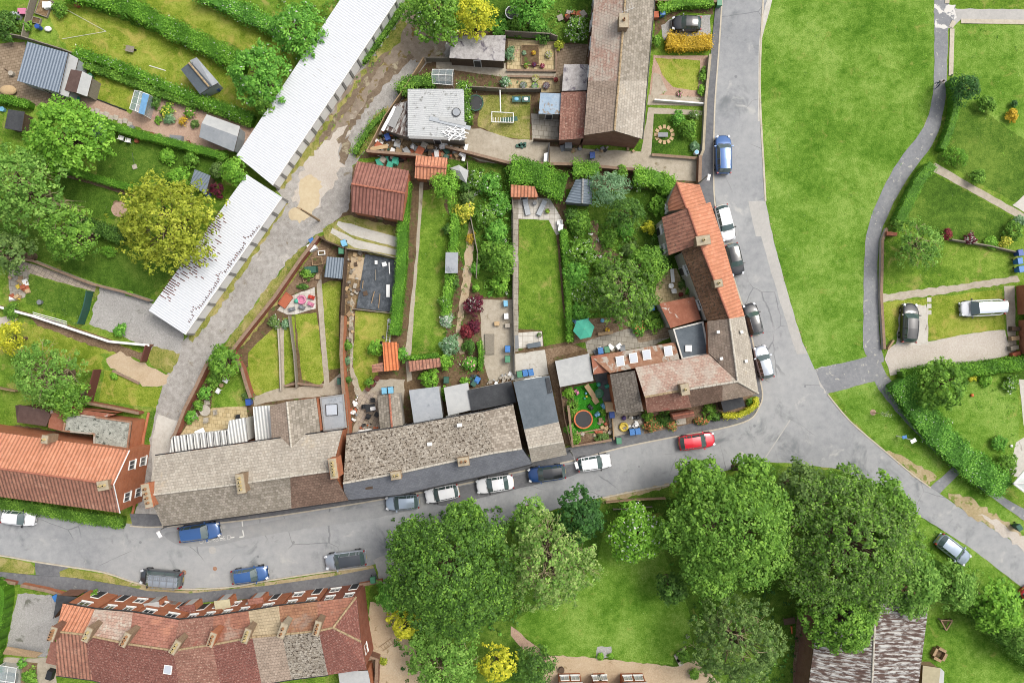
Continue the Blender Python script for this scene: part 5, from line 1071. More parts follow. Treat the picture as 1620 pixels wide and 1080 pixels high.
facade(root, P(564, 943, 5.2)-Vector((0, .15, 0)), P(502, 951, 5.2)-Vector((0, .15, 0)), 5.2); chimney(rf, 501, 994, 8.3, 1.45, .6, 75, 3, 'chimney_stone', 6)
skylight_glass(T5[2][0], T5[2][1], 266, 1058, 6.45, .7, .8, -8)
opening(root, P(580, 1058, 5.2)+Vector((-.16, 0, 0)), P(571, 1014, 5.2)+Vector((-.16, 0, 0)), .5, 3.4, 1, 1.2)
MB().slab([P(72, 1048, 3.2), P(89, 1052, 3.2), P(91, 1020, 3.6), P(82, 1008, 3.6)], .12).build('porch_roof', 'tile_red', T5[0][0])
flatroof('flat_extension', 'pale felt roof behind the hipped end house', [(535, 1062), (582, 1060), (590, 1100), (540, 1102)], 3.0, 'felt_pale', 'brick_orange'); flatroof('garage', 'small dark flat-roofed lean-to at the drive end of the terrace', [(90, 941), (122, 944), (106, 954), (98, 960), (84, 978)], 2.5, 'felt_black', 'brick_brown', door=False)
# porches and bays on the street front
for k, (x, y, lab) in enumerate(((240, 962, 'brick bay porch with flat roof at the third door'), (297, 966, 'dark brick porch at the bend of the terrace'), (352, 958, 'cream-capped brick porch near the yellow lichen roof'), (405, 955, 'brick porch below the cream roof'))):
    mb = MB(); c = P(x, y, 2.4); base = thing('porch', lab, 'porch', (c.x, c.y, 0), rad(8), 'porches along the south-west terrace'); ORG[base.name] = Vector((0, 0, 0))
    MB().box((0, 0, 1.15), (1.5, 1.1, 2.3), 0).build('wall', 'brick_orange', base); MB().box((0, 0, 2.36), (1.7, 1.3, .12), 0).build('roof', ('felt_pale', 'tile_red_dark', 'render_cream', 'tile_red')[k], base)
    MB().box((0, .56, 1.02), (.85, .05, 2.0), 0).build('door', 'door_white', base)
# ================================================================ white garage blocks
def garage_block(lab, tl, tr, br, bl, n, z0, z1, group='white lock-up garage blocks'):
    """tl..bl roof corners; garage doors on the tr-br side"""
    A = [(*tl, z1), (*bl, z1), (*br, z0), (*tr, z0)]
    root, rf, wp = building('garage_block', lab, 'garages', [('garage_sheet', A)], A, 'brick_white', group, .12, ins=.12)
    a, b = P(*tr, z0), P(*br, z0); d = (b-a); d.z = 0; L = d.length; d.normalize(); n_ = Vector((-d.y, d.x, 0))
    if n_.dot(P(*tl, 0)-a) > 0: n_ = -n_
    ang = math.atan2(d.y, d.x); a0 = Vector((a.x, a.y, 0))-n_*.12
    for i in range(n):
        c = a0+d*(L*(i+.5)/n); MB().box(c+n_*.06+Vector((0, 0, z0/2-.14)), (L/n-.35, .08, z0-.45), ang).build('garage_door', 'white_plastic', root)
    for i in range(n+1):
        c = a0+d*(L*min(max(i/n, .004), .996)); MB().box(c+n_*.08+Vector((0, 0, z0/2-.1)), (.24, .16, z0-.22), ang).build('pier', 'gutter_grey', root)
    mb = MB(); mb.box(a0+d*L/2+n_*.13+Vector((0, 0, z0-.1)), (L, .05, .22), ang); mb.build('fascia', 'white_frame', root)
    return root, rf
garage_block('long white sheeted garage block running off the top of the picture', (566, -42), (650, -34), (431, 293), (374, 246), 18, 2.5, 2.9)
gb2 = garage_block('shorter white garage block with leaf litter beside the golden tree', (390, 276), (446, 312), (293, 529), (235, 491), 9, 2.5, 2.9)
mb = MB(); a, b = P(390, 276), P(235, 491); dl = (P(235, 491, 2.9)-P(390, 276, 2.9)).normalized()
dw = (P(446, 312, 2.5)-P(390, 276, 2.9)); wl = dw.length; dwn = dw.normalized(); o0 = P(390, 276, 2.9)
for i in range(430):
    g = i < 230
    if g:
        s_ = RNG.uniform(5.0, 16.4); q = math.sin(min(1, (s_-5)/10)*PI)
        v = abs(RNG.normal(0, .35+.75*q)) if s_ < 13 else abs(RNG.normal(.5, .5))
    else: s_ = RNG.uniform(4, 17); v = wl-.15-abs(RNG.normal(0, .12))-.5*max(0, math.sin(s_*1.3))**6
    if v < 0 or v > wl-.1: continue
    s_ = round(s_/.27)*.27; p = o0+dl*s_+dwn*v; u = dwn*RNG.uniform(.09, .26)*(1 if g else .42); t = dl*.055; z = Vector((0, 0, .024))
    mb.loft([p-u-t+z*.5, p-u+t+z*.5, p+u+t+z*.5, p+u-t+z*.5][::-1] if False else [p-u-t+z*.4, p+u-t+z*.4, p+u+t+z*.4, p-u+t+z*.4], [p-u*.7-t*.6+z, p+u*.7-t*.6+z, p+u*.7+t*.6+z, p-u*.7+t*.6+z])
tag(mb.build('leaf_litter', 'terracotta'), kind='stuff'); MT['litter_brown'] = m_flat('litter_brown', C('6a3c2c'), .95, var=.3); bpy.data.objects['leaf_litter'].data.materials[0] = MT['litter_brown']
# ================================================================ outbuildings, sheds
pitched('garage', 'brick garage with weathered brown-pink pantiles beside the lane', (565, 255), (647, 270), (636, 349), (556, 335), (556, 291), (641, 306), 2.9, 4.3, 'tile_garage', wallmat='brick_orange', cat='garage', rmat='ridge_red', th=.12)
pitched('shed', 'small orange-tiled brick shed behind the pantiled garage', (658, 246), (708, 250), (704, 287), (656, 282), (657, 262), (706, 266), 2.2, 2.8, 'tile_orange', wallmat='brick_orange', rmat='ridge_red')
flatroof('shed', 'orange-tiled lean-to half buried by the hedge above the deck chairs', [(808, 292, 2.5), (846, 295, 2.5), (852, 312, 2.0), (808, 312, 2.0)], 2.2, 'tile_orange', 'brick_orange', cat='shed')
building('shed', 'bright orange pantiled outhouse beside the lime shrub', 'shed', [('tile_orange_new', [(605, 541, 2.3), (628, 541, 2.3), (631, 585, 2.3), (608, 587, 2.3)])], [(605, 541, 2.3), (628, 541, 2.3), (631, 585, 2.3), (608, 587, 2.3)], 'brick_orange')
building('shed', 'small low orange tiled annex left of the bright outhouse', 'shed', [('tile_orange_worn', [(588, 577, 1.8), (606, 573, 2.0), (608, 587, 2.0), (589, 589, 1.8)])], [(588, 577, 1.8), (606, 573, 2.0), (608, 587, 2.0), (589, 589, 1.8)], 'brick_orange')
building('shed', 'narrow outhouse with faded red ribbed roof between green shrubs', 'shed', [('tile_orange_worn', [(646, 571, 2.1), (696, 566, 2.1), (698, 580, 2.3), (647, 588, 2.3)])], [(646, 571, 2.1), (696, 566, 2.1), (698, 580, 2.3), (647, 588, 2.3)], 'brick_orange')
building('shed', 'blue-grey metal shed beside the silver-leaved bush', 'shed', [('roof_steel', [(911, 284, 2.1), (922, 283, 2.6), (921, 322, 2.6), (894, 320, 2.1)]), ('roof_steel', [(922, 283, 2.6), (938, 285, 2.1), (936, 323, 2.1), (921, 322, 2.6)])], [(894, 320, 2.1), (921, 322, 2.6), (936, 323, 2.1), (938, 285, 2.1), (922, 283, 2.6), (911, 284, 2.1)], 'shed_grey', ridges=[[(922, 283, 2.6), (921, 322, 2.6)]], rmat='gutter_grey')
flatroof('workshop', 'large shed with striped blue-grey sheet roof at the left', [(43, 66), (108, 84), (93, 147), (27, 128)], 2.7, 'roof_bluegrey', 'shed_pale', cat='shed')
flatroof('shed', 'narrow pale side bay along the large blue-grey shed', [(108.5, 84.5), (124, 93), (108, 154), (94, 149)], 2.2, 'felt_pale', 'shed_pale', cat='shed', door=False)
building('shed', 'small apex shed with brown and pale felt beside the large shed', 'shed', [('felt_brown', [(112, 110, 2.2), (130, 113, 2.7), (121, 147, 2.7), (102, 143, 2.2)]), ('felt_pale', [(130, 113, 2.7), (146, 121, 2.2), (138, 153, 2.2), (121, 147, 2.7)])], [(102, 143, 2.2), (121, 147, 2.7), (138, 153, 2.2), (146, 121, 2.2), (130, 113, 2.7), (112, 110, 2.2)], 'wood_grey')
building('shed', 'grey apex shed with blue barrel at its end on the long lawn', 'shed', [('felt_grey', [(300, 96, 2.0), (311, 91, 2.2), (346, 131, 2.2), (336, 136, 2.4)]), ('felt_slate', [(286, 110, 1.9), (301, 98, 2.5), (336, 136, 2.5), (316, 149, 1.9)])], [(286, 110, 1.9), (316, 149, 1.9), (336, 136, 2.4), (346, 131, 2.0), (311, 91, 2.0), (301, 97, 2.4)], 'shed_pale', ridges=[[(299, 100, 2.5), (331, 138, 2.5)]])
building('shed', 'pale grey shed with rounded ridge by the white garage roof', 'shed', [('felt_pale', [(327, 181, 2.2), (380, 200, 2.2), (376, 216, 2.6), (319, 195, 2.6)]), ('felt_grey', [(319, 195, 2.6), (376, 216, 2.6), (370, 240, 2.0), (315, 217, 2.0)])], [(327, 181, 2.2), (380, 200, 2.2), (376, 216, 2.6), (370, 240, 2.0), (315, 217, 2.0), (319, 195, 2.6)], 'shed_pale')
building('shed', 'small slatted black shed on the left edge lawn', 'shed', [('felt_black', [(13, 173, 1.9), (39, 177, 1.9), (34, 208, 1.9), (7, 203, 1.9)])], [(13, 173, 1.9), (39, 177, 1.9), (34, 208, 1.9), (7, 203, 1.9)], 'wood_dark')
building('shed', 'little grey slatted shed north of the golden tree', 'shed', [('roof_steel', [(308, 268, 1.9), (333, 278, 1.9), (325, 308, 1.9), (301, 290, 1.9)])], [(308, 268, 1.9), (333, 278, 1.9), (325, 308, 1.9), (301, 290, 1.9)], 'wood_dark')
flatroof('shed', 'concrete flat-roofed shed with stained grey top at the lane head', [(714, 57), (800, 56), (798, 97), (711, 92)], 2.5, 'felt_weather', 'wood_dark', cat='shed')
r_, rf_, _w = flatroof('barn', 'tattered white corrugated barn roof with loose sheets on it', [(645, 141), (734, 141), (735, 221), (645, 216)], 3.0, 'old_sheet', 'wood_grey', cat='barn')
flatroof('lean_to', 'broken lean-to roof hanging off the tattered barn', [(625, 165), (645, 160), (645, 217), (630, 213), (606, 204)], 2.2, 'asbestos', 'wood_grey', cat='lean-to', door=False)
for k, (x, y, lx, ly, a, m, lab) in enumerate(((712, 195, 4.6, .45, -14, 'shed_pale', 'long pale sheet lying across the tattered barn roof'), (716, 192, 3.0, .4, -12, 'felt_pale', 'shorter loose sheet beside the long one on the barn roof'), (690, 219, 6.0, .25, -2, 'gutter_grey', 'grey plank along the front edge of the tattered barn roof'), (626, 185, 2.4, .8, 66, 'gutter_grey', 'grey corrugated sheet thrown on the broken lean-to'), (615, 188, 3.0, .35, 62, 'white_plastic', 'white board leaning on the broken lean-to edge'))):
    mb = MB(); zt = 3.05 if x > 645 else 2.28; mb.box(P(x, y, zt+.03+.05*(k == 1)), (lx, ly, .05), rad(a)); tag(mb.build('loose_sheet', m), lab, 'sheet', 'loose sheets on the old barn')
for k in range(22):
    mb = MB(); mb.box(P(704+RNG.uniform(0, 28), 204+RNG.uniform(0, 15), 3.06+.012*k), (RNG.uniform(.6, 1.7), .08, .05), RNG.uniform(-.6, .9)); tag(mb.build('white_batten', 'white_plastic'), 'white batten in the loose pile on the tattered barn roof', 'batten', 'pile of white battens')
c = P(722, 178, 3.05); mb = MB(); mb.cyl(c, .48, .12, 20); mb.cyl(c+Vector((0, 0, .121)), .4, .02, 20, 1); tag(mb.build('round_cover', ['gutter_black', 'felt_grey']), 'round grey lid lying on the tattered barn roof', 'lid')
flatroof('shed', 'pale ribbed shed roof at the head of the narrow lawn', [(517, 406), (544, 408), (541, 441), (513, 438)], 2.1, 'roof_steel', 'wood_grey', cat='shed')
flatroof('shed', 'small grey shed with white-framed glazed side in the long garden', [(705, 399), (725, 399), (724, 432), (704, 432)], 2.0, 'felt_grey', 'wood_grey', cat='shed')
building('barn', 'big barn with stripy lichen-stained corrugated roof half under the tree', 'barn', [('asbestos', [(1300, 930, 4.2), (1386, 936, 5.4), (1377, 1130, 5.4), (1273, 1130, 4.2)]), ('asbestos', [(1386, 936, 5.4), (1471, 942, 4.2), (1447, 1130, 4.2), (1377, 1130, 5.4)])], [(1273, 1130, 4.2), (1377, 1130, 5.4), (1447, 1130, 4.2), (1471, 942, 4.2), (1386, 936, 5.4), (1300, 930, 4.2)], 'brick_brown', ridges=[[(1386, 936, 5.4), (1377, 1130, 5.4)]], rmat='ridge_pale')
building('brick_house', 'brick house wall at the right edge beside the white people carrier', 'house', [('tile_red', [(1645, 446, 4.2), (1720, 436, 4.2), (1730, 495, 4.2), (1648, 498, 4.2)])], [(1645, 446, 4.2), (1720, 436, 4.2), (1730, 495, 4.2), (1648, 498, 4.2)], 'brick_orange')
flatroof('garage', 'dark garage wall at the right edge below the brick house wall', [(1634, 504), (1720, 500), (1720, 560), (1636, 562)], 2.6, 'felt_slate', 'brick_orange')
for x0, x1, m_, l_ in ((884, 922, 'felt_pale', 'brick building with two white windows just inside the bottom edge'), (940, 962, 'tile_red', 'tiny red-roofed brick porch at the bottom edge'), (985, 1024, 'felt_weather', 'pale-topped brick building with white windows at the bottom edge')):
    r_, rf_, w_ = flatroof('pub_building', l_, [(x0, 1079), (x1, 1078), (x1+2, 1140), (x0-2, 1140)], 2.6, m_, 'brick_orange', cat='building', door=False); A_, B_ = P(x1, 1078, 0)*.972+Vector((0, -.2, 0)), P(x0, 1079, 0)*.972+Vector((0, -.2, 0))
    for f in (.28, .72): opening(r_, P(x1, 1078, 2.6)+Vector((0, -.09, 0)), P(x0, 1079, 2.6)+Vector((0, -.09, 0)), f, 1.4, .95, 1.2, pane='skylight_glass')
# greenhouses
def greenhouse(lab, a, b, c, d, z0=1.6, z1=2.2, pane='glasshouse_glass', solid=None, cat='greenhouse'):
    """a-b, d-c eaves (px); ridge between"""
    A, B, C_, D = P(*a, z0), P(*b, z0), P(*c, z0), P(*d, z0); R0, R1 = (A+D)/2, (B+C_)/2; R0.z = R1.z = z1; o = (A+B+C_+D)/4
    root = thing('greenhouse', lab, cat, Vector((o.x, o.y, 0))); mb = MB(); g = MB(); g2 = MB()
    for p, q in ((A, B), (B, R1), (R1, C_), (C_, D), (D, R0), (R0, A), (R0, R1)): mb.tube(p, q, .035, .035, 4)
    for p in (A, B, C_, D): mb.tube(Vector((p.x, p.y, 0)), p, .035, .035, 4)
    n = max(2, int((B-A).length/.65))
    for i in range(1, n): mb.tube(A.lerp(B, i/n), R0.lerp(R1, i/n), .02, .02, 4); mb.tube(D.lerp(C_, i/n), R0.lerp(R1, i/n), .02, .02, 4)
    mb.build('frame', 'white_frame', root); z = Vector((0, 0, .01))
    g.face([A-z, B-z, R1-z, R0-z]); g.face([R0-z, R1-z, C_-z, D-z])
    for p, q in ((A, B), (B, C_), (C_, D), (D, A)): g2.face([Vector((p.x, p.y, 0)), Vector((q.x, q.y, 0)), q, p])
    g.build('roof_glass', solid or pane, root); g2.build('wall_glass', pane, root)
    mb = MB(); mb.box(Vector((o.x, o.y, .4)), ((B-A).length*.7, (D-A).length*.3, .8), math.atan2((B-A).y, (B-A).x)); mb.build('staging', 'wood_grey', root); return root
greenhouse('white-framed greenhouse with pale blue cover in the flower garden', (205, 172), (213, 143), (236, 150), (228, 182), 1.7, 2.1); greenhouse('white-framed greenhouse next to the tattered barn', (684, 110), (717, 110), (716, 135), (684, 132))
mb = MB(); mb.slab([P(226, 147, 2.18), P(236, 150, 1.9), P(228, 182, 1.9), P(219, 179, 2.18)], .03); tag(mb.build('blue_sheet', 'cloth_blue'), 'sky-blue sheet covering one side of the flower garden greenhouse', 'cover')
greenhouse('glass cold frame with white bars at the bottom left corner', (0, 1052), (26, 1056), (24, 1100), (-6, 1096), 1.0, 1.2)
# white conservatory frame right edge
root = thing('conservatory', 'white-framed conservatory corner at the right edge', 'conservatory', P(1625, 770)); mb = MB()
for p, q in (((1604, 765, 2.4), (1640, 722, 2.4)), ((1604, 765, 2.4), (1650, 800, 2.4)), ((1604, 765, 2.4), (1640, 762, 3.2)), ((1622, 743, 2.4), (1640, 762, 3.2)), ((1625, 782, 2.4), (1640, 762, 3.2)), ((1604, 765, 0), (1604, 765, 2.4)), ((1640, 722, 2.4), (1640, 762, 3.2))): mb.tube(P3(p), P3(q), .12, .12, 6)
mb.build('frame', 'white_frame', root); MB().face([P(1604, 765, 2.36), P(1650, 800, 2.36), P(1640, 762, 3.15)]).face([P(1604, 765, 2.36), P(1640, 762, 3.15), P(1640, 722, 2.36)]).build('roof_panel', 'poly_clear', root)
# ================================================================ trees
tree(715, 905, 108, 13, 'leaf_dark', 'very large dense dark green tree below the row of parked cars', bloom=.3, bmat='leaf_mid', K=30, dens=1.7, leaf=.14, clump=.5, trunk=.5, flat=.42, spread=.7, lr=(.22, .34))
tree(658, 862, 42, 10, 'leaf_mid', 'green tree at the road edge merging with the very large dark tree', K=12, flat=.5)
tree(738, 822, 34, 9, 'leaf_mid', 'green tree whose crown reaches the road under the white saloon', K=12, flat=.5)
tree(868, 885, 82, 11, 'leaf_pale', 'pale olive see-through tree with visible twigs left of the pub lawn', bloom=.4, bmat='leaf_apple', K=18, dens=.62, wisp=130, leaf=.15, trunk=.35, flat=.5)
tree(836, 820, 36, 8, 'leaf_apple', 'light green tree by the road above the pale olive tree', K=12, dens=.85, leaf=.14)
tree(918, 815, 42, 8, 'leaf_deep', 'dark holly-like tree between the light green tree and the white blossom', K=11)
tree(1155, 842, 104, 12.5, 'leaf_mid', 'huge bright-green dense tree in the middle below the red car', bloom=.35, bmat='leaf_apple', K=28, dens=1.6, leaf=.15, clump=.55, trunk=.5, flat=.45, spread=.72, lr=(.24, .36))
tree(1105, 760, 44, 9, 'leaf_mid', 'bright-green side tree reaching into the road below the red car', K=10, leaf=.18); tree(1188, 752, 34, 9.5, 'leaf_mid', 'small pointed bright-green tree beside the junction', K=9, leaf=.18)
tree(1345, 860, 118, 12.5, 'leaf_olive', 'broad mixed olive-green tree overhanging the barn', bloom=.5, bmat='leaf_mid', K=34, leaf=.135, dens=1.5, clump=.45, trunk=.5, flat=.42, wisp=40, spread=.74, lr=(.2, .32))
tree(1395, 800, 52, 9, 'leaf_mid', 'green tree filling the bend of the road above the olive tree', K=12); tree(1270, 775, 44, 9, 'leaf_olive', 'olive-green tree touching the road left of the bend', K=11)
tree(1330, 975, 62, 9.5, 'leaf_mid', 'leafy green tree leaning over the striped barn roof', K=14, leaf=.17); tree(1432, 915, 58, 9, 'leaf_apple', 'light green tree between the barn and the grass verge', K=12)
tree(1165, 1012, 78, 9.5, 'leaf_olive', 'greyish green fine-leaved tree right of the gravel terrace', K=18, leaf=.12, clump=.32, wisp=40, trunk=.35); tree(1065, 955 - 25, 26, 6, 'leaf_dark', 'small dark tree at the right edge of the pub lawn', K=8)
tree(1008, 843, 47, 6, 'leaf_bright', 'vivid green small tree with white blossom by the wooden fence', K=16, dens=1.6, spread=.7, bloom=.07, bmat='bloom_white', leaf=.15, trunk=.2)
tree(785, 1048, 34, 4.5, 'leaf_yellow', 'bright yellow conifer at the bottom edge by the path', 'conifer_tree', K=9, leaf=.12, clump=.3, trunk=.18)
tree(640, 985, 28, 4.5, 'leaf_yellow', 'yellow bush fringe at the lower left of the very large dark tree', K=8, leaf=.12, clump=.3, trunk=.15); tree(700, 1040, 60, 6.5, 'leaf_apple', 'loose yellowish-green tree at the bottom edge under the dark tree', K=14, dens=.75, wisp=40, leaf=.14)
tree(845, 1052, 36, 4, 'leaf_dark', 'round dark bush-like tree right of the yellow conifer', K=10, leaf=.12, trunk=.18); tree(620, 940, 26, 5, 'leaf_wild', 'small green tree by the hipped house corner', K=8, leaf=.14, trunk=.15)
tree(110, 216, 64, 8, 'leaf_bright', 'rounded fresh-green tree beside the slatted black shed', K=18, leaf=.17, clump=.5)
tree(40, 300, 72, 9, 'leaf_apple', 'large pale green airy tree on the left edge', K=18, dens=.8, wisp=70, leaf=.16); tree(110, 368, 46, 7, 'leaf_mid', 'drooping green tree at the end of the dead branch', K=12, wisp=40, dens=.75, leaf=.15); tree(20, 400, 36, 6, 'leaf_olive', 'sparse olive tree over the left edge lawn', K=9, dens=.5, wisp=20)
tree(268, 352, 80, 8.5, 'leaf_gold', 'large golden conifer overhanging the shorter garage block', 'conifer_tree', K=26, leaf=.15, clump=.5, spread=.72, lr=(.2, .32), up=.5, rag=.5, wisp=40)
tree(78, 592, 56, 7, 'leaf_apple', 'open green tree with bare pale twigs above the dark outhouse', K=16, dens=.62, wisp=130, leaf=.14); tree(20, 535, 28, 4, 'leaf_yellow', 'yellow-green small tree at the left edge', K=8, dens=.7, leaf=.12, trunk=.12)
tree(108, 628, 34, 5.5, 'leaf_mid', 'dense green tree crown next to the red fence', K=9, leaf=.14)
tree(410, 118, 50, 6, 'leaf_wild', 'dark green tree touching the long garage block', K=13, leaf=.15, bloom=.01, bmat='bloom_white'); tree(470, 48, 46, 5, 'leaf_wild', 'green thicket tree beside the long garage roof near the top', K=13, bloom=.02, bmat='bloom_white', leaf=.14)
tree(372, 272, 22, 4, 'leaf_bright', 'small bright tree in the gap between the two garage blocks', K=7, leaf=.13, trunk=.12); tree(415, 158, 24, 4.5, 'leaf_mid', 'small green tree right beside the curved hedge end', K=8, leaf=.14, trunk=.14)
tree(690, 22, 50, 6.5, 'leaf_mid', 'green tree left of the yellow one at the top edge', K=13, leaf=.15, bloom=.015, bmat='bloom_white'); tree(752, 26, 36, 6, 'leaf_yellow', 'golden-yellow tree at the top edge above the concrete shed', K=10, leaf=.13, trunk=.2); tree(838, 8, 36, 5, 'leaf_wild', 'green tree beside the round pool at the top edge', K=9, leaf=.14)
tree(990, 338, 29, 5.6, 'leaf_dark', 'dark neatly rounded tree in the wild garden', K=18, leaf=.10, clump=.25, spread=.6, dens=1.5, trunk=.15); tree(962, 300, 32, 4, 'leaf_grey', 'silvery grey-green rounded tree by the metal shed', K=10, leaf=.11, trunk=.15)
tree(985, 462, 56, 6.5, 'leaf_olive', 'drooping olive conifer in the middle of the wild garden', 'conifer_tree', bloom=.5, bmat='leaf_mid', K=18, leaf=.13, clump=.4, wisp=40, rag=.4); tree(1020, 420, 36, 5, 'leaf_mid', 'green tree right above the drooping olive conifer', K=10, leaf=.13)
tree(1452, 388, 40, 5, 'leaf_apple', 'loose green fruit tree on the lawn by the bending footpath', K=12, dens=.6, wisp=40, leaf=.12, trunk=.18)
tree(1488, 608, 42, 5, 'leaf_mid', 'clipped round green tree at the hedge corner', K=24, leaf=.15, clump=.35, spread=.6, lr=(.34, .44), dens=1.5, flat=.6, trunk=.2); tree(1526, 140, 24, 4.5, 'leaf_deep', 'dark green tree beside the walking person', K=9, leaf=.12, trunk=.15)
tree(1575, 958, 42, 5.5, 'leaf_bright', 'bright large-leaved tree at the right edge of the pub grounds', K=12, leaf=.18); tree(1510, 930, 40, 5, 'leaf_apple', 'yellowish tree between grass verge and play lawn', K=11, leaf=.13); tree(1618, 1010, 36, 5, 'leaf_apple', 'light tree cut by the right edge below the large-leaved tree', K=9, leaf=.13)
tree(356, 572, 27, 4, 'leaf_mid', 'dark green glossy bush tree at the lane wall', K=9, leaf=.15, trunk=.12)
tree(708, 296, 25, 3.8, 'leaf_bright', 'bright green small tree below the grey tent roof', K=8, leaf=.12, trunk=.12); tree(795, 410, 26, 4, 'leaf_mid', 'green leafy tree at the left fence of the long mown garden', K=8, leaf=.14, trunk=.12)
# fallen dead branch
mb = MB()
for k in range(26):
    a = Vector(P(80+RNG.uniform(0, 12), 318+RNG.uniform(-5, 5), 1.6)); mb.tube(a, P(118+RNG.uniform(-8, 18), 330+RNG.uniform(-14, 14), .9+RNG.uniform(0, .8)), .05, .015, 4)
for p, q in (((78, 300, 3), (82, 322, 1.5)), ((70, 322, 1.8), (95, 324, 1.5)), ((82, 322, 1.5), (84, 326, 0))): mb.tube(P3(p), P3(q), .12, .08, 6)
tag(mb.build('dead_branch', 'twig'), 'bare grey-brown dead branch between the two left edge trees', 'branch')
# ================================================================ hedges
H = hedge
H([(118, -6), (150, 2), (210, 18), (250, 38), (300, 62), (350, 88), (395, 108)], 1.95, 1.6, 'leaf_hedge', 'broad flowery hedge running diagonally across the top left gardens', wild=.16, bloom=.02, bmat='bloom_white')
H([(318, -6), (360, 12), (410, 36), (440, 50)], 1.7, 1.6, 'leaf_wild', 'flowery hedge at the top beside the garage block', wild=.2, bloom=.03, bmat='bloom_white')
H([(126, 88), (180, 104), (230, 124), (290, 150), (340, 168), (405, 192)], 1.05, 1.2, 'leaf_hedge', 'thin flowering hedge between long lawn and flower garden', wild=.14, bloom=.035, bmat='bloom_white')
H([(130, 100), (150, 110), (200, 128), (260, 152), (330, 172), (402, 198)], .9, .9, 'leaf_mid', 'low clipped strip hedge just below the flowering one', wild=.03)
H([(150, 190), (210, 212), (290, 232), (362, 252)], .9, 1.4, 'leaf_hedge', 'clipped bright hedge under the pink gravel garden', wild=.02, leaf=.06)
H([(-20, 155), (30, 164), (55, 170)], .9, 1.2, 'leaf_hedge', 'short clipped hedge at the left edge patio', wild=.03)
H([(70, 258), (140, 280), (222, 302)], .8, 1.3, 'leaf_hedge', 'clipped hedge with soil strip left of the golden conifer', wild=.02, leaf=.06)
H([(122, 350), (160, 362), (206, 378)], 1.6, 1.5, 'leaf_dark', 'thick dark hedge stub left of the golden conifer', wild=.06)
H([(645, 292), (640, 360), (638, 420), (632, 480), (627, 530)], 1.25, 1.8, 'leaf_hedge', 'tall clipped green hedge beside the black membrane plot', wild=.02, leaf=.06)
H([(722, 340), (718, 400), (712, 450), (706, 500)], 1.0, 1.3, 'leaf_bright', 'clipped hedge on the right side of the long narrow lawn', wild=.05)
H([(758, 540), (762, 560), (760, 585)], .5, 1.2, 'leaf_hedge', 'short thin hedge beside the concrete yard', wild=.03)
H([(648, 566), (695, 562)], .45, 1.6, 'leaf_hedge', 'narrow hedge behind the faded red outhouse', wild=.05)
H([(890, 365), (897, 440), (901, 540)], .7, 1.2, 'leaf_hedge', 'low hedge along the right side of the mown garden', wild=.05)
H([(808, 276), (850, 281), (872, 296), (892, 302)], 2.9, 2.4, 'leaf_hedge', 'bushy hedge mass behind the deck chairs', wild=.12)
H([(905, 272), (945, 272)], 1.6, 1.8, 'leaf_bright', 'light green bushes along the concrete yard edge', 'hedge', wild=.2)
H([(1000, 282), (1050, 292), (1060, 310)], 1.8, 2, 'leaf_bright', 'yellow-green hedge beside the cottage end', wild=.15)
H([(1052, 70), (1085, 73), (1122, 70)], 1.7, 1.2, 'leaf_orange', 'golden-orange flowering hedge below the black car', wild=.12, leaf=.08)
H([(1140, 656), (1165, 655), (1185, 645), (1193, 636), (1190, 628)], .6, 1.1, 'leaf_yellow', 'yellow clipped hedge curving round the street corner', wild=.03, leaf=.07)
H([(1499, 130), (1503, 170), (1496, 205), (1482, 240)], .8, 1.4, 'leaf_hedge', 'clipped hedge along the upper footpath', wild=.03, leaf=.06)
H([(1466, 265), (1445, 290), (1425, 330), (1414, 352)], 1.25, 1.6, 'leaf_hedge', 'clipped hedge along the lower bend of the footpath', wild=.03, leaf=.06)
H([(1415, 600), (1440, 640), (1480, 690), (1530, 735), (1578, 768)], 3.0, 1.8, 'leaf_wild', 'wide untrimmed hedge following the south-east footpath', wild=.14, bloom=.012, bmat='bloom_white')
H([(1420, 596), (1470, 586), (1520, 584), (1620, 572), (1690, 565)], 1.5, 1.4, 'leaf_hedge', 'clipped hedge below the pale gravel driveway', wild=.04)
H([(0, 922), (12, 930), (8, 970), (-2, 1020), (-8, 1060)], 2.0, 2.0, 'leaf_hedge', 'tall clipped hedge beside the gravel drive at the bottom left', wild=.015, leaf=.05)
H([(-30, 790), (40, 798), (120, 812), (200, 824)], 1.3, 1.0, 'leaf_mid', 'low front hedge between orange-roofed house and street', wild=.06)
H([(1470, 890), (1510, 930), (1560, 985), (1640, 1050)], 1.8, 2.0, 'leaf_apple', 'rough tall hedge along the play lawn', wild=.2)
H([(1283, 985), (1278, 1020), (1272, 1090)], 1.2, 2.0, 'leaf_bright', 'bright hedge along the left side of the barn', wild=.15)
H([(636, 152), (650, 136), (690, 135)], 1.4, 1.6, 'leaf_mid', 'leafy bank wrapped round the corner of the tattered barn', wild=.2)
H([(735, 140), (737, 180), (742, 200)], 1.1, 2.6, 'leaf_mid', 'ivy hedge between the tattered barn and the trampoline', wild=.15, bloom=.04, bmat='bloom_white')
H([(640, 10), (620, 40), (590, 80), (575, 100)], .8, .7, 'leaf_mid', 'weedy growth along the garage doors near the top', wild=.25)
H([(562, 245), (585, 205), (612, 180)], .6, .6, 'leaf_mid', 'weedy fringe between lane and junk yard', wild=.25)
H([(1040, 22), (1065, 12), (1125, 8)], 1.0, 1.2, 'leaf_bright', 'leafy front hedge above the black car', wild=.15)
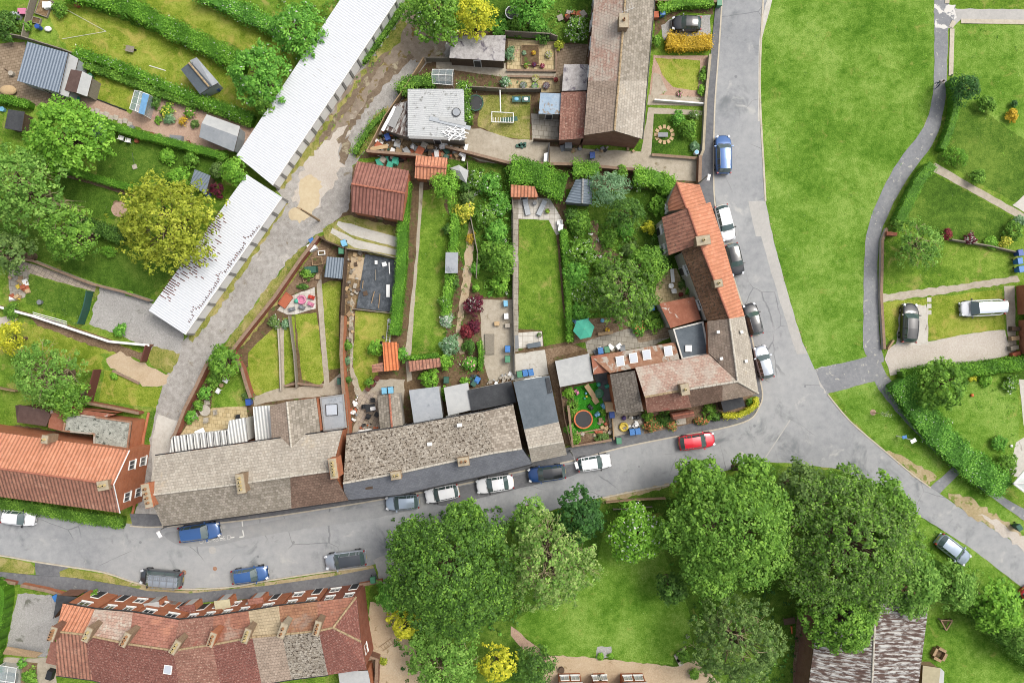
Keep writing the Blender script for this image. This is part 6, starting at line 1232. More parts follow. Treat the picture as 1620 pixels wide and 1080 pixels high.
# ================================================================ shrubs
def SHR(rows):
    for r in rows:
        px, py, rr, h, m, lab = r[:6]; kw = r[6] if len(r) > 6 else {}
        shrub(px, py, rr, h, m, lab, **kw)
W = dict(bloom=.10, bmat='bloom_white')
SHR([(173, 397, 16, 1.4, 'leaf_bright', 'clipped oval bright green bush on the lawn', dict(ell=.65, ang=-20, leaf=.07)),
 (10, 40, 26, 2.2, 'leaf_dark', 'dark bush in the top left corner garden'), (42, 42, 9, 1.2, 'leaf_mid', 'small bush by the pink box in the top left'), (95, 14, 14, 1.2, 'leaf_mid', 'leafy bush beside the top left trampoline box'),
 (290, 192, 8, 1.0, 'leaf_orange', 'ball of yellow flowers in the gravel garden', dict(leaf=.07)), (246, 162, 11, .9, 'leaf_dark', 'dark bush right of the blue greenhouse cover'), (265, 175, 13, .8, 'leaf_mid', 'flower border clump beside the blue greenhouse cover', dict(bloom=.15, bmat='bloom_yellow')), (268, 188, 9, .7, 'leaf_grey', 'grey-leaved plant in the left flower border'), (300, 178, 10, .8, 'leaf_mid', 'leafy plant above the yellow flower ball', dict(bloom=.1, bmat='bloom_pink')), (308, 196, 7, .6, 'leaf_olive', 'olive plant right of the yellow flower ball'), (250, 190, 6, .5, 'leaf_mid', 'small plant at the border corner'),
 (303, 252, 13, 1.6, 'leaf_mid', 'dome-shaped bush on the lawn below the clipped bright hedge'), (265, 248, 16, .9, 'leaf_bright', 'spreading light bush on the shaded lawn'), (160, 208, 16, 2, 'leaf_grey', 'grey-green bush at the foot of the fresh-green tree'), (345, 270, 14, 1.8, 'leaf_olive', 'brown-green bush beside the little slatted shed'), (345, 300, 13, 1.5, 'leaf_purple', 'dull purple bush next to the shorter garage roof', dict(dens=.6)), (352, 250, 10, 1.4, 'leaf_mid', 'green bush at the end of the clipped bright hedge'),
 (285, 282, 20, 2.2, 'leaf_bright', 'bright bush at the top of the golden conifer'), (20, 492, 14, 1.4, 'leaf_mid', 'bush by the white railings at the left edge'), (190, 522, 12, 1.0, 'leaf_wild', 'weeds clump on the grey gravel yard'), (204, 464, 10, .5, 'leaf_bright', 'lime weeds along the gravel yard wall', dict(ell=.4, ang=-15)),
 (338, 600, 13, 1.6, 'leaf_mid', 'climber below the dark glossy bush'), (325, 620, 12, 1.4, 'leaf_wild', 'climbing plant on the lane wall'), (315, 640, 10, 1.3, 'leaf_mid', 'lower climbing plant on the lane wall beside the patio'), (302, 658, 12, 1.2, 'leaf_wild', 'leafy corner plant at the patio table'), (372, 580, 8, 1.0, 'leaf_gold', 'yellowish plant by the lane wall'), (392, 626, 10, .9, 'leaf_olive', 'scrubby plant beside the blue bin'),
 (434, 510, 11, .8, 'leaf_olive', 'stone-ringed planting at the tip of the first narrow lawn', W), (452, 512, 8, .6, 'leaf_grey', 'stone-ringed planting at the tip of the second narrow lawn'), (486, 432, 11, 1.0, 'leaf_mid', 'green vegetable patch plants beside the shed'), (480, 453, 9, .5, 'leaf_dark', 'edge planting along the white patio', dict(ell=.5)),
 (594, 551, 14, 1.8, 'leaf_bright', 'round lime-green shrub left of the bright outhouse', dict(leaf=.12)), (549, 546, 8, 1.0, 'leaf_mid', 'green clump in the strip bed upper part'), (551, 600, 6, 1.0, 'leaf_dark', 'small round dark bush near the strip bed end'), (548, 570, 6, .6, 'leaf_grey', 'grey clump in the strip bed'), (583, 604, 8, .8, 'leaf_mid', 'bush at the foot of the orange outhouse'),
 (636, 562, 12, 1.6, 'leaf_wild', 'dark shrub between the two orange-red outhouses'), (705, 572, 14, 1.8, 'leaf_bright', 'lime round shrub right of the faded red outhouse'), (680, 598, 18, 1.8, 'leaf_bright', 'broad light green shrub above the blue-grey felt extension'), (703, 620, 6, 1.0, 'leaf_bright', 'thin green plants between the two flat extensions', dict(ell=2.4)),
 (690, 270, 14, 2, 'leaf_mid', 'bush left of the grey tent roof'), (704, 268, 9, 1.6, 'leaf_bright', 'bright bush against the orange shed roof'), (735, 296, 12, 1.6, 'leaf_dark', 'dark shrub right of the bright green small tree'), (740, 312, 13, 1.3, 'leaf_olive', 'olive shrub above the pale yellow bush'),
 (733, 335, 19, 1.8, 'leaf_gold', 'pale yellow variegated bush', dict(bloom=.3, bmat='bloom_yellow')), (745, 376, 9, .9, 'leaf_orange', 'round golden-yellow ball bush', dict(leaf=.06)), (708, 362, 9, 1.2, 'leaf_dark', 'dark shrub at the top of the clipped right hedge'),
 (716, 448, 13, 1.3, 'leaf_dark', 'dark shrub below the small grey shed'), (705, 478, 14, 1.4, 'leaf_mid', 'leafy shrub left of the earth path', dict(bloom=.05, bmat='bloom_white')), (706, 506, 13, 1.4, 'leaf_grey', 'white-flowering shrub beside the long lawn', dict(bloom=.35, bmat='bloom_white')), (712, 545, 18, 1.8, 'leaf_grey', 'blue-green shrub near the end of the long lawn', dict(bloom=.03, bmat='bloom_white')),
 (750, 482, 18, 2.0, 'leaf_purple', 'dark purple shrub with white flowers by the concrete yard', dict(bloom=.06, bmat='bloom_white')), (750, 515, 12, 1.3, 'leaf_purple', 'dull purple shrub below the dark flowering one'), (738, 525, 13, 1.3, 'leaf_red', 'crimson shrub beside the earth path'), (752, 455, 7, 1.0, 'leaf_bright', 'lime bush above the dark purple shrub'), (742, 548, 12, 1.4, 'leaf_dark', 'round dark green bush below the crimson shrub'), (744, 575, 14, 1.1, 'leaf_wild', 'mixed green bush with red flowers', dict(bloom=.06, bmat='bloom_pink')), (735, 602, 8, .8, 'leaf_bright', 'light bush by the compost bins'),
 (775, 292, 22, 2.2, 'leaf_wild', 'tangled bramble left of the red-roofed lean-to', dict(bloom=.03, bmat='bloom_white')), (752, 285, 16, 1.8, 'leaf_mid', 'bramble bush beside the grey tent roof', W), (790, 322, 22, 2.0, 'leaf_wild', 'tall bramble along the left fence of the mown garden', dict(bloom=.02, bmat='bloom_white')), (768, 342, 22, 1.8, 'leaf_mid', 'bramble heap in the overgrown garden', dict(bloom=.02, bmat='bloom_white')), (786, 366, 22, 2.0, 'leaf_wild', 'spreading bramble in the middle of the overgrown garden'), (774, 398, 22, 1.8, 'leaf_mid', 'bright bramble patch lower in the overgrown garden'), (790, 448, 18, 1.6, 'leaf_bright', 'leafy bush near the lower end of the overgrown garden'),
 (752, 425, 9, .8, 'leaf_wild', 'nettles along the rustic fence'), (812, 262 + 8, 14, 2, 'leaf_bright', 'bush at the corner of the concrete yard and hedge mass'),
 (915, 352, 22, 2.2, 'leaf_mid', 'rounded green shrub below the metal shed'), (905, 340, 15, 1.8, 'leaf_dark', 'dark shrub between deck chair patio and metal shed'), (920, 400, 26, 2.4, 'leaf_mid', 'large green shrub right of the mown garden upper part', dict(bloom=.03, bmat='bloom_white')), (912, 432, 24, 2.4, 'leaf_wild', 'large green shrub right of the mown garden middle part'), (922, 462, 24, 2.2, 'leaf_mid', 'white-speckled shrub right of the mown garden lower part', dict(bloom=.05, bmat='bloom_white')), (918, 492, 18, 1.8, 'leaf_wild', 'leafy shrub above the blue table and parasol'),
 (1026, 360, 11, 1.3, 'leaf_yellow', 'bright yellow bush in the wild garden'), (965, 375, 17, 1.6, 'leaf_mid', 'green bush left of the dirt path end'), (988, 365, 16, 1.5, 'leaf_wild', 'bush directly below the rounded tree'), (1008, 288, 14, 1.8, 'leaf_dark', 'dark bush above the rounded tree', W), (1022, 280, 14, 1.8, 'leaf_mid', 'bush along the concrete drive by the wild garden'), (1040, 325, 18, 1.8, 'leaf_bright', 'creeper spreading to the cottage wall'), (1052, 300, 14, 2.0, 'leaf_bright', 'creeper on the cottage end gable'), (980, 275, 14, 1.8, 'leaf_mid', 'bush left end of the concrete drive wall'), (1040, 400, 13, 1.3, 'leaf_wild', 'shrub by the cottage west wall'), (1050, 415, 12, 1.6, 'leaf_dark', 'dark shrub at the cottage corner'), (995, 395, 15, 1.2, 'leaf_olive', 'shrub at the end of the dirt path'), (952, 420, 13, 1.5, 'leaf_mid', 'shrub right of the large green shrubs'), (1035, 510, 18, 1.4, 'leaf_mid', 'shrub above the brown felt roof patio', dict(bloom=.02, bmat='bloom_yellow')), (1010, 520, 12, 1, 'leaf_wild', 'low plant with orange flowers by the patio', dict(bloom=.1, bmat='bloom_rust')), (1092, 458, 8, 1.2, 'leaf_wild', 'climber on the cottage back wall'), (1078, 448, 7, .8, 'leaf_olive', 'potted plant group by the white bench'),
 (905, 645, 11, 1.0, 'leaf_mid', 'border shrub left of the artificial turf', dict(ell=2.0)), (899, 620, 10, 1.1, 'leaf_bright', 'bright shrub at the top left of the play garden'), (902, 680, 10, .9, 'leaf_wild', 'green shrub left of the trampoline'), (952, 692, 13, .8, 'leaf_olive', 'olive shrub at the front corner of the play garden', dict(ell=.6)), (910, 694, 9, .8, 'leaf_mid', 'small shrub at the lower left of the play garden'), (954, 652, 6, .8, 'leaf_bright', 'lime plant beside the turf'),
 (1032, 672, 18, 1.1, 'leaf_olive', 'rusty red-flowered shrub in front of the mossy wing', dict(bloom=.35, bmat='bloom_rust', ell=.6, ang=8)), (1050, 660, 13, 1.2, 'leaf_dark', 'dark shrub left of the red porch'), (1024, 657, 10, 1.2, 'leaf_mid', 'green shrub at the mossy wing corner'), (1062, 672, 10, .8, 'leaf_olive', 'rusty flowers in front of the red porch', dict(bloom=.45, bmat='bloom_rust')), (1110, 665, 13, .9, 'leaf_olive', 'rusty flowers right of the porch step', dict(bloom=.4, bmat='bloom_rust', ell=.5)), (1122, 650, 13, 1.2, 'leaf_mid', 'green shrub right of the red porch'), (1132, 658, 9, .8, 'leaf_dark', 'dark shrub by the fabric canopy'), (1186, 634, 7, .9, 'leaf_mid', 'small shrub inside the yellow hedge end'),
 (912, 46, 23, 2.4, 'leaf_mid', 'round bush covered with white blossom by the north terrace', dict(bloom=.16, bmat='bloom_white')), (884, 72, 8, .9, 'leaf_gold', 'yellow plant at the gravel garden corner'), (850, 45, 20, 1.6, 'leaf_wild', 'shrub left of the blossom bush'), (820, 40, 18, 1.4, 'leaf_mid', 'shrub right of the round pool'), (790, 45, 16, 1.4, 'leaf_wild', 'shrub above the concrete shed'), (805, 85, 11, 1.0, 'leaf_grey', 'grey shrub at the left of the gravel garden'), (862, 55, 14, 1.5, 'leaf_dark', 'dark shrub under the top edge shed'), (800, 130, 9, .8, 'leaf_grey', 'round grey shrub by the vegetable rows', W),
 (1088, 204, 17, 1.6, 'leaf_mid', 'largest shrub in the slab-ringed front garden'), (1072, 186, 12, 1.1, 'leaf_wild', 'shrub at the top of the slab-ringed front garden'), (1098, 182, 9, .9, 'leaf_olive', 'olive shrub by the white front fence', W), (1100, 232, 8, .7, 'leaf_grey', 'grey plant in the lower right of the front garden'), (1036, 65, 9, 1.2, 'leaf_mid', 'shrub left of the orange hedge'), (1112, 120, 7, .7, 'leaf_mid', 'border shrub right of the yellow lawn', dict(ell=2.2)), (1110, 142, 8, .6, 'leaf_bright', 'bright border plant at the lawn corner'), (1076, 148, 5, .4, 'leaf_olive', 'pink-flowered plant below the yellow lawn', dict(bloom=.5, bmat='bloom_pink')),
 (1558, 164, 22, 1.6, 'leaf_mid', 'long low shrub on the upper right lawn', dict(ell=.6, ang=-30)), (1600, 183, 11, 1.1, 'leaf_orange', 'golden-yellow shrub on the upper right lawn'), (1604, 165, 6, .8, 'leaf_deep', 'small dark shrub above the golden one'), (1511, 248, 25, 1.6, 'leaf_hedge', 'large clipped mound hedge by the path corner', dict(ell=.65, ang=-25, leaf=.07)), (1545, 280, 15, 1.4, 'leaf_mid', 'green bush beside the angled garden path'), (1418, 355, 13, 1.5, 'leaf_mid', 'round bush at the footpath wall'), (1498, 371, 9, 1.0, 'leaf_red', 'crimson round shrub on the garden boundary'), (1534, 379, 11, 1.2, 'leaf_purple', 'purple and white flowering shrub on the boundary', dict(bloom=.2, bmat='bloom_white')), (1568, 384, 13, .7, 'leaf_bright', 'bright low plant along the boundary wall'), (1602, 365, 18, 1.4, 'leaf_mid', 'green shrub at the right edge above the blue bins'), (1590, 382, 11, .9, 'leaf_gold', 'yellow-flowered plant near the blue bins', dict(bloom=.3, bmat='bloom_yellow')), (1612, 350, 10, 1.2, 'leaf_grey', 'silver shrub at the right edge'),
 (1538, 598, 7, .6, 'leaf_yellow', 'yellow flower clump right of the clipped round tree'), (1598, 605, 15, 1.0, 'leaf_mid', 'bushy border at the right hedge corner', W), (1560, 600, 12, .7, 'leaf_bright', 'low plants under the right hedge'), (1590, 735, 22, 1.8, 'leaf_mid', 'bush at the lower end of the wide hedge'), (1580, 700, 14, .9, 'leaf_wild', 'dark scrub inside the right garden corner'),
 (862, 1028, 9, .8, 'leaf_mid', 'small bush at the gravel terrace edge'), (1098, 1065, 10, 1.0, 'leaf_mid', 'round green bush on the gravel terrace right side'), (950, 1038, 6, .4, 'leaf_bright', 'plant left of the stone steps'), (966, 1036, 5, .4, 'leaf_bright', 'plant right of the stone steps'), (1082, 1035, 12, .8, 'leaf_mid', 'low planting at the lawn corner by the stone trough'), (606, 1045, 7, .5, 'leaf_gold', 'yellow weed clump on the dirt yard'),
 (48, 1068, 15, 1.4, 'leaf_mid', 'green bush at the bottom left corner'), (36, 1048, 8, .8, 'leaf_wild', 'scrub beside the wooden lean-to roof'), (152, 940, 8, 1.6, 'leaf_mid', 'climber on the front of the orange-roofed terrace end'), (180, 595, 6, .5, 'leaf_bright', 'weeds at the dirt drive edge')])
# ================================================================ ground cover nobody could count
cover('undergrowth', [(742, 268), (806, 268), (812, 470), (772, 470), (760, 430), (758, 380)], ['leaf_wild', 'leaf_mid', 'bloom_white'], 28, 1.2, None, .11, [.5, .44, .06])
cover('undergrowth', [(898, 340), (935, 330), (960, 400), (950, 480), (935, 505), (902, 505)], ['leaf_wild', 'leaf_mid', 'bloom_white'], 40, 1.3, None, .11, [.5, .46, .04])
cover('undergrowth', [(950, 340), (1050, 320), (1060, 420), (1050, 450), (1040, 510), (940, 500), (950, 400)], ['leaf_wild', 'leaf_olive', 'leaf_mid'], 32, .7, None, .11)
cover('undergrowth', [(690, 260), (760, 260), (760, 330), (728, 340), (725, 580), (700, 590), (712, 400)], ['leaf_wild', 'leaf_dark', 'bloom_white'], 14, .8, None, .09, [.5, .45, .05])
cover('undergrowth', [(725, 340), (757, 340), (762, 420), (752, 520), (760, 580), (740, 600), (722, 590), (730, 450)], ['leaf_wild', 'leaf_mid', 'bloom_pink', 'bloom_white'], 12, .7, None, .08, [.48, .46, .03, .03])
cover('undergrowth', [(780, 20), (940, 10), (930, 66), (800, 58)], ['leaf_wild', 'leaf_mid', 'bloom_white'], 20, .9, None, .10, [.5, .45, .05])
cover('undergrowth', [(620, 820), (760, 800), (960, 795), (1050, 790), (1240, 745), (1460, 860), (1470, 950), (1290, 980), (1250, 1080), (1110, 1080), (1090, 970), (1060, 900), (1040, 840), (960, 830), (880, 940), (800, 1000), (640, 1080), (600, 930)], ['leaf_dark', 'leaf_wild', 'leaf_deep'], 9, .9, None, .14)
cover('undergrowth', [(440, 0), (545, -10), (470, 110), (420, 170), (400, 160), (440, 90)], ['leaf_wild', 'leaf_mid', 'bloom_white'], 18, 1.0, None, .10, [.5, .45, .05])
cover('flower_bed', [(238, 155), (274, 170), (262, 198), (232, 184)], ['leaf_mid', 'bloom_yellow', 'bloom_white', 'bloom_pink', 'leaf_purple'], 22, .4, None, .06, [.6, .1, .12, .08, .1])
cover('flower_bed', [(290, 168), (314, 178), (304, 208), (276, 196)], ['leaf_mid', 'bloom_yellow', 'bloom_rust', 'leaf_purple'], 20, .4, None, .06, [.6, .12, .12, .16])
cover('flower_bed', [(204, 200), (215, 202), (330, 226), (326, 232), (204, 206)], ['leaf_mid', 'bloom_white', 'leaf_olive'], 10, .3, None, .05, [.6, .15, .25])
for k in range(5): cover('vegetable_row', [(722, 119+k*4.4), (798, 120+k*4.4), (798, 122+k*4.4), (722, 121+k*4.4)], ['leaf_mid', 'leaf_bright'], 40, .35, None, .07)
cover('flower_bed', [(804, 124), (880, 126), (884, 144), (804, 144)], ['leaf_olive', 'leaf_purple', 'bloom_yellow', 'leaf_grey'], 4, .35, None, .07)
cover('flower_bed', [(804, 66), (820, 70), (815, 108), (804, 108)], ['leaf_grey', 'leaf_olive', 'bloom_pink'], 22, .5, None, .07)
cover('flower_bed', [(1036, 140), (1110, 152), (1112, 92), (1118, 92), (1116, 158), (1036, 150)], ['leaf_olive', 'bloom_pink', 'leaf_mid'], 12, .3, None, .06, [.5, .1, .4])
cover('flower_bed', [(726, 580), (760, 580), (756, 604), (726, 600)], ['leaf_mid', 'bloom_rust', 'bloom_yellow'], 18, .5, None, .07, [.7, .2, .1])
cover('flower_bed', [(886, 612), (905, 612), (905, 686), (960, 680), (962, 692), (908, 702)], ['leaf_mid', 'leaf_wild', 'bloom_white'], 14, .6, None, .07, [.5, .42, .08])
cover('flower_bed', [(1018, 660), (1110, 645), (1180, 635), (1180, 650), (1110, 668), (1022, 684)], ['leaf_olive', 'bloom_rust', 'leaf_dark'], 16, .6, None, .07, [.4, .25, .35])
cover('flower_bed', [(548, 480), (560, 490), (566, 640), (556, 668), (548, 600)], ['leaf_grey', 'leaf_mid', 'bloom_white'], 10, .3, None, .06, [.4, .45, .15])
cover('flower_bed', [(44, 500), (140, 526), (136, 505), (100, 485), (60, 486)], ['leaf_olive', 'leaf_red', 'leaf_mid'], 10, .4, None, .07, [.5, .12, .38])
cover('weeds', [(510, 362), (550, 345), (632, 366), (632, 372), (550, 358)], ['leaf_olive', 'leaf_mid'], 8, .3, None, .06)
cover('weeds', [(500, 372), (512, 378), (430, 480), (376, 552), (360, 545), (425, 452)], ['leaf_olive', 'leaf_mid', 'leaf_dead'], 6, .3, None, .07)
cover('weeds', [(448, 316), (458, 322), (360, 472), (306, 542), (297, 535), (345, 470)], ['leaf_olive', 'leaf_dead'], 7, .3, None, .07)
cover('weeds', [(575, 100), (600, 70), (612, 80), (545, 170), (520, 215), (505, 230)], ['leaf_olive', 'leaf_mid'], 9, .4, None, .08)
cover('weeds', [(560, 250), (600, 200), (618, 170), (624, 176), (600, 230), (566, 256)], ['leaf_mid', 'leaf_olive'], 12, .4, None, .08)
cover('verge_weeds', [(1203, 20), (1208, 20), (1206, 190), (1213, 300), (1230, 395), (1272, 540), (1288, 580), (1284, 582), (1268, 545), (1226, 398), (1209, 305), (1202, 190)], ['leaf_olive', 'leaf_hedge', 'leaf_dead'], 14, .14, None, .05, clump=.14)
cover('verge_weeds', [(1310, 622), (1322, 632), (1402, 706), (1446, 742), (1446, 750), (1400, 714), (1345, 666)], ['leaf_olive', 'leaf_hedge', 'leaf_dead'], 14, .14, None, .05, clump=.14)
cover('meadow_grass', [(1420, 806), (1480, 840), (1580, 930), (1640, 990), (1560, 970), (1460, 890)], ['leaf_hedge', 'leaf_apple'], 10, .35, None, .09)
cover('long_grass', [(1320, 618), (1384, 602), (1498, 733), (1450, 742), (1347, 662)], ['leaf_hedge', 'leaf_bright'], 4, .12, None, .06)
cover('long_grass', [(1215, 10), (1478, 10), (1470, 180), (1375, 350), (1367, 560), (1290, 580), (1215, 320), (1205, 150)], ['leaf_hedge', 'leaf_bright', 'leaf_mid'], 2.2, .12, None, .06)
cover('long_grass', [(70, 10), (130, 8), (375, 105), (400, 170), (180, 100), (85, 40)], ['leaf_hedge', 'leaf_bright', 'leaf_gold'], 3, .15, None, .06)
cover('long_grass', [(1504, 42), (1620, 42), (1620, 320), (1482, 250)], ['leaf_hedge', 'leaf_bright', 'leaf_mid'], 2.2, .12, None, .06)
cover('long_grass', [(1504, 600), (1600, 590), (1612, 700), (1594, 740), (1500, 680)], ['leaf_bright', 'leaf_mid'], 5, .25, None, .07)
# ================================================================ cars
car(27, 819, -6, 54, 'hatch', 'white', 'small white hatchback driving at the left edge of the street')
car(314, 842, 8, 66, 'estate', 'blue', 'blue estate parked in the painted bay outside the tall terrace')
car(254, 915, 175, 68, 'van', 'charcoal', 'dark grey van carrying a ladder on its roof rack', 'paint_silver_car', rack=True)
car(394, 910, 8, 58, 'hatch', 'blue', 'blue hatchback parked between the van with the ladder and the silver SUV', rails=True)
car(546, 886, 188, 66, 'suv', 'silver', 'silver SUV with dark roof and silver bonnet parked on the south side', 'paint_charcoal_car', rails=True)
car(636, 795, 184, 54, 'hatch', 'silverblue', 'pale blue-grey hatchback, the westernmost of the four parked below the slate roofs')
car(699, 781, 192, 55, 'hatch', 'white', 'white hatchback in front of the pale blue-grey one below the slate roofs')
car(783, 766, 189, 60, 'saloon', 'white', 'white saloon behind the dark blue car on the terrace side')
car(865, 749, 187, 60, 'estate', 'darkblue', 'dark blue car with black roof at the end of the low terrace', 'paint_black_car')
car(940, 732, 9, 54, 'hatch', 'white', 'white hatchback facing right opposite the play garden')
car(1103, 698, 8, 58, 'hatch', 'red', 'bright red car in the street near the junction')
car(1145, 244, 91, 62, 'suv', 'blue', 'blue SUV with roof bars on the road beside the north terrace drive', rails=True)
car(1148, 352, -76, 58, 'hatch', 'white', 'white hatchback parked outside the small cottage end')
car(1163, 410, -77, 52, 'hatch', 'black', 'black hatchback parked behind the white one outside the cottages')
car(1192, 505, 105, 52, 'estate', 'black', 'black car with silver rails outside the corner block', rails=True)
car(1209, 573, 105, 54, 'hatch', 'silver', 'silver car at the hipped corner house')
car(1087, 36, 179, 47, 'mini', 'black', 'black rounded small car on the gravel drive above the orange hedge', group='cars parked on drives')
car(1440, 511, 87, 63, 'suv', 'black', 'black SUV on the driveway beside the stepping slabs', rails=True, group='cars parked on drives')
car(1555, 487, 183, 67, 'van', 'white', 'white people carrier with silver roof on the right-hand lawn', 'paint_silver_car', group='cars parked on drives')
car(1510, 870, -38, 60, 'hatch', 'silverblue', 'silver-blue hatchback parked alone on the south-east grass verge')
car(1640, 953, -50, 56, 'hatch', 'red', 'red car just entering at the right edge of the south-east road')
# ladder on the van
def ladder(name, label, a, b, w_, n, mat='steel', cat='ladder'):
    a, b = Vector(a), Vector(b); d = (b-a).normalized(); s = d.cross(Vector((0, 0, 1))).normalized()*w_/2; mb = MB()
    for k in (-1, 1): mb.tube(a+s*k, b+s*k, .035, .035, 5)
    for i in range(n): p = a.lerp(b, (i+.5)/n); mb.tube(p-s, p+s, .02, .02, 5)
    return tag(mb.build(name, mat), label, cat)
ladder('ladder', 'aluminium ladder strapped on the dark grey van', P(232, 914, 2.08), P(282, 918, 2.08), .42, 16)
# ================================================================ street furniture
def lamp_post(label, base, head, h, wallm=False):
    b = P(*base); t = P(*head, h); root = thing('street_lamp', label, 'street lamp', b, 0, 'street lamps'); mb = MB()
    mb.tube(b, Vector((b.x, b.y, h-.3)), .09, .06, 8); mb.tube(b, b+Vector((0, 0, 1.0)), .13, .12, 8); mb.build('pole', 'gutter_grey', root)
    mb = MB(); mb.tube(Vector((b.x, b.y, h-.3)), t, .04, .035, 6); mb.build('arm', 'gutter_grey', root)
    d = (t-Vector((b.x, b.y, t.z))); a = math.atan2(d.y, d.x); mb = MB(); mb.box(t+Vector((0, 0, .05)), (.75, .34, .16), a, 0, .75); mb.build('lamp_head', 'white_plastic', root)
lamp_post('street lamp at the lane mouth by the orange-roofed house', (285, 821), (252, 845), 5.6); lamp_post('street lamp beside the concrete drive of the north terrace', (1103, 292), (1121, 281), 5.4); lamp_post('street lamp next to the white car at the play garden corner', (902, 712), (912, 736), 5.4)
b = P(505, 349); root = thing('telegraph_pole', 'wooden telegraph pole where the lane widens', 'pole', b); MB().tube(b, b+Vector((0, 0, 8)), .14, .10, 10).build('pole', 'wood', root)
MB().tube(b+Vector((-.5, .2, 7.5)), b+Vector((.5, -.2, 7.5)), .05, .05, 5).build('crossbar', 'wood', root)
root = thing('notice_post', 'blue and white notice on a post leaning on the junction verge', 'sign', P(1418, 689)); MB().tube(P(1418, 689), P(1448, 697, 1.9), .05, .05, 6).build('post', 'white_frame', root)
MB().box(P(1431, 691, 1.1), (.5, .35, .06), .2).build('small_board', 'blue_plastic', root); MB().box(P(1445, 697, 1.95), (.62, .4, .07), .5).build('board', 'white_plastic', root)
b = P(1381, 652); root = thing('young_tree', 'thin newly planted tree with stake on the junction verge', 'tree', b); MB().tube(b, b+Vector((.9, -.1, 2.3)), .04, .02, 6).build('trunk', 'twig', root); MB().tube(b+Vector((-.2, 0, 0)), b+Vector((.0, 0, 1.2)), .04, .04, 6).build('stake', 'wood', root)
n = 160; tt = RNG.uniform(.45, 1, n)[:, None]; pos = np.array(b)+np.array([.9, -.1, 2.3])*tt+RNG.normal(0, .16, (n, 3)); leafmesh('crown', pos, unit(n)+np.array([0, 0, .5]), np.full(n, .06), RNG.uniform(0, 1, n), ['leaf_pale', 'bloom_white'], midx_for(n, .5), root)
MB().ball(b+Vector((0, 0, .02)), .35, 12, 0, (1, 1, .12)).build('mulch', 'gravel_pink', root)
# ================================================================ person walking on the footpath
def person(px, py, head_deg, label):
    root = local('person', label, 'person'); V = [(0, 0, .95), (0, 0, 1.18), (0, 0, 1.40), (0, .01, 1.50), (0, .03, 1.63), (0, .03, 1.70)]; R = [.13, .12, .14, .055, .095, .07]; E = [(0, 1), (1, 2), (2, 3), (3, 4), (4, 5)]
    def ch(st, pts, rs):
        p = st
        for q, r in zip(pts, rs): V.append(q); R.append(r); E.append((p, len(V)-1)); p = len(V)-1
    for s, f in ((-1, .28), (1, -.28)):
        ch(0, [(s*.10, 0, .86), (s*.10, f*.7+.03, .48), (s*.10, f-.05*(f < 0), .09), (s*.10, f+.13, .05)], [.095, .062, .042, .035])
        ch(2, [(s*.19, 0, 1.38), (s*.25, -f*.5, 1.12), (s*.25, -f*.8+.1, .90), (s*.25, -f*.9+.14, .82)], [.06, .045, .033, .028])
        w0 = len(V)-1
        for k in range(4): ch(w0, [(s*.25+(k-1.5)*.018, -f*.9+.17, .76), (s*.25+(k-1.5)*.02, -f*.9+.17, .70-.01*(k % 3))], [.009, .008])
        ch(w0, [(s*.25-s*.035, -f*.9+.17, .78)], [.010])
    me = bpy.data.meshes.new('body'); me.from_pydata(V, E, []); o = link(bpy.data.objects.new('body', me)); md = o.modifiers.new('skin', 'SKIN'); me.skin_vertices or None
    for i, v in enumerate(me.skin_vertices[0].data): v.radius = (R[i], R[i]*(.72 if i in (0, 1, 2) else 1)); v.use_root = i == 0
    o.modifiers.new('sub', 'SUBSURF').levels = 2; o.modifiers['sub'].render_levels = 2; o.parent = root; me.materials.append(MT['denim'])
    mb = MB(); mb.tube((0, .0, .92), (0, 0, 1.16), .19, .165, 14); mb.tube((0, 0, 1.16), (0, 0, 1.42), .165, .19, 14); mb.tube((-.19, 0, 1.40), (-.255, .1, 1.14), .085, .065, 8); mb.tube((.19, 0, 1.40), (.255, -.1, 1.14), .085, .065, 8); mb.ball((0, 0, 1.42), .17, 12, 0, (1.15, .8, .4)); mb.build('jacket', 'top_pale', root, 60)
    mb = MB(); mb.ball((0, .035, 1.655), .098, 14, 0, (.86, 1, 1.2)); mb.ball((0, .135, 1.645), .02, 6, 0, (.8, 1, 1.4)); mb.build('face', 'skin', root, 60)
    mb = MB(); mb.ball((0, .012, 1.685), .112, 14, 0, (.92, 1.0, 1.05)); mb.build('hair', 'hair', root, 60)
    c = P(px, py, .8); root.location = (c.x, c.y, .03); root.rotation_euler = (0, 0, rad(head_deg)); return root
person(1486, 132, 160, 'person in a pale top walking along the upper footpath')
# ================================================================ wheelie bins
def make_bin(mat):
    root = local('wheelie_bin', 'x', 'bin', 'wheelie bins'); MB().loft([Vector(p) for p in ((-.22, -.25, .08), (.22, -.25, .08), (.22, .22, .08), (-.22, .22, .08))], [Vector(p) for p in ((-.28, -.32, 1.0), (.28, -.32, 1.0), (.28, .34, 1.0), (-.28, .34, 1.0))]).build('body', mat, root)
    MB().box((0, .01, 1.035), (.60, .74, .07), 0, 0, .9).build('lid', mat, root)
    for s in (-1, 1): MB().tube((s*.24, .3, .10), (s*.29, .3, .10), .10, .10, 12).build('wheel', 'tyre', root)
    MB().tube((-.24, .39, 1.0), (.24, .39, 1.0), .02, .02, 6).build('handle', 'trim_black', root); return root
PB = {}
def wbin(px, py, mat, label, deg=0):
    if mat not in PB: r = PB[mat] = make_bin(mat)
    else:
        r = PB[mat].copy(); link(r)
        for ch in PB[mat].children: c = ch.copy(); link(c); c.parent = r
    c = P(px, py, .9); r.location = (c.x, c.y, .005); r.rotation_euler = (0, 0, rad(deg)); r['label'] = label; return r
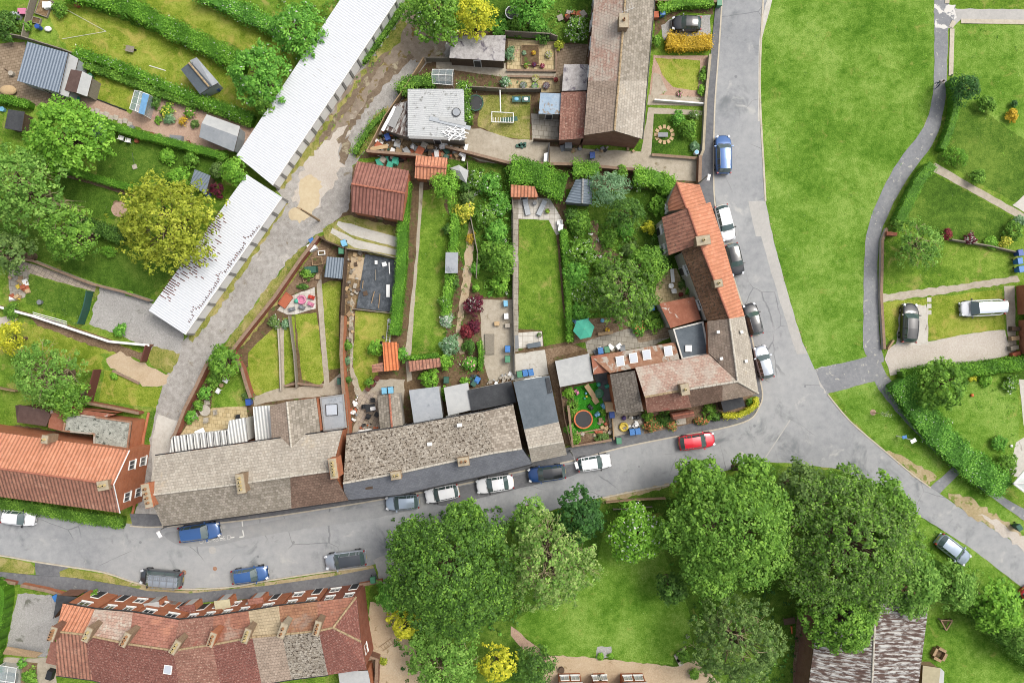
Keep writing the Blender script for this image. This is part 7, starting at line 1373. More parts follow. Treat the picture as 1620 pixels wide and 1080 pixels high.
for x, y, m, l, d in ((608, 618, 'sky_plastic', 'left of two pale blue bins above the small rear wing', 5), (618, 617, 'sky_plastic', 'right of two pale blue bins above the small rear wing', 5), (822, 592, 'green_plastic', 'green bin at the back of the end terraced house', 10), (831, 590, 'blue_plastic', 'blue bin next to the green one behind the end terraced house', 10), (840, 589, 'blue_plastic', 'right-hand blue bin behind the end terraced house', 10),
   (950, 555, 'blue_plastic', 'blue bin at the top of the skylit roof', 8), (960, 553, 'green_plastic', 'green bin at the top of the skylit roof', 8), (968, 656, 'navy_plastic', 'dark blue bin beside the mossy wing', 5), (1000, 683, 'blue_plastic', 'left blue bin at the front of the corner block yard', 8), (1009, 682, 'blue_plastic', 'right blue bin at the front of the corner block yard', 8), (979, 697, 'green_plastic', 'green bin standing on the pavement by the play garden', 5),
   (937, 246, 'navy_plastic', 'dark blue bin under the north terrace gable', 2), (1048, 20, 'blue_plastic', 'blue bin beside the north terrace front gravel', 4), (1038, 24, 'terracotta', 'brown bin beside the north terrace front gravel', 4), (1138, 5, 'green_plastic', 'green bin on the pavement at the top edge', 0), (590, 917, 'green_plastic', 'green bin on the pavement by the hipped end house', 8), (89, 945, 'blue_plastic', 'blue bin at the dark lean-to by the gravel drive', 30),
   (1614, 400, 'navy_plastic', 'upper blue bin at the right edge', 10), (1613, 413, 'blue_plastic', 'middle blue bin at the right edge', 10), (1615, 426, 'blue_plastic', 'lower blue bin at the right edge', 10), (1612, 834, 'darkgreen', 'dark green bin on the gravel verge', 35), (393, 636, 'navy_plastic', 'blue bin at the tan patio corner', 5), (494, 382, 'blue_plastic', 'blue bin outside the yard wall at the lane', 30), (538, 603, 'darkgreen', 'dark green bin behind the flat extension', 3), (803, 552, 'blue_plastic', 'blue bin in the concrete yard', 0), (803, 568, 'green_plastic', 'green bin in the concrete yard', 0), (613, 217, 'navy_plastic', 'blue bin in the junk yard', 20), (544, 385, 'sky_plastic', 'pale blue bin at the top of the narrow yard', 20), (540, 397, 'green_plastic', 'green bin above the pale ribbed shed', 0), (755, 601, 'blue_plastic', 'blue bin by the compost bins', -30), (750, 606, 'darkgreen', 'dark green composter by the compost bins', -30), (706, 601, 'darkgreen', 'dark composter beside the broad light shrub', 0)): wbin(x, y, m, l, d)
# ================================================================ garden things
def trampoline(px, py, r, label, rim='orange_plastic', net=False, h=.75):
    c = P(px, py, h); R = r/S; b = Vector((c.x, c.y, 0)); root = thing('trampoline', label, 'trampoline', b); mb = MB(); n = 28
    for i in range(n):
        a0, a1 = 2*PI*i/n, 2*PI*(i+1)/n; p = lambda a, q, z: b+Vector((math.cos(a)*q, math.sin(a)*q, z))
        mb.loft([p(a0, R*.85, h), p(a0, R, h), p(a1, R, h), p(a1, R*.85, h)], [p(a0, R*.86, h+.06), p(a0, R*.99, h+.06), p(a1, R*.99, h+.06), p(a1, R*.86, h+.06)], cap=True)
    mb.build('pad', rim, root); MB().cyl(b+Vector((0, 0, h-.02)), R*.86, .02, 28).build('mat', 'black_plastic', root)
    for i in range(6): a = 2*PI*i/6+.3; MB().tube(b+Vector((math.cos(a)*R*.95, math.sin(a)*R*.95, 0)), b+Vector((math.cos(a)*R*.95, math.sin(a)*R*.95, h+(1.3 if net else 0))), .03, .03, 6).build('leg', 'steel', root)
trampoline(923, 663, 15, 'orange-rimmed trampoline on the artificial turf'); trampoline(752, 163, 13, 'dark green trampoline with net beside the tattered barn', 'darkgreen', True, .6); trampoline(810, 20, 11, 'small round trampoline with white rim at the top edge', 'white_plastic', False, .5)
mb = MB(); c = P(820, 41); mb.cyl(c, .35, .3, 16); mb.cyl(c+Vector((0, 0, .301)), .3, .02, 16, 1); tag(mb.build('bird_bath', ['stone', 'sky_plastic']), 'small pale bird bath below the white-rimmed trampoline', 'bird bath')
# parasol
c = P(924, 520, 2.3); root = thing('garden_parasol', 'teal green parasol open over the patio', 'parasol', Vector((c.x, c.y, 0))); mb = MB(); n = 6
for i in range(n):
    a0, a1 = 2*PI*i/n+.2, 2*PI*(i+1)/n+.2; p = lambda a: Vector((c.x+math.cos(a)*1.2, c.y+math.sin(a)*1.2, 2.0)); q = Vector((c.x, c.y, 2.5)); mb.face([p(a0), p(a1), q]); mb.face([p(a1)-Vector((0, 0, .12)), p(a1), p(a0), p(a0)-Vector((0, 0, .12))][::-1])
mb.build('canopy', 'teal', root); MB().cyl(Vector((c.x, c.y, 0)), .03, 2.52, 8).build('pole', 'wood', root); MB().cyl(Vector((c.x, c.y, 0)), .28, .09, 16).build('base', 'stone', root)
def table(px, py, w_, l_, deg, mat, label, h=.74, round_=False, cat='table', name='garden_table'):
    c = P(px, py, h); root = thing(name, label, cat, Vector((c.x, c.y, 0)), rad(deg)); ORG[root.name] = Vector((0, 0, 0))
    (MB().cyl((0, 0, h-.04), w_/2, .05, 22) if round_ else MB().box((0, 0, h-.02), (w_, l_, .05))).build('table_top', mat, root)
    for sx in (-1, 1):
        for sy in (-1, 1): MB().tube((sx*w_*.33, sy*(l_ if not round_ else w_)*.33, 0), (sx*w_*.33, sy*(l_ if not round_ else w_)*.33, h-.04), .025, .025, 6).build('leg', mat, root)
    return root
def chair(px, py, deg, mat, label, group='garden chairs'):
    c = P(px, py, .5); root = thing('garden_chair', label, 'chair', Vector((c.x, c.y, 0)), rad(deg), group); ORG[root.name] = Vector((0, 0, 0))
    MB().box((0, 0, .43), (.48, .48, .05)).build('seat', mat, root); MB().box((0, -.25, .68), (.46, .05, .45), 0, 0, 1, .15).build('backrest', mat, root)
    for sx in (-1, 1):
        MB().box((sx*.25, 0, .62), (.05, .44, .04)).build('armrest', mat, root)
        for sy in (-1, 1): MB().tube((sx*.21, sy*.21, 0), (sx*.2, sy*.2, .42), .02, .02, 5).build('leg', mat, root)
def lounger(px, py, deg, mat, label):
    c = P(px, py, .35); root = thing('sun_lounger', label, 'sun lounger', Vector((c.x, c.y, 0)), rad(deg), 'sun loungers'); ORG[root.name] = Vector((0, 0, 0))
    MB().box((0, -.25, .33), (.55, 1.25, .08)).build('seat', mat, root); MB().box((0, .62, .47), (.55, .62, .08), 0, 0, 1, .5).build('backrest', mat, root)
    for sx in (-1, 1):
        MB().tube((sx*.29, -.88, .29), (sx*.29, .40, .29), .03, .03, 6).build('side_rail', 'grey_plastic', root)
        for y in (-.75, .35): MB().tube((sx*.27, y, 0), (sx*.27, y, .29), .025, .025, 6).build('leg', 'grey_plastic', root)
lounger(833, 328, 12, 'shed_pale', 'left blue-grey lounger on the white patio'); lounger(857, 329, -25, 'shed_pale', 'right blue-grey lounger on the white patio'); table(846, 321, .45, .45, 0, 'grey_plastic', 'small round table between the two loungers', .45, True)
chair(885, 352, 90, 'white_plastic', 'white chair at the corner of the lounger patio'); table(887, 360, .8, .5, 80, 'white_plastic', 'white narrow table at the edge of the mown garden')
table(324, 649, 1.25, 1.25, 0, 'stone', 'round stone-grey table on the tan patio', .74, True)
for x, y, d, l in ((309, 657, -60, 'grey chair left of the round stone-grey table'), (328, 637, 180, 'grey chair above the round stone-grey table'), (340, 652, 100, 'grey chair right of the round stone-grey table'), (326, 664, 0, 'grey chair below the round stone-grey table')): chair(x, y, d, 'stone', l, 'chairs round the stone-grey table')
chair(357, 602, 150, 'white_plastic', 'pale blue-white chair under the glossy bush'); chair(345, 618, 60, 'white_plastic', 'second white chair lower on the lawn corner'); table(350, 609, .5, .5, 0, 'wood', 'small wooden table between the two white lawn chairs', .5, True)
table(316, 683, 1.1, .6, 25, 'white_plastic', 'small white bench-like table at the patio edge', .45); chair(376, 659, 10, 'black_plastic', 'dark chair at the right end of the tan patio')
table(586, 645, 1.1, .8, 10, 'black_plastic', 'black table in the yard of the low terrace'); mb = MB(); mb.box(P(590, 646, .82), (.6, .4, .06), .2); tag(mb.build('tray', 'white_plastic'), 'white clutter lying on the black yard table', 'tray')
for x, y, d, l in ((577, 643, -90, 'black chair left of the black yard table'), (590, 633, 180, 'black chair above the black yard table'), (583, 658, -20, 'black chair below the black yard table'), (596, 655, 60, 'black chair right of the black yard table')): chair(x, y, d, 'black_plastic', l, 'chairs round the black yard table')
for x, y, d, l in ((597, 598, -35, 'brown wooden seat nearest the orange outhouse'), (591, 607, -35, 'brown wooden seat below the first'), (583, 614, -35, 'brown wooden seat furthest down the yard')): chair(x, y, d, 'wood_red', l, 'wooden seats in the yard')
table(1062, 452, .6, .6, 0, 'white_plastic', 'round white table on the cottage patio', .7, True); chair(1066, 460, 10, 'white_plastic', 'white chair below the round white cottage table'); table(1064, 436, .4, 1.5, 5, 'white_plastic', 'white bench on the cottage patio', .45)
table(920, 507, 1.5, 1.0, -10, 'cloth_blue', 'blue-grey table half under the teal parasol'); chair(907, 505, -90, 'blue_plastic', 'blue chair left of the parasol table'); chair(908, 520, -80, 'terracotta', 'red-brown chair by the parasol')
mb = MB(); mb.box(P(958, 527, .5), (1.7, .35, .06), rad(8)); [mb.box(P(958+s*10, 527-s*1.4, .25), (.08, .3, .44), rad(8)) for s in (-1, 1)]; tag(mb.build('plank_bench', 'wood'), 'wooden plank bench right of the parasol', 'bench')
mb = MB(); mb.ball(P(953, 507, .25), .25, 10, 0, (1, 1, .9)); tag(mb.build('garden_ball', 'sky_plastic'), 'pale blue ball on the soil above the parasol', 'ball')
mb = MB(); mb.box(P(1031, 488, .45), (.6, .6, .9), .3, 0, .85); tag(mb.build('water_butt', 'blue_plastic'), 'blue water butt beside the drooping conifer', 'water butt')
# washing post, climbing frame, swing frame
root = thing('climbing_frame', 'white timber play frame with steps on the dry lawn', 'play frame', P(794, 182)); mb = MB()
for x, y in ((778, 177), (778, 193), (812, 179), (812, 194)): mb.tube(P(x, y), P(x, y, 1.5), .05, .05, 6)
for a, b in (((778, 177), (812, 179)), ((778, 193), (812, 194)), ((778, 177), (778, 193)), ((812, 179), (812, 194))): mb.tube(P(*a, 1.5), P(*b, 1.5), .05, .05, 6)
mb.tube(P(792, 178, 1.5), P(791, 143, 2.0), .07, .07, 6); mb.tube(P(791, 143), P(791, 143, 2.0), .06, .06, 6); mb.build('frame', 'white_frame', root); mb = MB()
for i in range(9): mb.tube(P(780+i*4, 186, 1.52), P(780+i*4, 194, 1.52), .035, .035, 5)
mb.build('slats', 'white_frame', root); MB().box(P(806, 189, .9), (1.8, .5, .06), .1).build('slide', 'darkgreen', root)
for px, py, cols, lab in ((817, 157, ('darkgreen', 'sky_plastic'), 'green-edged tray with blue water play bowl'), (832, 157, ('darkgreen', 'white_plastic'), 'green-edged tray with white bowl right of the blue one')):
    root = thing('play_table', lab, 'play table', P(px, py)); mb = MB(); c = P(px, py, .45); mb.box(c, (.95, .65, .1)); [mb.box(c+Vector((sx*.4, sy*.25, -.25)), (.06, .06, .4)) for sx in (-1, 1) for sy in (-1, 1)]; mb.build('tray', cols[0], root); MB().ball(c+Vector((0, 0, .08)), .27, 12, 0, (1, .8, .3)).build('bowl', cols[1], root)
# wheelbarrow, plank, swing frame on the long lawn
root = thing('wheelbarrow', 'wooden wheelbarrow lying on the long lawn', 'wheelbarrow', P(205, 78)); MB().box(P(206, 78, .35), (.75, .55, .22), -.2, 0, 1.25).build('tray', 'wood_grey', root)
for s in (-1, 1): MB().tube(P(212, 79+s*2, .35), P(195, 75+s*4, .5), .025, .025, 5).build('handle', 'wood', root)
MB().tube(P(213, 79, .2)+Vector((0, -.04, 0)), P(213, 79, .2)+Vector((0, .04, 0)), .2, .2, 14).build('wheel', 'tyre', root)
mb = MB(); mb.tube(P(236, 104, .05), P(262, 112, .05), .05, .05, 6); tag(mb.build('pole', 'white_frame'), 'white pole lying in the grass right of the wheelbarrow', 'pole')
mb = MB(); mb.tube(P(84, 4, .06), P(168, 50, .06), .02, .02, 5); mb.tube(P(168, 50, .06), P(98, 62, .06), .02, .02, 5); tag(mb.build('washing_line', 'white_frame'), 'thin washing line sagging over the long lawn', 'line')
root = thing('rotary_dryer', 'small cross-shaped rotary dryer base on the shaded lawn', 'dryer', P(213, 262)); mb = MB(); mb.tube(P(213, 262), P(209, 242, 1.4), .02, .02, 5); mb.build('pole', 'steel', root); MB().box(P(213, 264, .08), (.5, .5, .1), .3).build('base', 'stone', root)
# coffee table etc on the left patio
mb = MB(); c = P(13, 143, .4); mb.ball(c, .95, 18, 0, (1, .62, .35)); tag(mb.build('inflatable_boat', 'tan_cloth'), 'oval beige dinghy-like pool lying on the left patio', 'paddling pool')
mb = MB(); c = P(21, 118); mb.cyl(c, .28, .5, 14); tag(mb.build('planter', 'stone'), 'round pale planter on the left patio', 'planter')
mb = MB(); mb.tube(P(7, 109, .05), P(17, 116, .05), .05, .05, 6); tag(mb.build('broom', 'wood_dark'), 'dark broom lying beside the round pale planter', 'broom')
for x, y, m, l in ((38, 20, 'pink_plastic', 'pink storage box in the top left corner'), (27, 26, 'shed_pale', 'grey plastic box left of the pink one'), (77, 10, 'white_plastic', 'white crate inside the top left raised bed'), (62, 44, 'navy_plastic', 'blue barrel beside the top left fence'), (76, 46, 'white_plastic', 'crumpled white bag by the blue barrel'), (122, 8, 'terracotta', 'terracotta pot on the top left lawn'), (4, 173, 'sky_plastic', 'pale green tub at the left edge'), (122, 156, 'teal', 'teal tub below the small apex shed'), (345, 141, 'navy_plastic', 'blue barrel at the end of the grey apex shed'), (143, 120, 'green_plastic', 'green watering can beside the small apex shed'), (209, 202, 'grey_plastic', 'grey cauldron planter on the pink gravel'), (300, 62, 'stone', 'x'),
   (449, 62, 'teal', 'x'), (330, 308, 'navy_plastic', 'blue barrel beside the little slatted shed'), (63, 478, 'grey_plastic', 'grey round bin on the small lawn')):
    if l == 'x': continue
    mb = MB(); c = P(x, y, .3)
    if 'box' in l or 'crate' in l: mb.box(c+Vector((0, 0, .05)), (.9, .6, .6), RNG.uniform(-.6, .6), 0, .95); mb.box(c+Vector((0, 0, .38)), (.96, .66, .06), 0, 0); nm = 'storage_box'
    elif 'bag' in l: mb.ball(c, .35, 10, 0, (1.2, .9, .6)); nm = 'rubbish_bag'
    else: mb.cyl(Vector((c.x, c.y, 0)), .24, .75 if 'barrel' in l else .45, 14, 0, .28); mb.cyl(Vector((c.x, c.y, .76 if 'barrel' in l else .452)), .2, .01, 14); nm = 'barrel' if 'barrel' in l or 'bin' in l else 'tub'
    tag(mb.build(nm, m), l, 'barrel' if 'barrel' in l else 'container')
# plant pots rows
def pot(x, y, r, mat, leaf, label, group='potted plants'):
    root = thing('plant_pot', label, 'plant pot', P(x, y), 0, group); c = P(x, y); MB().cyl(c, r*.8, .35, 14, 0, r).build('pot', mat, root)
    n = 60; d = unit(n); d[:, 2] = abs(d[:, 2]); leafmesh('plant', np.array(c)+np.array([0, 0, .38])+d*r*1.1, d+np.array([0, 0, .5]), np.full(n, .07), RNG.uniform(0, 1, n), [leaf], np.zeros(n, int), root)
for x, y, m, lf, l in ((868, 88, 'stone', 'leaf_gold', 'round yellow-green pot right of the square bed'), (844, 86, 'terracotta', 'leaf_orange', 'yellow-flowered pot in the square bed'), (829, 86, 'grey_plastic', 'leaf_grey', 'long grey planter left of the square bed'), (828, 136, 'grey_plastic', 'leaf_olive', 'left of three round pots on the lower patio'), (846, 138, 'grey_plastic', 'leaf_bright', 'middle of three round pots on the lower patio'), (864, 137, 'grey_plastic', 'leaf_purple', 'right of three round pots on the lower patio'), (845, 104, 'purple', 'leaf_purple', 'purple pot below the square bed'), (858, 106, 'pink_plastic', 'leaf_red', 'pink pot below the square bed'), (832, 106, 'terracotta', 'leaf_mid', 'terracotta pot below the square bed'), (879, 128, 'terracotta', 'leaf_red', 'red geranium pot at the terrace wall'), (847, 126, 'stone', 'leaf_gold', 'yellow pot above the three round pots'),
   (218, 224 - 14, 'terracotta', 'leaf_mid', 'first pot in the row under the gravel garden'), (228, 212, 'white_plastic', 'leaf_olive', 'second pot in the row under the gravel garden'), (243, 214, 'terracotta', 'leaf_red', 'third pot in the row under the gravel garden'), (255, 216, 'grey_plastic', 'leaf_mid', 'fourth pot in the row under the gravel garden'), (300, 227, 'terracotta', 'leaf_purple', 'last pot in the row under the gravel garden'), (842, 313, 'grey_plastic', 'leaf_dark', 'dark pot between the loungers against the shed'), (866, 335, 'terracotta', 'leaf_bright', 'pot at the right of the lounger patio'), (853, 530, 'stone', 'leaf_dark', 'dark pot on the small white slab patio'), (1076, 466, 'terracotta', 'leaf_red', 'pot of red flowers on the cottage patio'), (960, 522, 'terracotta', 'leaf_orange', 'yellow flower pot on the plank bench'), (1087, 1005, 'stone', 'leaf_mid', 'stone pot at the pub lawn corner')):
    pot(x, y, .38 if 'round' in l else .24, m, lf, l)
# raised beds and edging
def bed(x, y, w_, l_, deg, mat, label, fill='soil'):
    c = P(x, y, .15); a = rad(deg); root = thing('raised_bed', label, 'raised bed', Vector((c.x, c.y, 0)), a, 'raised beds'); ORG[root.name] = Vector((0, 0, 0)); mb = MB()
    for s in (-1, 1): mb.box((0, s*(l_/2-.04), .15), (w_, .08, .3)); mb.box((s*(w_/2-.04), 0, .148), (.08, l_-.16, .296))
    mb.build('boards', mat, root); MB().box((0, 0, .11), (w_-.17, l_-.17, .22)).build('soil', fill, root)
bed(839, 88, 2.0, 2.3, 0, 'wood', 'square wooden bed in the gravel garden'); bed(502, 413, 1.2, .9, 5, 'wood', 'small wooden bed under the top of the slanted yard'); bed(509, 400, .8, .5, 5, 'white_frame', 'tiny pale bed above the small wooden bed'); bed(486, 434, 1.3, 1.5, 20, 'wood', 'larger wooden bed of the slanted yard'); bed(452, 475, 1.6, 1.0, 55, 'terracotta', 'orange-edged sandpit along the lane wall', 'terracotta')
bed(70, 12, 1.5, 2.0, -20, 'wood_grey', 'raised bed at the top left edge', 'litter'); bed(58, 33, 1.0, .7, -15, 'wood_grey', 'small raised bed by the top left fence')
bed(503, 437, .5, .7, 0, 'wood', 'pale wooden planter right of the larger bed', 'gravel_tan')
mb = MB(); c = P(492, 427, .5); mb.box(c, (1.4, .8, .7), .1, 0, .9); tag(mb.build('storage_chest', 'darkgreen'), 'green-covered storage chest in the slanted yard', 'chest')
# toys on the white patio and turf
TOYS = [(469, 476, 'teal', 'ball', 'green round toy on the white patio'), (477, 474, 'pink_plastic', 'ring', 'pink ring toy on the white patio'), (492, 470, 'red_plastic', 'box', 'red ride-on toy on the white patio'), (491, 481, 'pink_plastic', 'box', 'pink play kitchen on the white patio'), (477, 486, 'grey_plastic', 'box', 'grey toy box on the white patio'), (461, 489, 'grey_plastic', 'box', 'small silver scooter on the white patio'),
 (912, 620, 'pink_plastic', 'box', 'pink slide-like toy on the artificial turf'), (927, 622, 'sky_plastic', 'ball', 'small pale blue ball on the turf'), (925, 630, 'teal', 'ball', 'small teal ball on the turf'), (928, 627, 'yellow_plastic', 'ball', 'small yellow ball on the turf'), (948, 622, 'green_plastic', 'ring', 'green ring on the turf edge'), (955, 643, 'sky_plastic', 'box', 'pale blue box at the turf edge'), (945, 655, 'sky_plastic', 'box', 'white-blue toy beside the trampoline'), (934, 644, 'black_plastic', 'box', 'dark pushchair shape on the turf'), (947, 608, 'teal', 'ball', 'teal paddling seat on the dark paving'), (962, 610, 'teal', 'box', 'teal toy box by the mossy wing'), (987, 661, 'purple', 'ball', 'purple seat in the corner yard'), (987, 675, 'yellow_plastic', 'ring', 'yellow round toy in the corner yard'), (1004, 672, 'white_plastic', 'box', 'white appliance in the corner yard'), (1007, 660, 'black_plastic', 'box', 'black bag in the corner yard')]
for x, y, m, k, l in TOYS:
    mb = MB(); c = P(x, y, .25)
    if k == 'ball': mb.ball(c+Vector((0, 0, .0)), .27 if 'small' not in l else .14, 12)
    elif k == 'ring':
        for i in range(16): a, b = 2*PI*i/16, 2*PI*(i+1)/16; q = .42; mb.tube(c+Vector((math.cos(a)*q, math.sin(a)*q, 0)), c+Vector((math.cos(b)*q, math.sin(b)*q, 0)), .13, .13, 6)
        mb.cyl(c-Vector((0, 0, .2)), .4, .1, 16)
    else: mb.box(c, (.75, .45, .4), RNG.uniform(-1, 1), 0, .75); mb.box(c+Vector((.1, 0, .3)), (.3, .35, .3), .3, 0, .8)
    tag(mb.build('toy', m), l, 'toy')
mb = MB(); mb.box(P(935, 620, .5), (.55, 2.1, .06), rad(35), 0, 1, .3); mb.box(P(942, 633, .2), (.6, .8, .1), rad(35)); [mb.tube(P(930+a, 614+b), P(930+a, 614+b, .9), .03, .03, 5) for a, b in ((0, 0), (5, -4))]; tag(mb.build('slide', 'tan_cloth'), 'beige slide in the middle of the artificial turf', 'slide')
# membrane plot
mb = MB(); tl, tr, br, bl = P(578, 402, .05), P(634, 412, .05), P(622, 494, .05), P(564, 487, .05); n = 26
V = []; F = []
for i in range(n+1):
    for j in range(n+1):
        u, v = i/n, j/n; p = tl.lerp(tr, u).lerp(bl.lerp(br, u), v); p.z = .06+.07*abs(math.sin(u*24+math.sin(v*9)*1.3))*random.uniform(.4, 1)+.03*random.random(); V.append(p)
F = [[i*(n+1)+j, i*(n+1)+j+1, (i+1)*(n+1)+j+1, (i+1)*(n+1)+j] for i in range(n) for j in range(n)]; F = [f[::-1] for f in F]
mb.mesh(V, [f[::-1] for f in F]); tag(mb.build('weed_membrane', 'membrane', None, 60), 'crumpled black weed membrane covering a plot', 'membrane')
for k, (x, y, lx, ly, a, m) in enumerate(((595, 415, .3, .4, 0, 'white_plastic'), (608, 418, .5, .45, .3, 'white_plastic'), (614, 460, .4, 1.4, 0, 'white_plastic'), (616, 424, .12, 1.3, .05, 'white_plastic'), (590, 470, .08, 1.4, -.25, 'wood'), (600, 476, .08, 1.6, -.1, 'wood'), (594, 435, .07, 1.2, .0, 'wood_grey'), (574, 450, .08, .9, -.1, 'wood'), (578, 464, .5, .5, .3, 'wood_dark'))):
    mb = MB(); mb.box(P(x, y, .24), (lx, ly, .08), a); tag(mb.build('weight_board', m), ('white bag piece holding down the membrane' if m == 'white_plastic' else 'timber batten holding down the membrane'), 'weight', 'white weights on the membrane' if m == 'white_plastic' else 'timber weights on the membrane')
# rubble and junk heaps, each piece a thing
def heap(poly, n, mats, name, lab, cat, group, smin=.15, smax=.5, hmax=.35, flatk=.6, seed=1):
    r = random.Random(seed); X = [p[0] for p in poly]; Y = [p[1] for p in poly]; k = 0; t = 0
    while k < n and t < n*30:
        t += 1; x, y = r.uniform(min(X), max(X)), r.uniform(min(Y), max(Y))
        if not inpoly(np.array([x]), np.array([y]), poly)[0]: continue
        s = r.uniform(smin, smax); h = s*r.uniform(.3, 1)*flatk; z = r.uniform(.02, hmax); mb = MB(); mb.box(P(x, y, z+h/2), (s*r.uniform(.5, 1.6), s, h), r.uniform(0, 3), 0, r.uniform(.7, 1), r.uniform(-.3, .3), r.uniform(-.3, .3)); tag(mb.build(name, r.choice(mats)), lab, cat, group); k += 1
heap([(590, 228), (650, 226), (735, 232), (732, 250), (660, 244), (586, 242)], 70, ['white_plastic', 'gutter_grey', 'wood', 'wood_dark', 'darkgreen', 'black_plastic', 'stone', 'terracotta', 'felt_pale'], 'scrap_piece', 'piece of scrap in the long junk heap below the tattered barn', 'scrap', 'scrap below the barn', .2, .8, .5)
heap([(600, 205), (632, 216), (640, 226), (596, 224)], 22, ['darkgreen', 'black_plastic', 'wood', 'stone', 'orange_plastic', 'white_plastic'], 'scrap_piece', 'piece of scrap in the heap by the broken lean-to', 'scrap', 'scrap by the lean-to', .15, .5, .4)
heap([(556, 640), (566, 624), (570, 650), (562, 670), (556, 668)], 26, ['stone', 'white_plastic', 'terracotta', 'grey_plastic'], 'stone_piece', 'pale stone in the rockery edging the yard of the low terrace', 'stone', 'rockery stones', .12, .4, .15)
heap([(570, 672), (600, 668), (602, 680), (568, 684)], 22, ['terracotta', 'black_plastic', 'white_plastic', 'orange_plastic', 'stone'], 'garden_clutter', 'small pot or ornament along the wall of the low terrace', 'ornament', 'ornaments by the low terrace', .15, .35, .2)
heap([(795, 590), (812, 584), (812, 602), (770, 608), (780, 598)], 26, ['white_plastic', 'stone', 'felt_pale'], 'rubble_piece', 'lump of white rubble in the heap by the black felt roof', 'rubble', 'white rubble heap', .15, .45, .25)
heap([(546, 395), (574, 400), (563, 486), (552, 560), (546, 560)], 60, ['wood', 'wood_grey', 'stone', 'wood_dark', 'tan_cloth'], 'timber_piece', 'piece of timber in the waste strip beside the membrane', 'timber', 'timber waste strip', .1, .5, .15)
heap([(604, 530), (622, 496), (628, 500), (618, 548), (600, 550)], 20, ['white_plastic', 'black_plastic', 'stone'], 'ironwork_piece', 'white metal scrap piece at the end of the black membrane', 'scrap', 'white metal scrap', .1, .4, .2)
heap([(950, 664), (968, 660), (966, 690), (945, 690), (915, 690), (912, 682), (940, 684)], 24, ['terracotta', 'stone', 'wood', 'tan_cloth'], 'garden_clutter', 'rock or pot along the front border of the play garden', 'ornament', 'rocks in the play garden border', .15, .5, .2)
heap([(15, 430), (45, 436), (44, 468), (16, 476)], 22, ['wood', 'white_plastic', 'tan_cloth', 'terracotta', 'stone', 'yellow_plastic'], 'garden_clutter', 'odd item on the cluttered slab patio at the left edge', 'clutter', 'clutter on the left slab patio', .2, .7, .15)
heap([(890, 228), (940, 232), (1010, 236), (1012, 240), (890, 238)], 14, ['black_plastic', 'stone', 'grey_plastic', 'wood'], 'garden_clutter', 'item stored along the foot of the north terrace gable', 'clutter', 'items along the gable', .25, .6, .2)
heap([(880, 18), (925, 18), (926, 28), (882, 30)], 14, ['orange_plastic', 'wood', 'wood_red', 'stone'], 'timber_piece', 'orange-brown timber piece by the top edge shed', 'timber', 'timber by the top shed', .2, .8, .3)
heap([(600, 245), (645, 250), (644, 256), (620, 262), (650, 268), (600, 258)], 12, ['wood_red', 'black_plastic', 'teal', 'stone'], 'garden_clutter', 'item between junk heap and pantiled garage', 'clutter', 'items behind the garage', .3, .8, .2)
heap([(985, 655), (1012, 655), (1014, 680), (985, 682)], 10, ['white_plastic', 'purple', 'black_plastic', 'stone'], 'garden_clutter', 'odd item in the crowded front yard of the corner block', 'clutter', 'clutter in the corner yard', .2, .5, .2)
heap([(935, 552), (1000, 545), (1003, 551), (938, 560)], 10, ['wood_dark', 'white_plastic', 'terracotta', 'grey_plastic'], 'garden_clutter', 'item standing along the top of the rust-patched roof', 'clutter', 'items above the skylit roof', .3, .7, .25)
heap([(725, 595), (745, 590), (765, 600), (750, 612), (728, 608)], 10, ['black_plastic', 'darkgreen', 'terracotta', 'grey_plastic'], 'garden_clutter', 'tub or pot in the corner by the compost bins', 'clutter', 'tubs by the compost bins', .2, .5, .2)
mb = MB(); mb.slab([P(585, 233, .9), P(613, 228, .9), P(614, 234, .9), P(586, 239, .9)], .08); tag(mb.build('wooden_board', 'tan_cloth'), 'wide pale board on top of the junk heap left end', 'board')
mb = MB(); mb.slab([P(736, 228, .5), P(741, 228, .5), P(735, 255, .5), P(730, 254, .5)], .3); tag(mb.build('white_box', 'white_plastic'), 'long white panel standing beside the concrete yard', 'panel')
mb = MB(); mb.slab([P(861, 243, 1.0), P(867, 241, 1.0), P(866, 259, 1.0), P(860, 259, 1.0)], .9); tag(mb.build('freezer_box', 'white_plastic'), 'white upright box beside the drive gate', 'appliance')
mb = MB(); mb.box(P(899, 231, .6), (.9, .9, 1.1), 0, 0, .85); tag(mb.build('covered_barbecue', 'grey_plastic'), 'grey covered barbecue at the brown gable', 'barbecue')
mb = MB()
for i in range(4): mb.box(P(820+i*3.4, 231-(i % 2)*2, .15), (.5, .35, .25), .5*i)
tag(mb.build('weed_clump', 'darkgreen'), 'dark leafy sack pile on the pale drive', 'sacks')
# grey tent roof (gazebo) top
c = P(729, 272, 2.2); root = thing('gazebo', 'collapsed grey-green fabric gazebo in the overgrown garden', 'gazebo', Vector((c.x, c.y, 0))); mb = MB(); pts = [P(712, 266, 1.7), P(726, 261, 1.8), P(741, 270, 1.7), P(738, 290, 1.6), P(722, 280, 1.7)]
for i in range(5): mb.face([pts[(i+1) % 5], pts[i], P(728, 271, 2.4)])
mb.build('canopy', 'felt_pale', root)
for p in pts: MB().tube(Vector((p.x, p.y, 0)), p, .03, .03, 6).build('leg', 'steel', root)
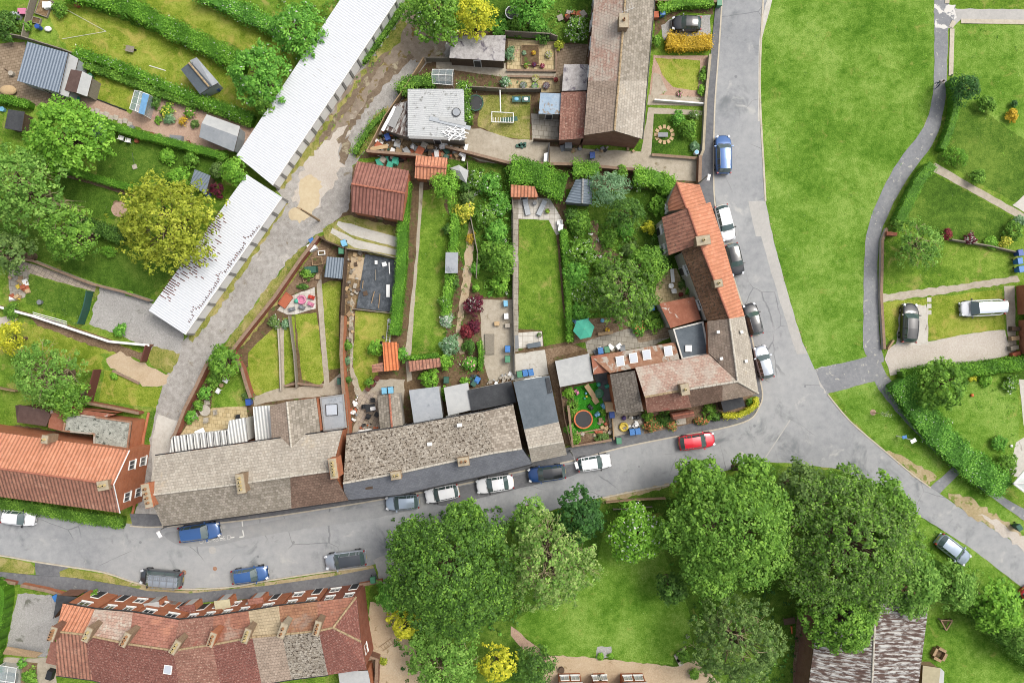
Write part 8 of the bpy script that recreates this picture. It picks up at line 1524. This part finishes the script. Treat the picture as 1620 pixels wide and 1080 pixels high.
# ================================================================ walls and fences
wall([(372, 556), (400, 520), (440, 470), (480, 412), (508, 376)], 1.3, 'brick_red', 'long slanting brick wall between the lane and the narrow gardens', .3)
wall([(508, 376), (522, 384), (548, 394)], 1.3, 'wood_dark', 'short dark wall closing the top of the narrow yards', .15, cap=None)
wall([(336, 572), (318, 610), (300, 645), (286, 682), (280, 692)], 1.4, 'brick_red', 'brick wall between the lane and the tan patio garden', .3)
wall([(372, 556), (388, 582), (396, 610), (402, 628)], 1.2, 'brick_red', 'brick wall right of the lawn with two white chairs', .3)
fence([(551, 395), (546, 470), (542, 540), (544, 590)], 1.5, 'wood_dark', 'dark timber fence left of the membrane plot')
wall([(460, 500), (468, 560), (472, 612)], .9, 'wood_grey', 'low grey timber wall between the second and third narrow lawns', .12, 'garden_fence', 'fence', None)
wall([(441, 506), (444, 560), (446, 618)], .5, 'stone', 'low stone edging between the first and second narrow lawns', .15, 'edging', 'edging', None)
wall([(452, 610), (470, 606), (512, 610)], .4, 'stone', 'low stone edge at the foot of the narrow lawns', .2)
fence([(552, 395), (590, 400), (632, 410)], 1.1, 'wood_grey', 'grey fence along the top of the membrane plot'); fence([(562, 489), (624, 496)], .5, 'wood_grey', 'low board fence along the bottom of the membrane plot')
fence([(808, 264), (812, 340), (812, 470), (815, 590)], 1.3, 'wood_grey', 'grey fence on the left side of the mown garden', panel=2.2)
fence([(740, 260), (744, 340), (756, 400), (754, 440)], .9, 'wood_grey', 'rustic grey fence through the overgrown gardens')
wall([(706, 236), (806, 262), (905, 264), (1000, 272), (1062, 288)], 1.3, 'brick_brown', 'brown brick wall along the south side of the concrete drive', .25)
wall([(1104, 250), (1103, 292)], 1.2, 'brick_brown', 'short brick pier wall at the drive mouth', .3)
fence([(672, 100), (640, 150), (612, 190), (594, 226), (584, 244)], 1.6, 'wood', 'timber fence between the lane and the junk yard', panel=2.4); fence([(712, 98), (676, 98)], 1.4, 'wood_grey', 'short fence below the concrete flat-roofed shed')
wall([(584, 244), (660, 250), (706, 262)], 1.5, 'brick_brown', 'brick wall below the junk heap', .25)
fence([(800, 58), (870, 62), (880, 66)], 1.6, 'wood_grey', 'grey fence above the gravel garden'); fence([(738, 142), (800, 146), (855, 146)], 1.3, 'wood_grey', 'fence below the vegetable rows')
wall([(880, 68), (879, 114), (802, 113)], .35, 'stone', 'low stone kerb around the gravel garden', .18); wall([(802, 122), (876, 124)], .3, 'stone', 'low stone kerb of the lower patio', .18)
fence([(868, 232), (866, 262)], 1.2, 'black_plastic', 'black gate between the pale drive and the concrete yard', 'garden_gate', 'gate'); fence([(844, 224), (885, 226)], 1.2, 'wood_dark', 'dark picket fence above the concrete drive')
wall([(1121, 90), (1114, 160), (1110, 240), (1106, 250)], .8, 'brick_white', 'pale wall along the pavement of the north terrace front gardens', .22, cap='mortar_pale')
wall([(1034, 160), (1112, 166)], .6, 'white_frame', 'white low rail between the two front gardens', .15, 'garden_rail', 'rail', None); wall([(1030, 246), (1104, 252)], .4, 'stone', 'low pale kerb below the slab-ringed garden', .25)
wall([(1034, 6), (1130, 8)], 1.0, 'brick_red', 'brick wall at the top of the black car drive', .22)
for k in range(12):
    a = 2*PI*k/12; mb = MB(); mb.box(P(1051+13*math.cos(a), 213-13*math.sin(a)*.95, .05), (.42, .34, .08), a); tag(mb.build('stepping_stone', 'tan_cloth'), 'pale stepping stone in the ring on the front lawn', 'stepping stone', 'ring of stepping stones')
table(1049, 213, 1.1, .5, 0, 'grey_plastic', 'dark bench in the middle of the stepping stone ring', .45)
mb = MB(); c = P(1100, 243); mb.cyl(c, .25, .7, 14); mb.cyl(c+Vector((0, 0, .701)), .22, .02, 14, 1); tag(mb.build('round_planter', ['white_plastic', 'sky_plastic']), 'round white planter at the lower corner of the slab-ringed garden', 'planter')
# left gardens walls
wall([(0, 484), (60, 500), (120, 520), (180, 540), (243, 546)], 1.0, 'brick_brown', 'dark wall with white coping running to the gravel yard', .2, cap='white_frame')
wall([(0, 404), (60, 414), (110, 434), (152, 450), (200, 462), (243, 476)], .9, 'brick_white', 'pale wall between the left lawn and the gravel yard', .2)
mb = MB()
for k in range(3): mb.tube(P(52, 494+k*3, .9), P(106, 509+k*3.2, .9), .05, .05, 5)
tag(mb.build('stacked_poles', 'white_frame'), 'white poles laid on top of the dark wall', 'poles')
fence([(148, 462), (142, 490), (134, 512)], 1.5, 'darkgreen', 'dark green mesh fence at the end of the small left lawn')
wall([(240, 546), (232, 572)], 1.5, 'wood_red', 'dark red fence stub above the dirt drive', .12, 'garden_fence', 'fence', None)
wall([(160, 584), (147, 634)], 1.6, 'wood_red', 'dark red fence left of the square grass plot', .12, 'garden_fence', 'fence', None)
wall([(136, 634), (180, 642), (228, 652)], 1.2, 'brick_red', 'brick wall along the bottom of the square grass plot', .25)
wall([(180, 586), (222, 606)], .3, 'stone', 'low edging along the dirt drive', .2); wall([(236, 652), (228, 690), (222, 740), (215, 790), (210, 812)], .15, 'brick_orange', 'brick plinth edging along the lane side of the orange-roofed house', .25, cap=None)
wall([(0, 612), (32, 618)], 1.0, 'wood', 'short fence at the left edge below the open tree', .1, 'garden_fence', 'fence', None)
fence([(124, 90), (108, 84), (44, 64), (0, 56)], 1.3, 'wood_grey', 'grey fence above the large blue-grey shed'); fence([(44, 64), (52, 26), (60, 0)], 1.2, 'wood_grey', 'grey fence stub running to the top edge')
root = thing('pergola', 'timber lean-to slats at the gravel drive end', 'lean-to', P(36, 1036)); MB().slab([P(8, 1026, 2.1), P(12, 1022, 2.1), P(68, 1032, 2.1), P(56, 1040, 1.8), P(4, 1034, 1.8)], .06).build('roof', 'wood', root)
for x, y in ((8, 1031), (58, 1039)): MB().tube(P(x, y), P(x, y, 1.8), .06, .06, 6).build('post', 'wood', root)
mb = MB(); mb.box(P(80, 1066, .4), (.7, 1.1, .7), -.3, 0, .9); tag(mb.build('stroller_box', 'black_plastic'), 'black box with grey lid beside the terrace corner', 'box')
mb = MB(); mb.box(P(100, 811, .3), (1.2, .4, .5), -.1); tag(mb.build('meter_box', 'wood_dark'), 'dark bench in the low front hedge', 'bench')
for k, (x, y) in enumerate(((192, 218), (203, 222))): chair(x, y, -20+10*k, 'white_plastic', ('left', 'right')[k]+' white chair on the shaded lawn'); 
mb = MB(); mb.cyl(P(218, 224), .2, .4, 12, 0, .24); tag(mb.build('tub', 'terracotta'), 'terracotta pot beside the two white chairs', 'pot')
for k in range(9):
    mb = MB(); mb.box(P(146+k*7.4, 176+k*2.6-(k % 2)*3, .04), (.55, .55, .06), -.3); tag(mb.build('paving_slab', 'stone'), 'pale slab in the path across the flower garden lawn', 'slab', 'slabs of the flower garden path')
mb = MB(); mb.box(P(279, 219, .3), (1.5, .65, .5), -.1, 0, .9); tag(mb.build('garden_bench', 'grey_plastic'), 'dark covered bench in the pink gravel garden', 'bench')
mb = MB(); mb.tube(P(140, 152, .08), P(200, 175, .08), .07, .07, 6); tag(mb.build('edging_pole', 'black_plastic'), 'black and white rope edging across the small lawn', 'edging')
ladder('ladder', 'white ladder lying in the hedge above the bright outhouse', P(617, 504, .3), P(613, 545, .3), .4, 9, 'white_frame')
for k, (x, y, m) in enumerate(((800, 480, 'sky_plastic'), (801, 500, 'white_plastic'), (803, 515, 'stone'), (786, 512, 'tan_cloth'))):
    mb = MB(); mb.box(P(x, y, .4), (.5, .7, .75) if k < 2 else (.6, .5, .3), .05, 0, .9); tag(mb.build('yard_box', m), ('pale blue box at the fence of the concrete yard', 'white box below the pale blue one in the yard', 'stone block by the yard fence', 'beige slab in the middle of the concrete yard')[k], 'box')
mb = MB(); mb.slab([P(767, 528, .3), P(782, 528, .3), P(782, 560, .3), P(768, 560, .3)], .28); tag(mb.build('trapdoor', 'wood_grey'), 'grey plank platform in the concrete yard', 'platform')
mb = MB(); mb.slab([P(814, 530, .5), P(820, 530, .5), P(821, 550, .5), P(815, 552, .5)], .45); tag(mb.build('storage_box', 'grey_plastic'), 'dark narrow box on the small white slab patio', 'box')
mb = MB(); mb.slab([P(834, 544, .4), P(855, 540, .4), P(856, 548, .4), P(835, 551, .4)], .35); tag(mb.build('storage_box', 'felt_slate'), 'long grey box at the edge of the small white slab patio', 'box')
# play garden fence & front walls
wall([(905, 612), (908, 650), (906, 686), (960, 676)], .3, 'wood', 'timber edging around the artificial turf', .15, 'edging', 'edging', None); wall([(898, 640), (905, 704), (966, 694)], .9, 'brick_brown', 'low front wall of the play garden', .22)
wall([(966, 640), (970, 694)], .8, 'wood', 'timber divider right of the play garden', .12, 'garden_fence', 'fence', None); fence([(885, 612), (892, 660), (903, 704)], 1.4, 'wood_dark', 'dark fence in the alley beside the end terraced house')
mb = MB(); mb.slab([P(957, 636, 1.2), P(972, 636, 1.2), P(974, 650, 1.2), P(959, 652, 1.2)], 1.1); tag(mb.build('wooden_store', 'tan_cloth'), 'yellow timber store beside the dark blue bin', 'store')
MBs = MB(); MBs.slab([P(1068, 660, .3), P(1084, 658, .3), P(1086, 670, .3), P(1070, 672, .3)], .28); tag(MBs.build('door_step', 'stone'), 'pale step in front of the red porch', 'step')
# far right
wall([(1400, 362), (1393, 380), (1391, 470), (1396, 552)], .5, 'brick_white', 'low pale wall following the footpath by the black SUV', .25); wall([(1402, 552), (1411, 538)], .5, 'wood', 'short timber piece at the driveway mouth', .2, 'garden_rail', 'rail', None)
wall([(1500, 380), (1560, 390), (1612, 402)], .8, 'wood_grey', 'low dark fence under the purple flowering shrub', .12, 'garden_fence', 'fence', None)
mb = MB(); mb.slab([P(1403, 366, .9), P(1420, 368, .9), P(1419, 373, .9), P(1403, 372, .9)], .8); tag(mb.build('gate_wall', 'brick_red'), 'short red brick wall at the footpath by the fruit tree', 'wall')
mb = MB(); mb.ball(P(1538, 625, .15), .2, 10); tag(mb.build('football', 'orange_plastic'), 'orange ball on the right garden lawn', 'ball'); mb = MB(); mb.ball(P(1600, 705, .15), .17, 10); tag(mb.build('football', 'white_plastic'), 'white ball near the right garden corner', 'ball')
for k, (x, y) in enumerate(((1605, 520), (1604, 535), (1603, 550), (1606, 560))): mb = MB(); mb.box(P(x, y, .35), (1.0, .5, .6), .1*k, 0, .9); tag(mb.build('log_store', ('wood_dark', 'wood', 'wood_grey', 'terracotta')[k]), ('dark log box at the right garage wall', 'wooden trough below the dark log box', 'grey trough near the drive end', 'brown planter at the corner of the gravel drive')[k], 'trough')
# pub garden
root = thing('picnic_frame', 'triangular timber planter on the play lawn', 'planter', P(1492, 983)); c = P(1493, 983)
for i in range(3):
    a, b = 2*PI*i/3+.5, 2*PI*(i+1)/3+.5; MB().tube(c+Vector((math.cos(a)*.75, math.sin(a)*.75, .55)), c+Vector((math.cos(b)*.75, math.sin(b)*.75, .55)), .09, .09, 4).build('rail', 'wood', root); MB().tube(c+Vector((math.cos(a)*.75, math.sin(a)*.75, 0)), c+Vector((math.cos(a)*.75, math.sin(a)*.75, .55)), .08, .08, 4).build('leg', 'wood_grey', root)
MB().cyl(c+Vector((0, 0, .02)), .5, .2, 3).build('soil', 'soil', root)
root = thing('square_planter', 'square timber planter with hole on the play lawn', 'planter', P(1482, 1031)); c = P(1483, 1032)
for i in range(4):
    a, b = PI/2*i+.3, PI/2*(i+1)+.3; u = lambda q: c+Vector((math.cos(q)*.85, math.sin(q)*.85, 0)); p_, q_ = u(a), u(b); m_ = (p_+q_)/2; ang = math.atan2((q_-p_).y, (q_-p_).x); MB().box(m_+Vector((0, 0, .3)), ((q_-p_).length-.3, .3, .6), ang).build('board', 'wood', root)
MB().box(c+Vector((0, 0, .1)), (.8, .8, .2), .3).build('soil', 'soil', root)
building('playhouse', 'cream and pale grey playhouse roof at the bottom right', 'playhouse', [('render_cream', [(1460, 1052, 1.5), (1488, 1056, 2.2), (1484, 1095, 2.2), (1458, 1090, 1.5)]), ('felt_pale', [(1488, 1056, 2.2), (1494, 1062, 1.9), (1492, 1098, 1.9), (1484, 1095, 2.2)])], [(1458, 1090, 1.5), (1484, 1095, 2.1), (1492, 1098, 1.9), (1494, 1062, 1.9), (1488, 1056, 2.1), (1460, 1052, 1.5)], 'wood')
fence([(958, 792), (1000, 788), (1050, 786)], 1.0, 'wood', 'timber fence between the road verge and the blossom tree'); fence([(970, 804), (1030, 800)], .5, 'wood_grey', 'second low rail behind the roadside timber fence')
table(1249, 982, 1.3, .7, 10, 'wood_dark', 'dark bench beside the reddish dirt path'); mb = MB(); mb.tube(P(1252, 990, .3), P(1253, 1002, .3), .12, .06, 6); tag(mb.build('garden_tool', 'orange_plastic'), 'orange garden tool lying below the dark bench', 'tool')
for k, (x, y) in enumerate(((1072, 1040), (1075, 1046))): mb = MB(); mb.box(P(x, y, .15), (.5, .9, .28), .5); tag(mb.build('stone_trough', 'stone'), ('upper', 'lower')[k]+' stone trough at the lawn corner', 'trough')
mb = MB(); mb.cyl(P(888, 1057), .28, .5, 14, 0, .33); tag(mb.build('barrel_planter', 'wood_dark'), 'dark barrel planter by the bottom edge brick building', 'planter')
wall([(1085, 1022), (1072, 1030)], .2, 'stone', 'short stone edging at the lawn corner', .15)
wall([(586, 1030), (600, 1034), (598, 1080)], 1.4, 'brick_brown', 'brown brick garden wall below the hipped end house', .3); ladder('pallet', 'small timber pallet leaning in the dirt yard', P(603, 1026, .2), P(622, 1012, .2), .6, 5, 'wood', 'pallet')
wall([(570, 922), (606, 916)], .7, 'brick_orange', 'low orange wall at the corner of the hipped end house', .3); wall([(0, 914), (30, 920)], .6, 'brick_red', 'low brick wall at the left bottom hedge', .3)
wall([(40, 922), (80, 930), (112, 940)], .8, 'brick_orange', 'low orange front wall beside the gravel drive', .3)
for k in range(14):
    mb = MB(); c = P(248+k*2.4, 951.5+k*.25, .6); mb.box(c, (.1, .25, .9), .1); tag(mb.build('bicycle_rack_bar', 'gutter_grey'), 'grey railing bar outside the bay porch', 'railing', 'railing bars outside the terrace')
root = thing('wheeled_shed_box', 'tall blue box with cover at the lane yard wall', 'box', P(494, 392)); MB().box(P(494, 391, .5), (.9, .8, .9), .5, 0, .95).build('body', 'white_plastic', root)
mb = MB(); mb.cyl(P(460, 19), .35, .5, 12, 0, .3); tag(mb.build('compost_tub', 'darkgreen'), 'dark composter in the top garden by the garages', 'composter')
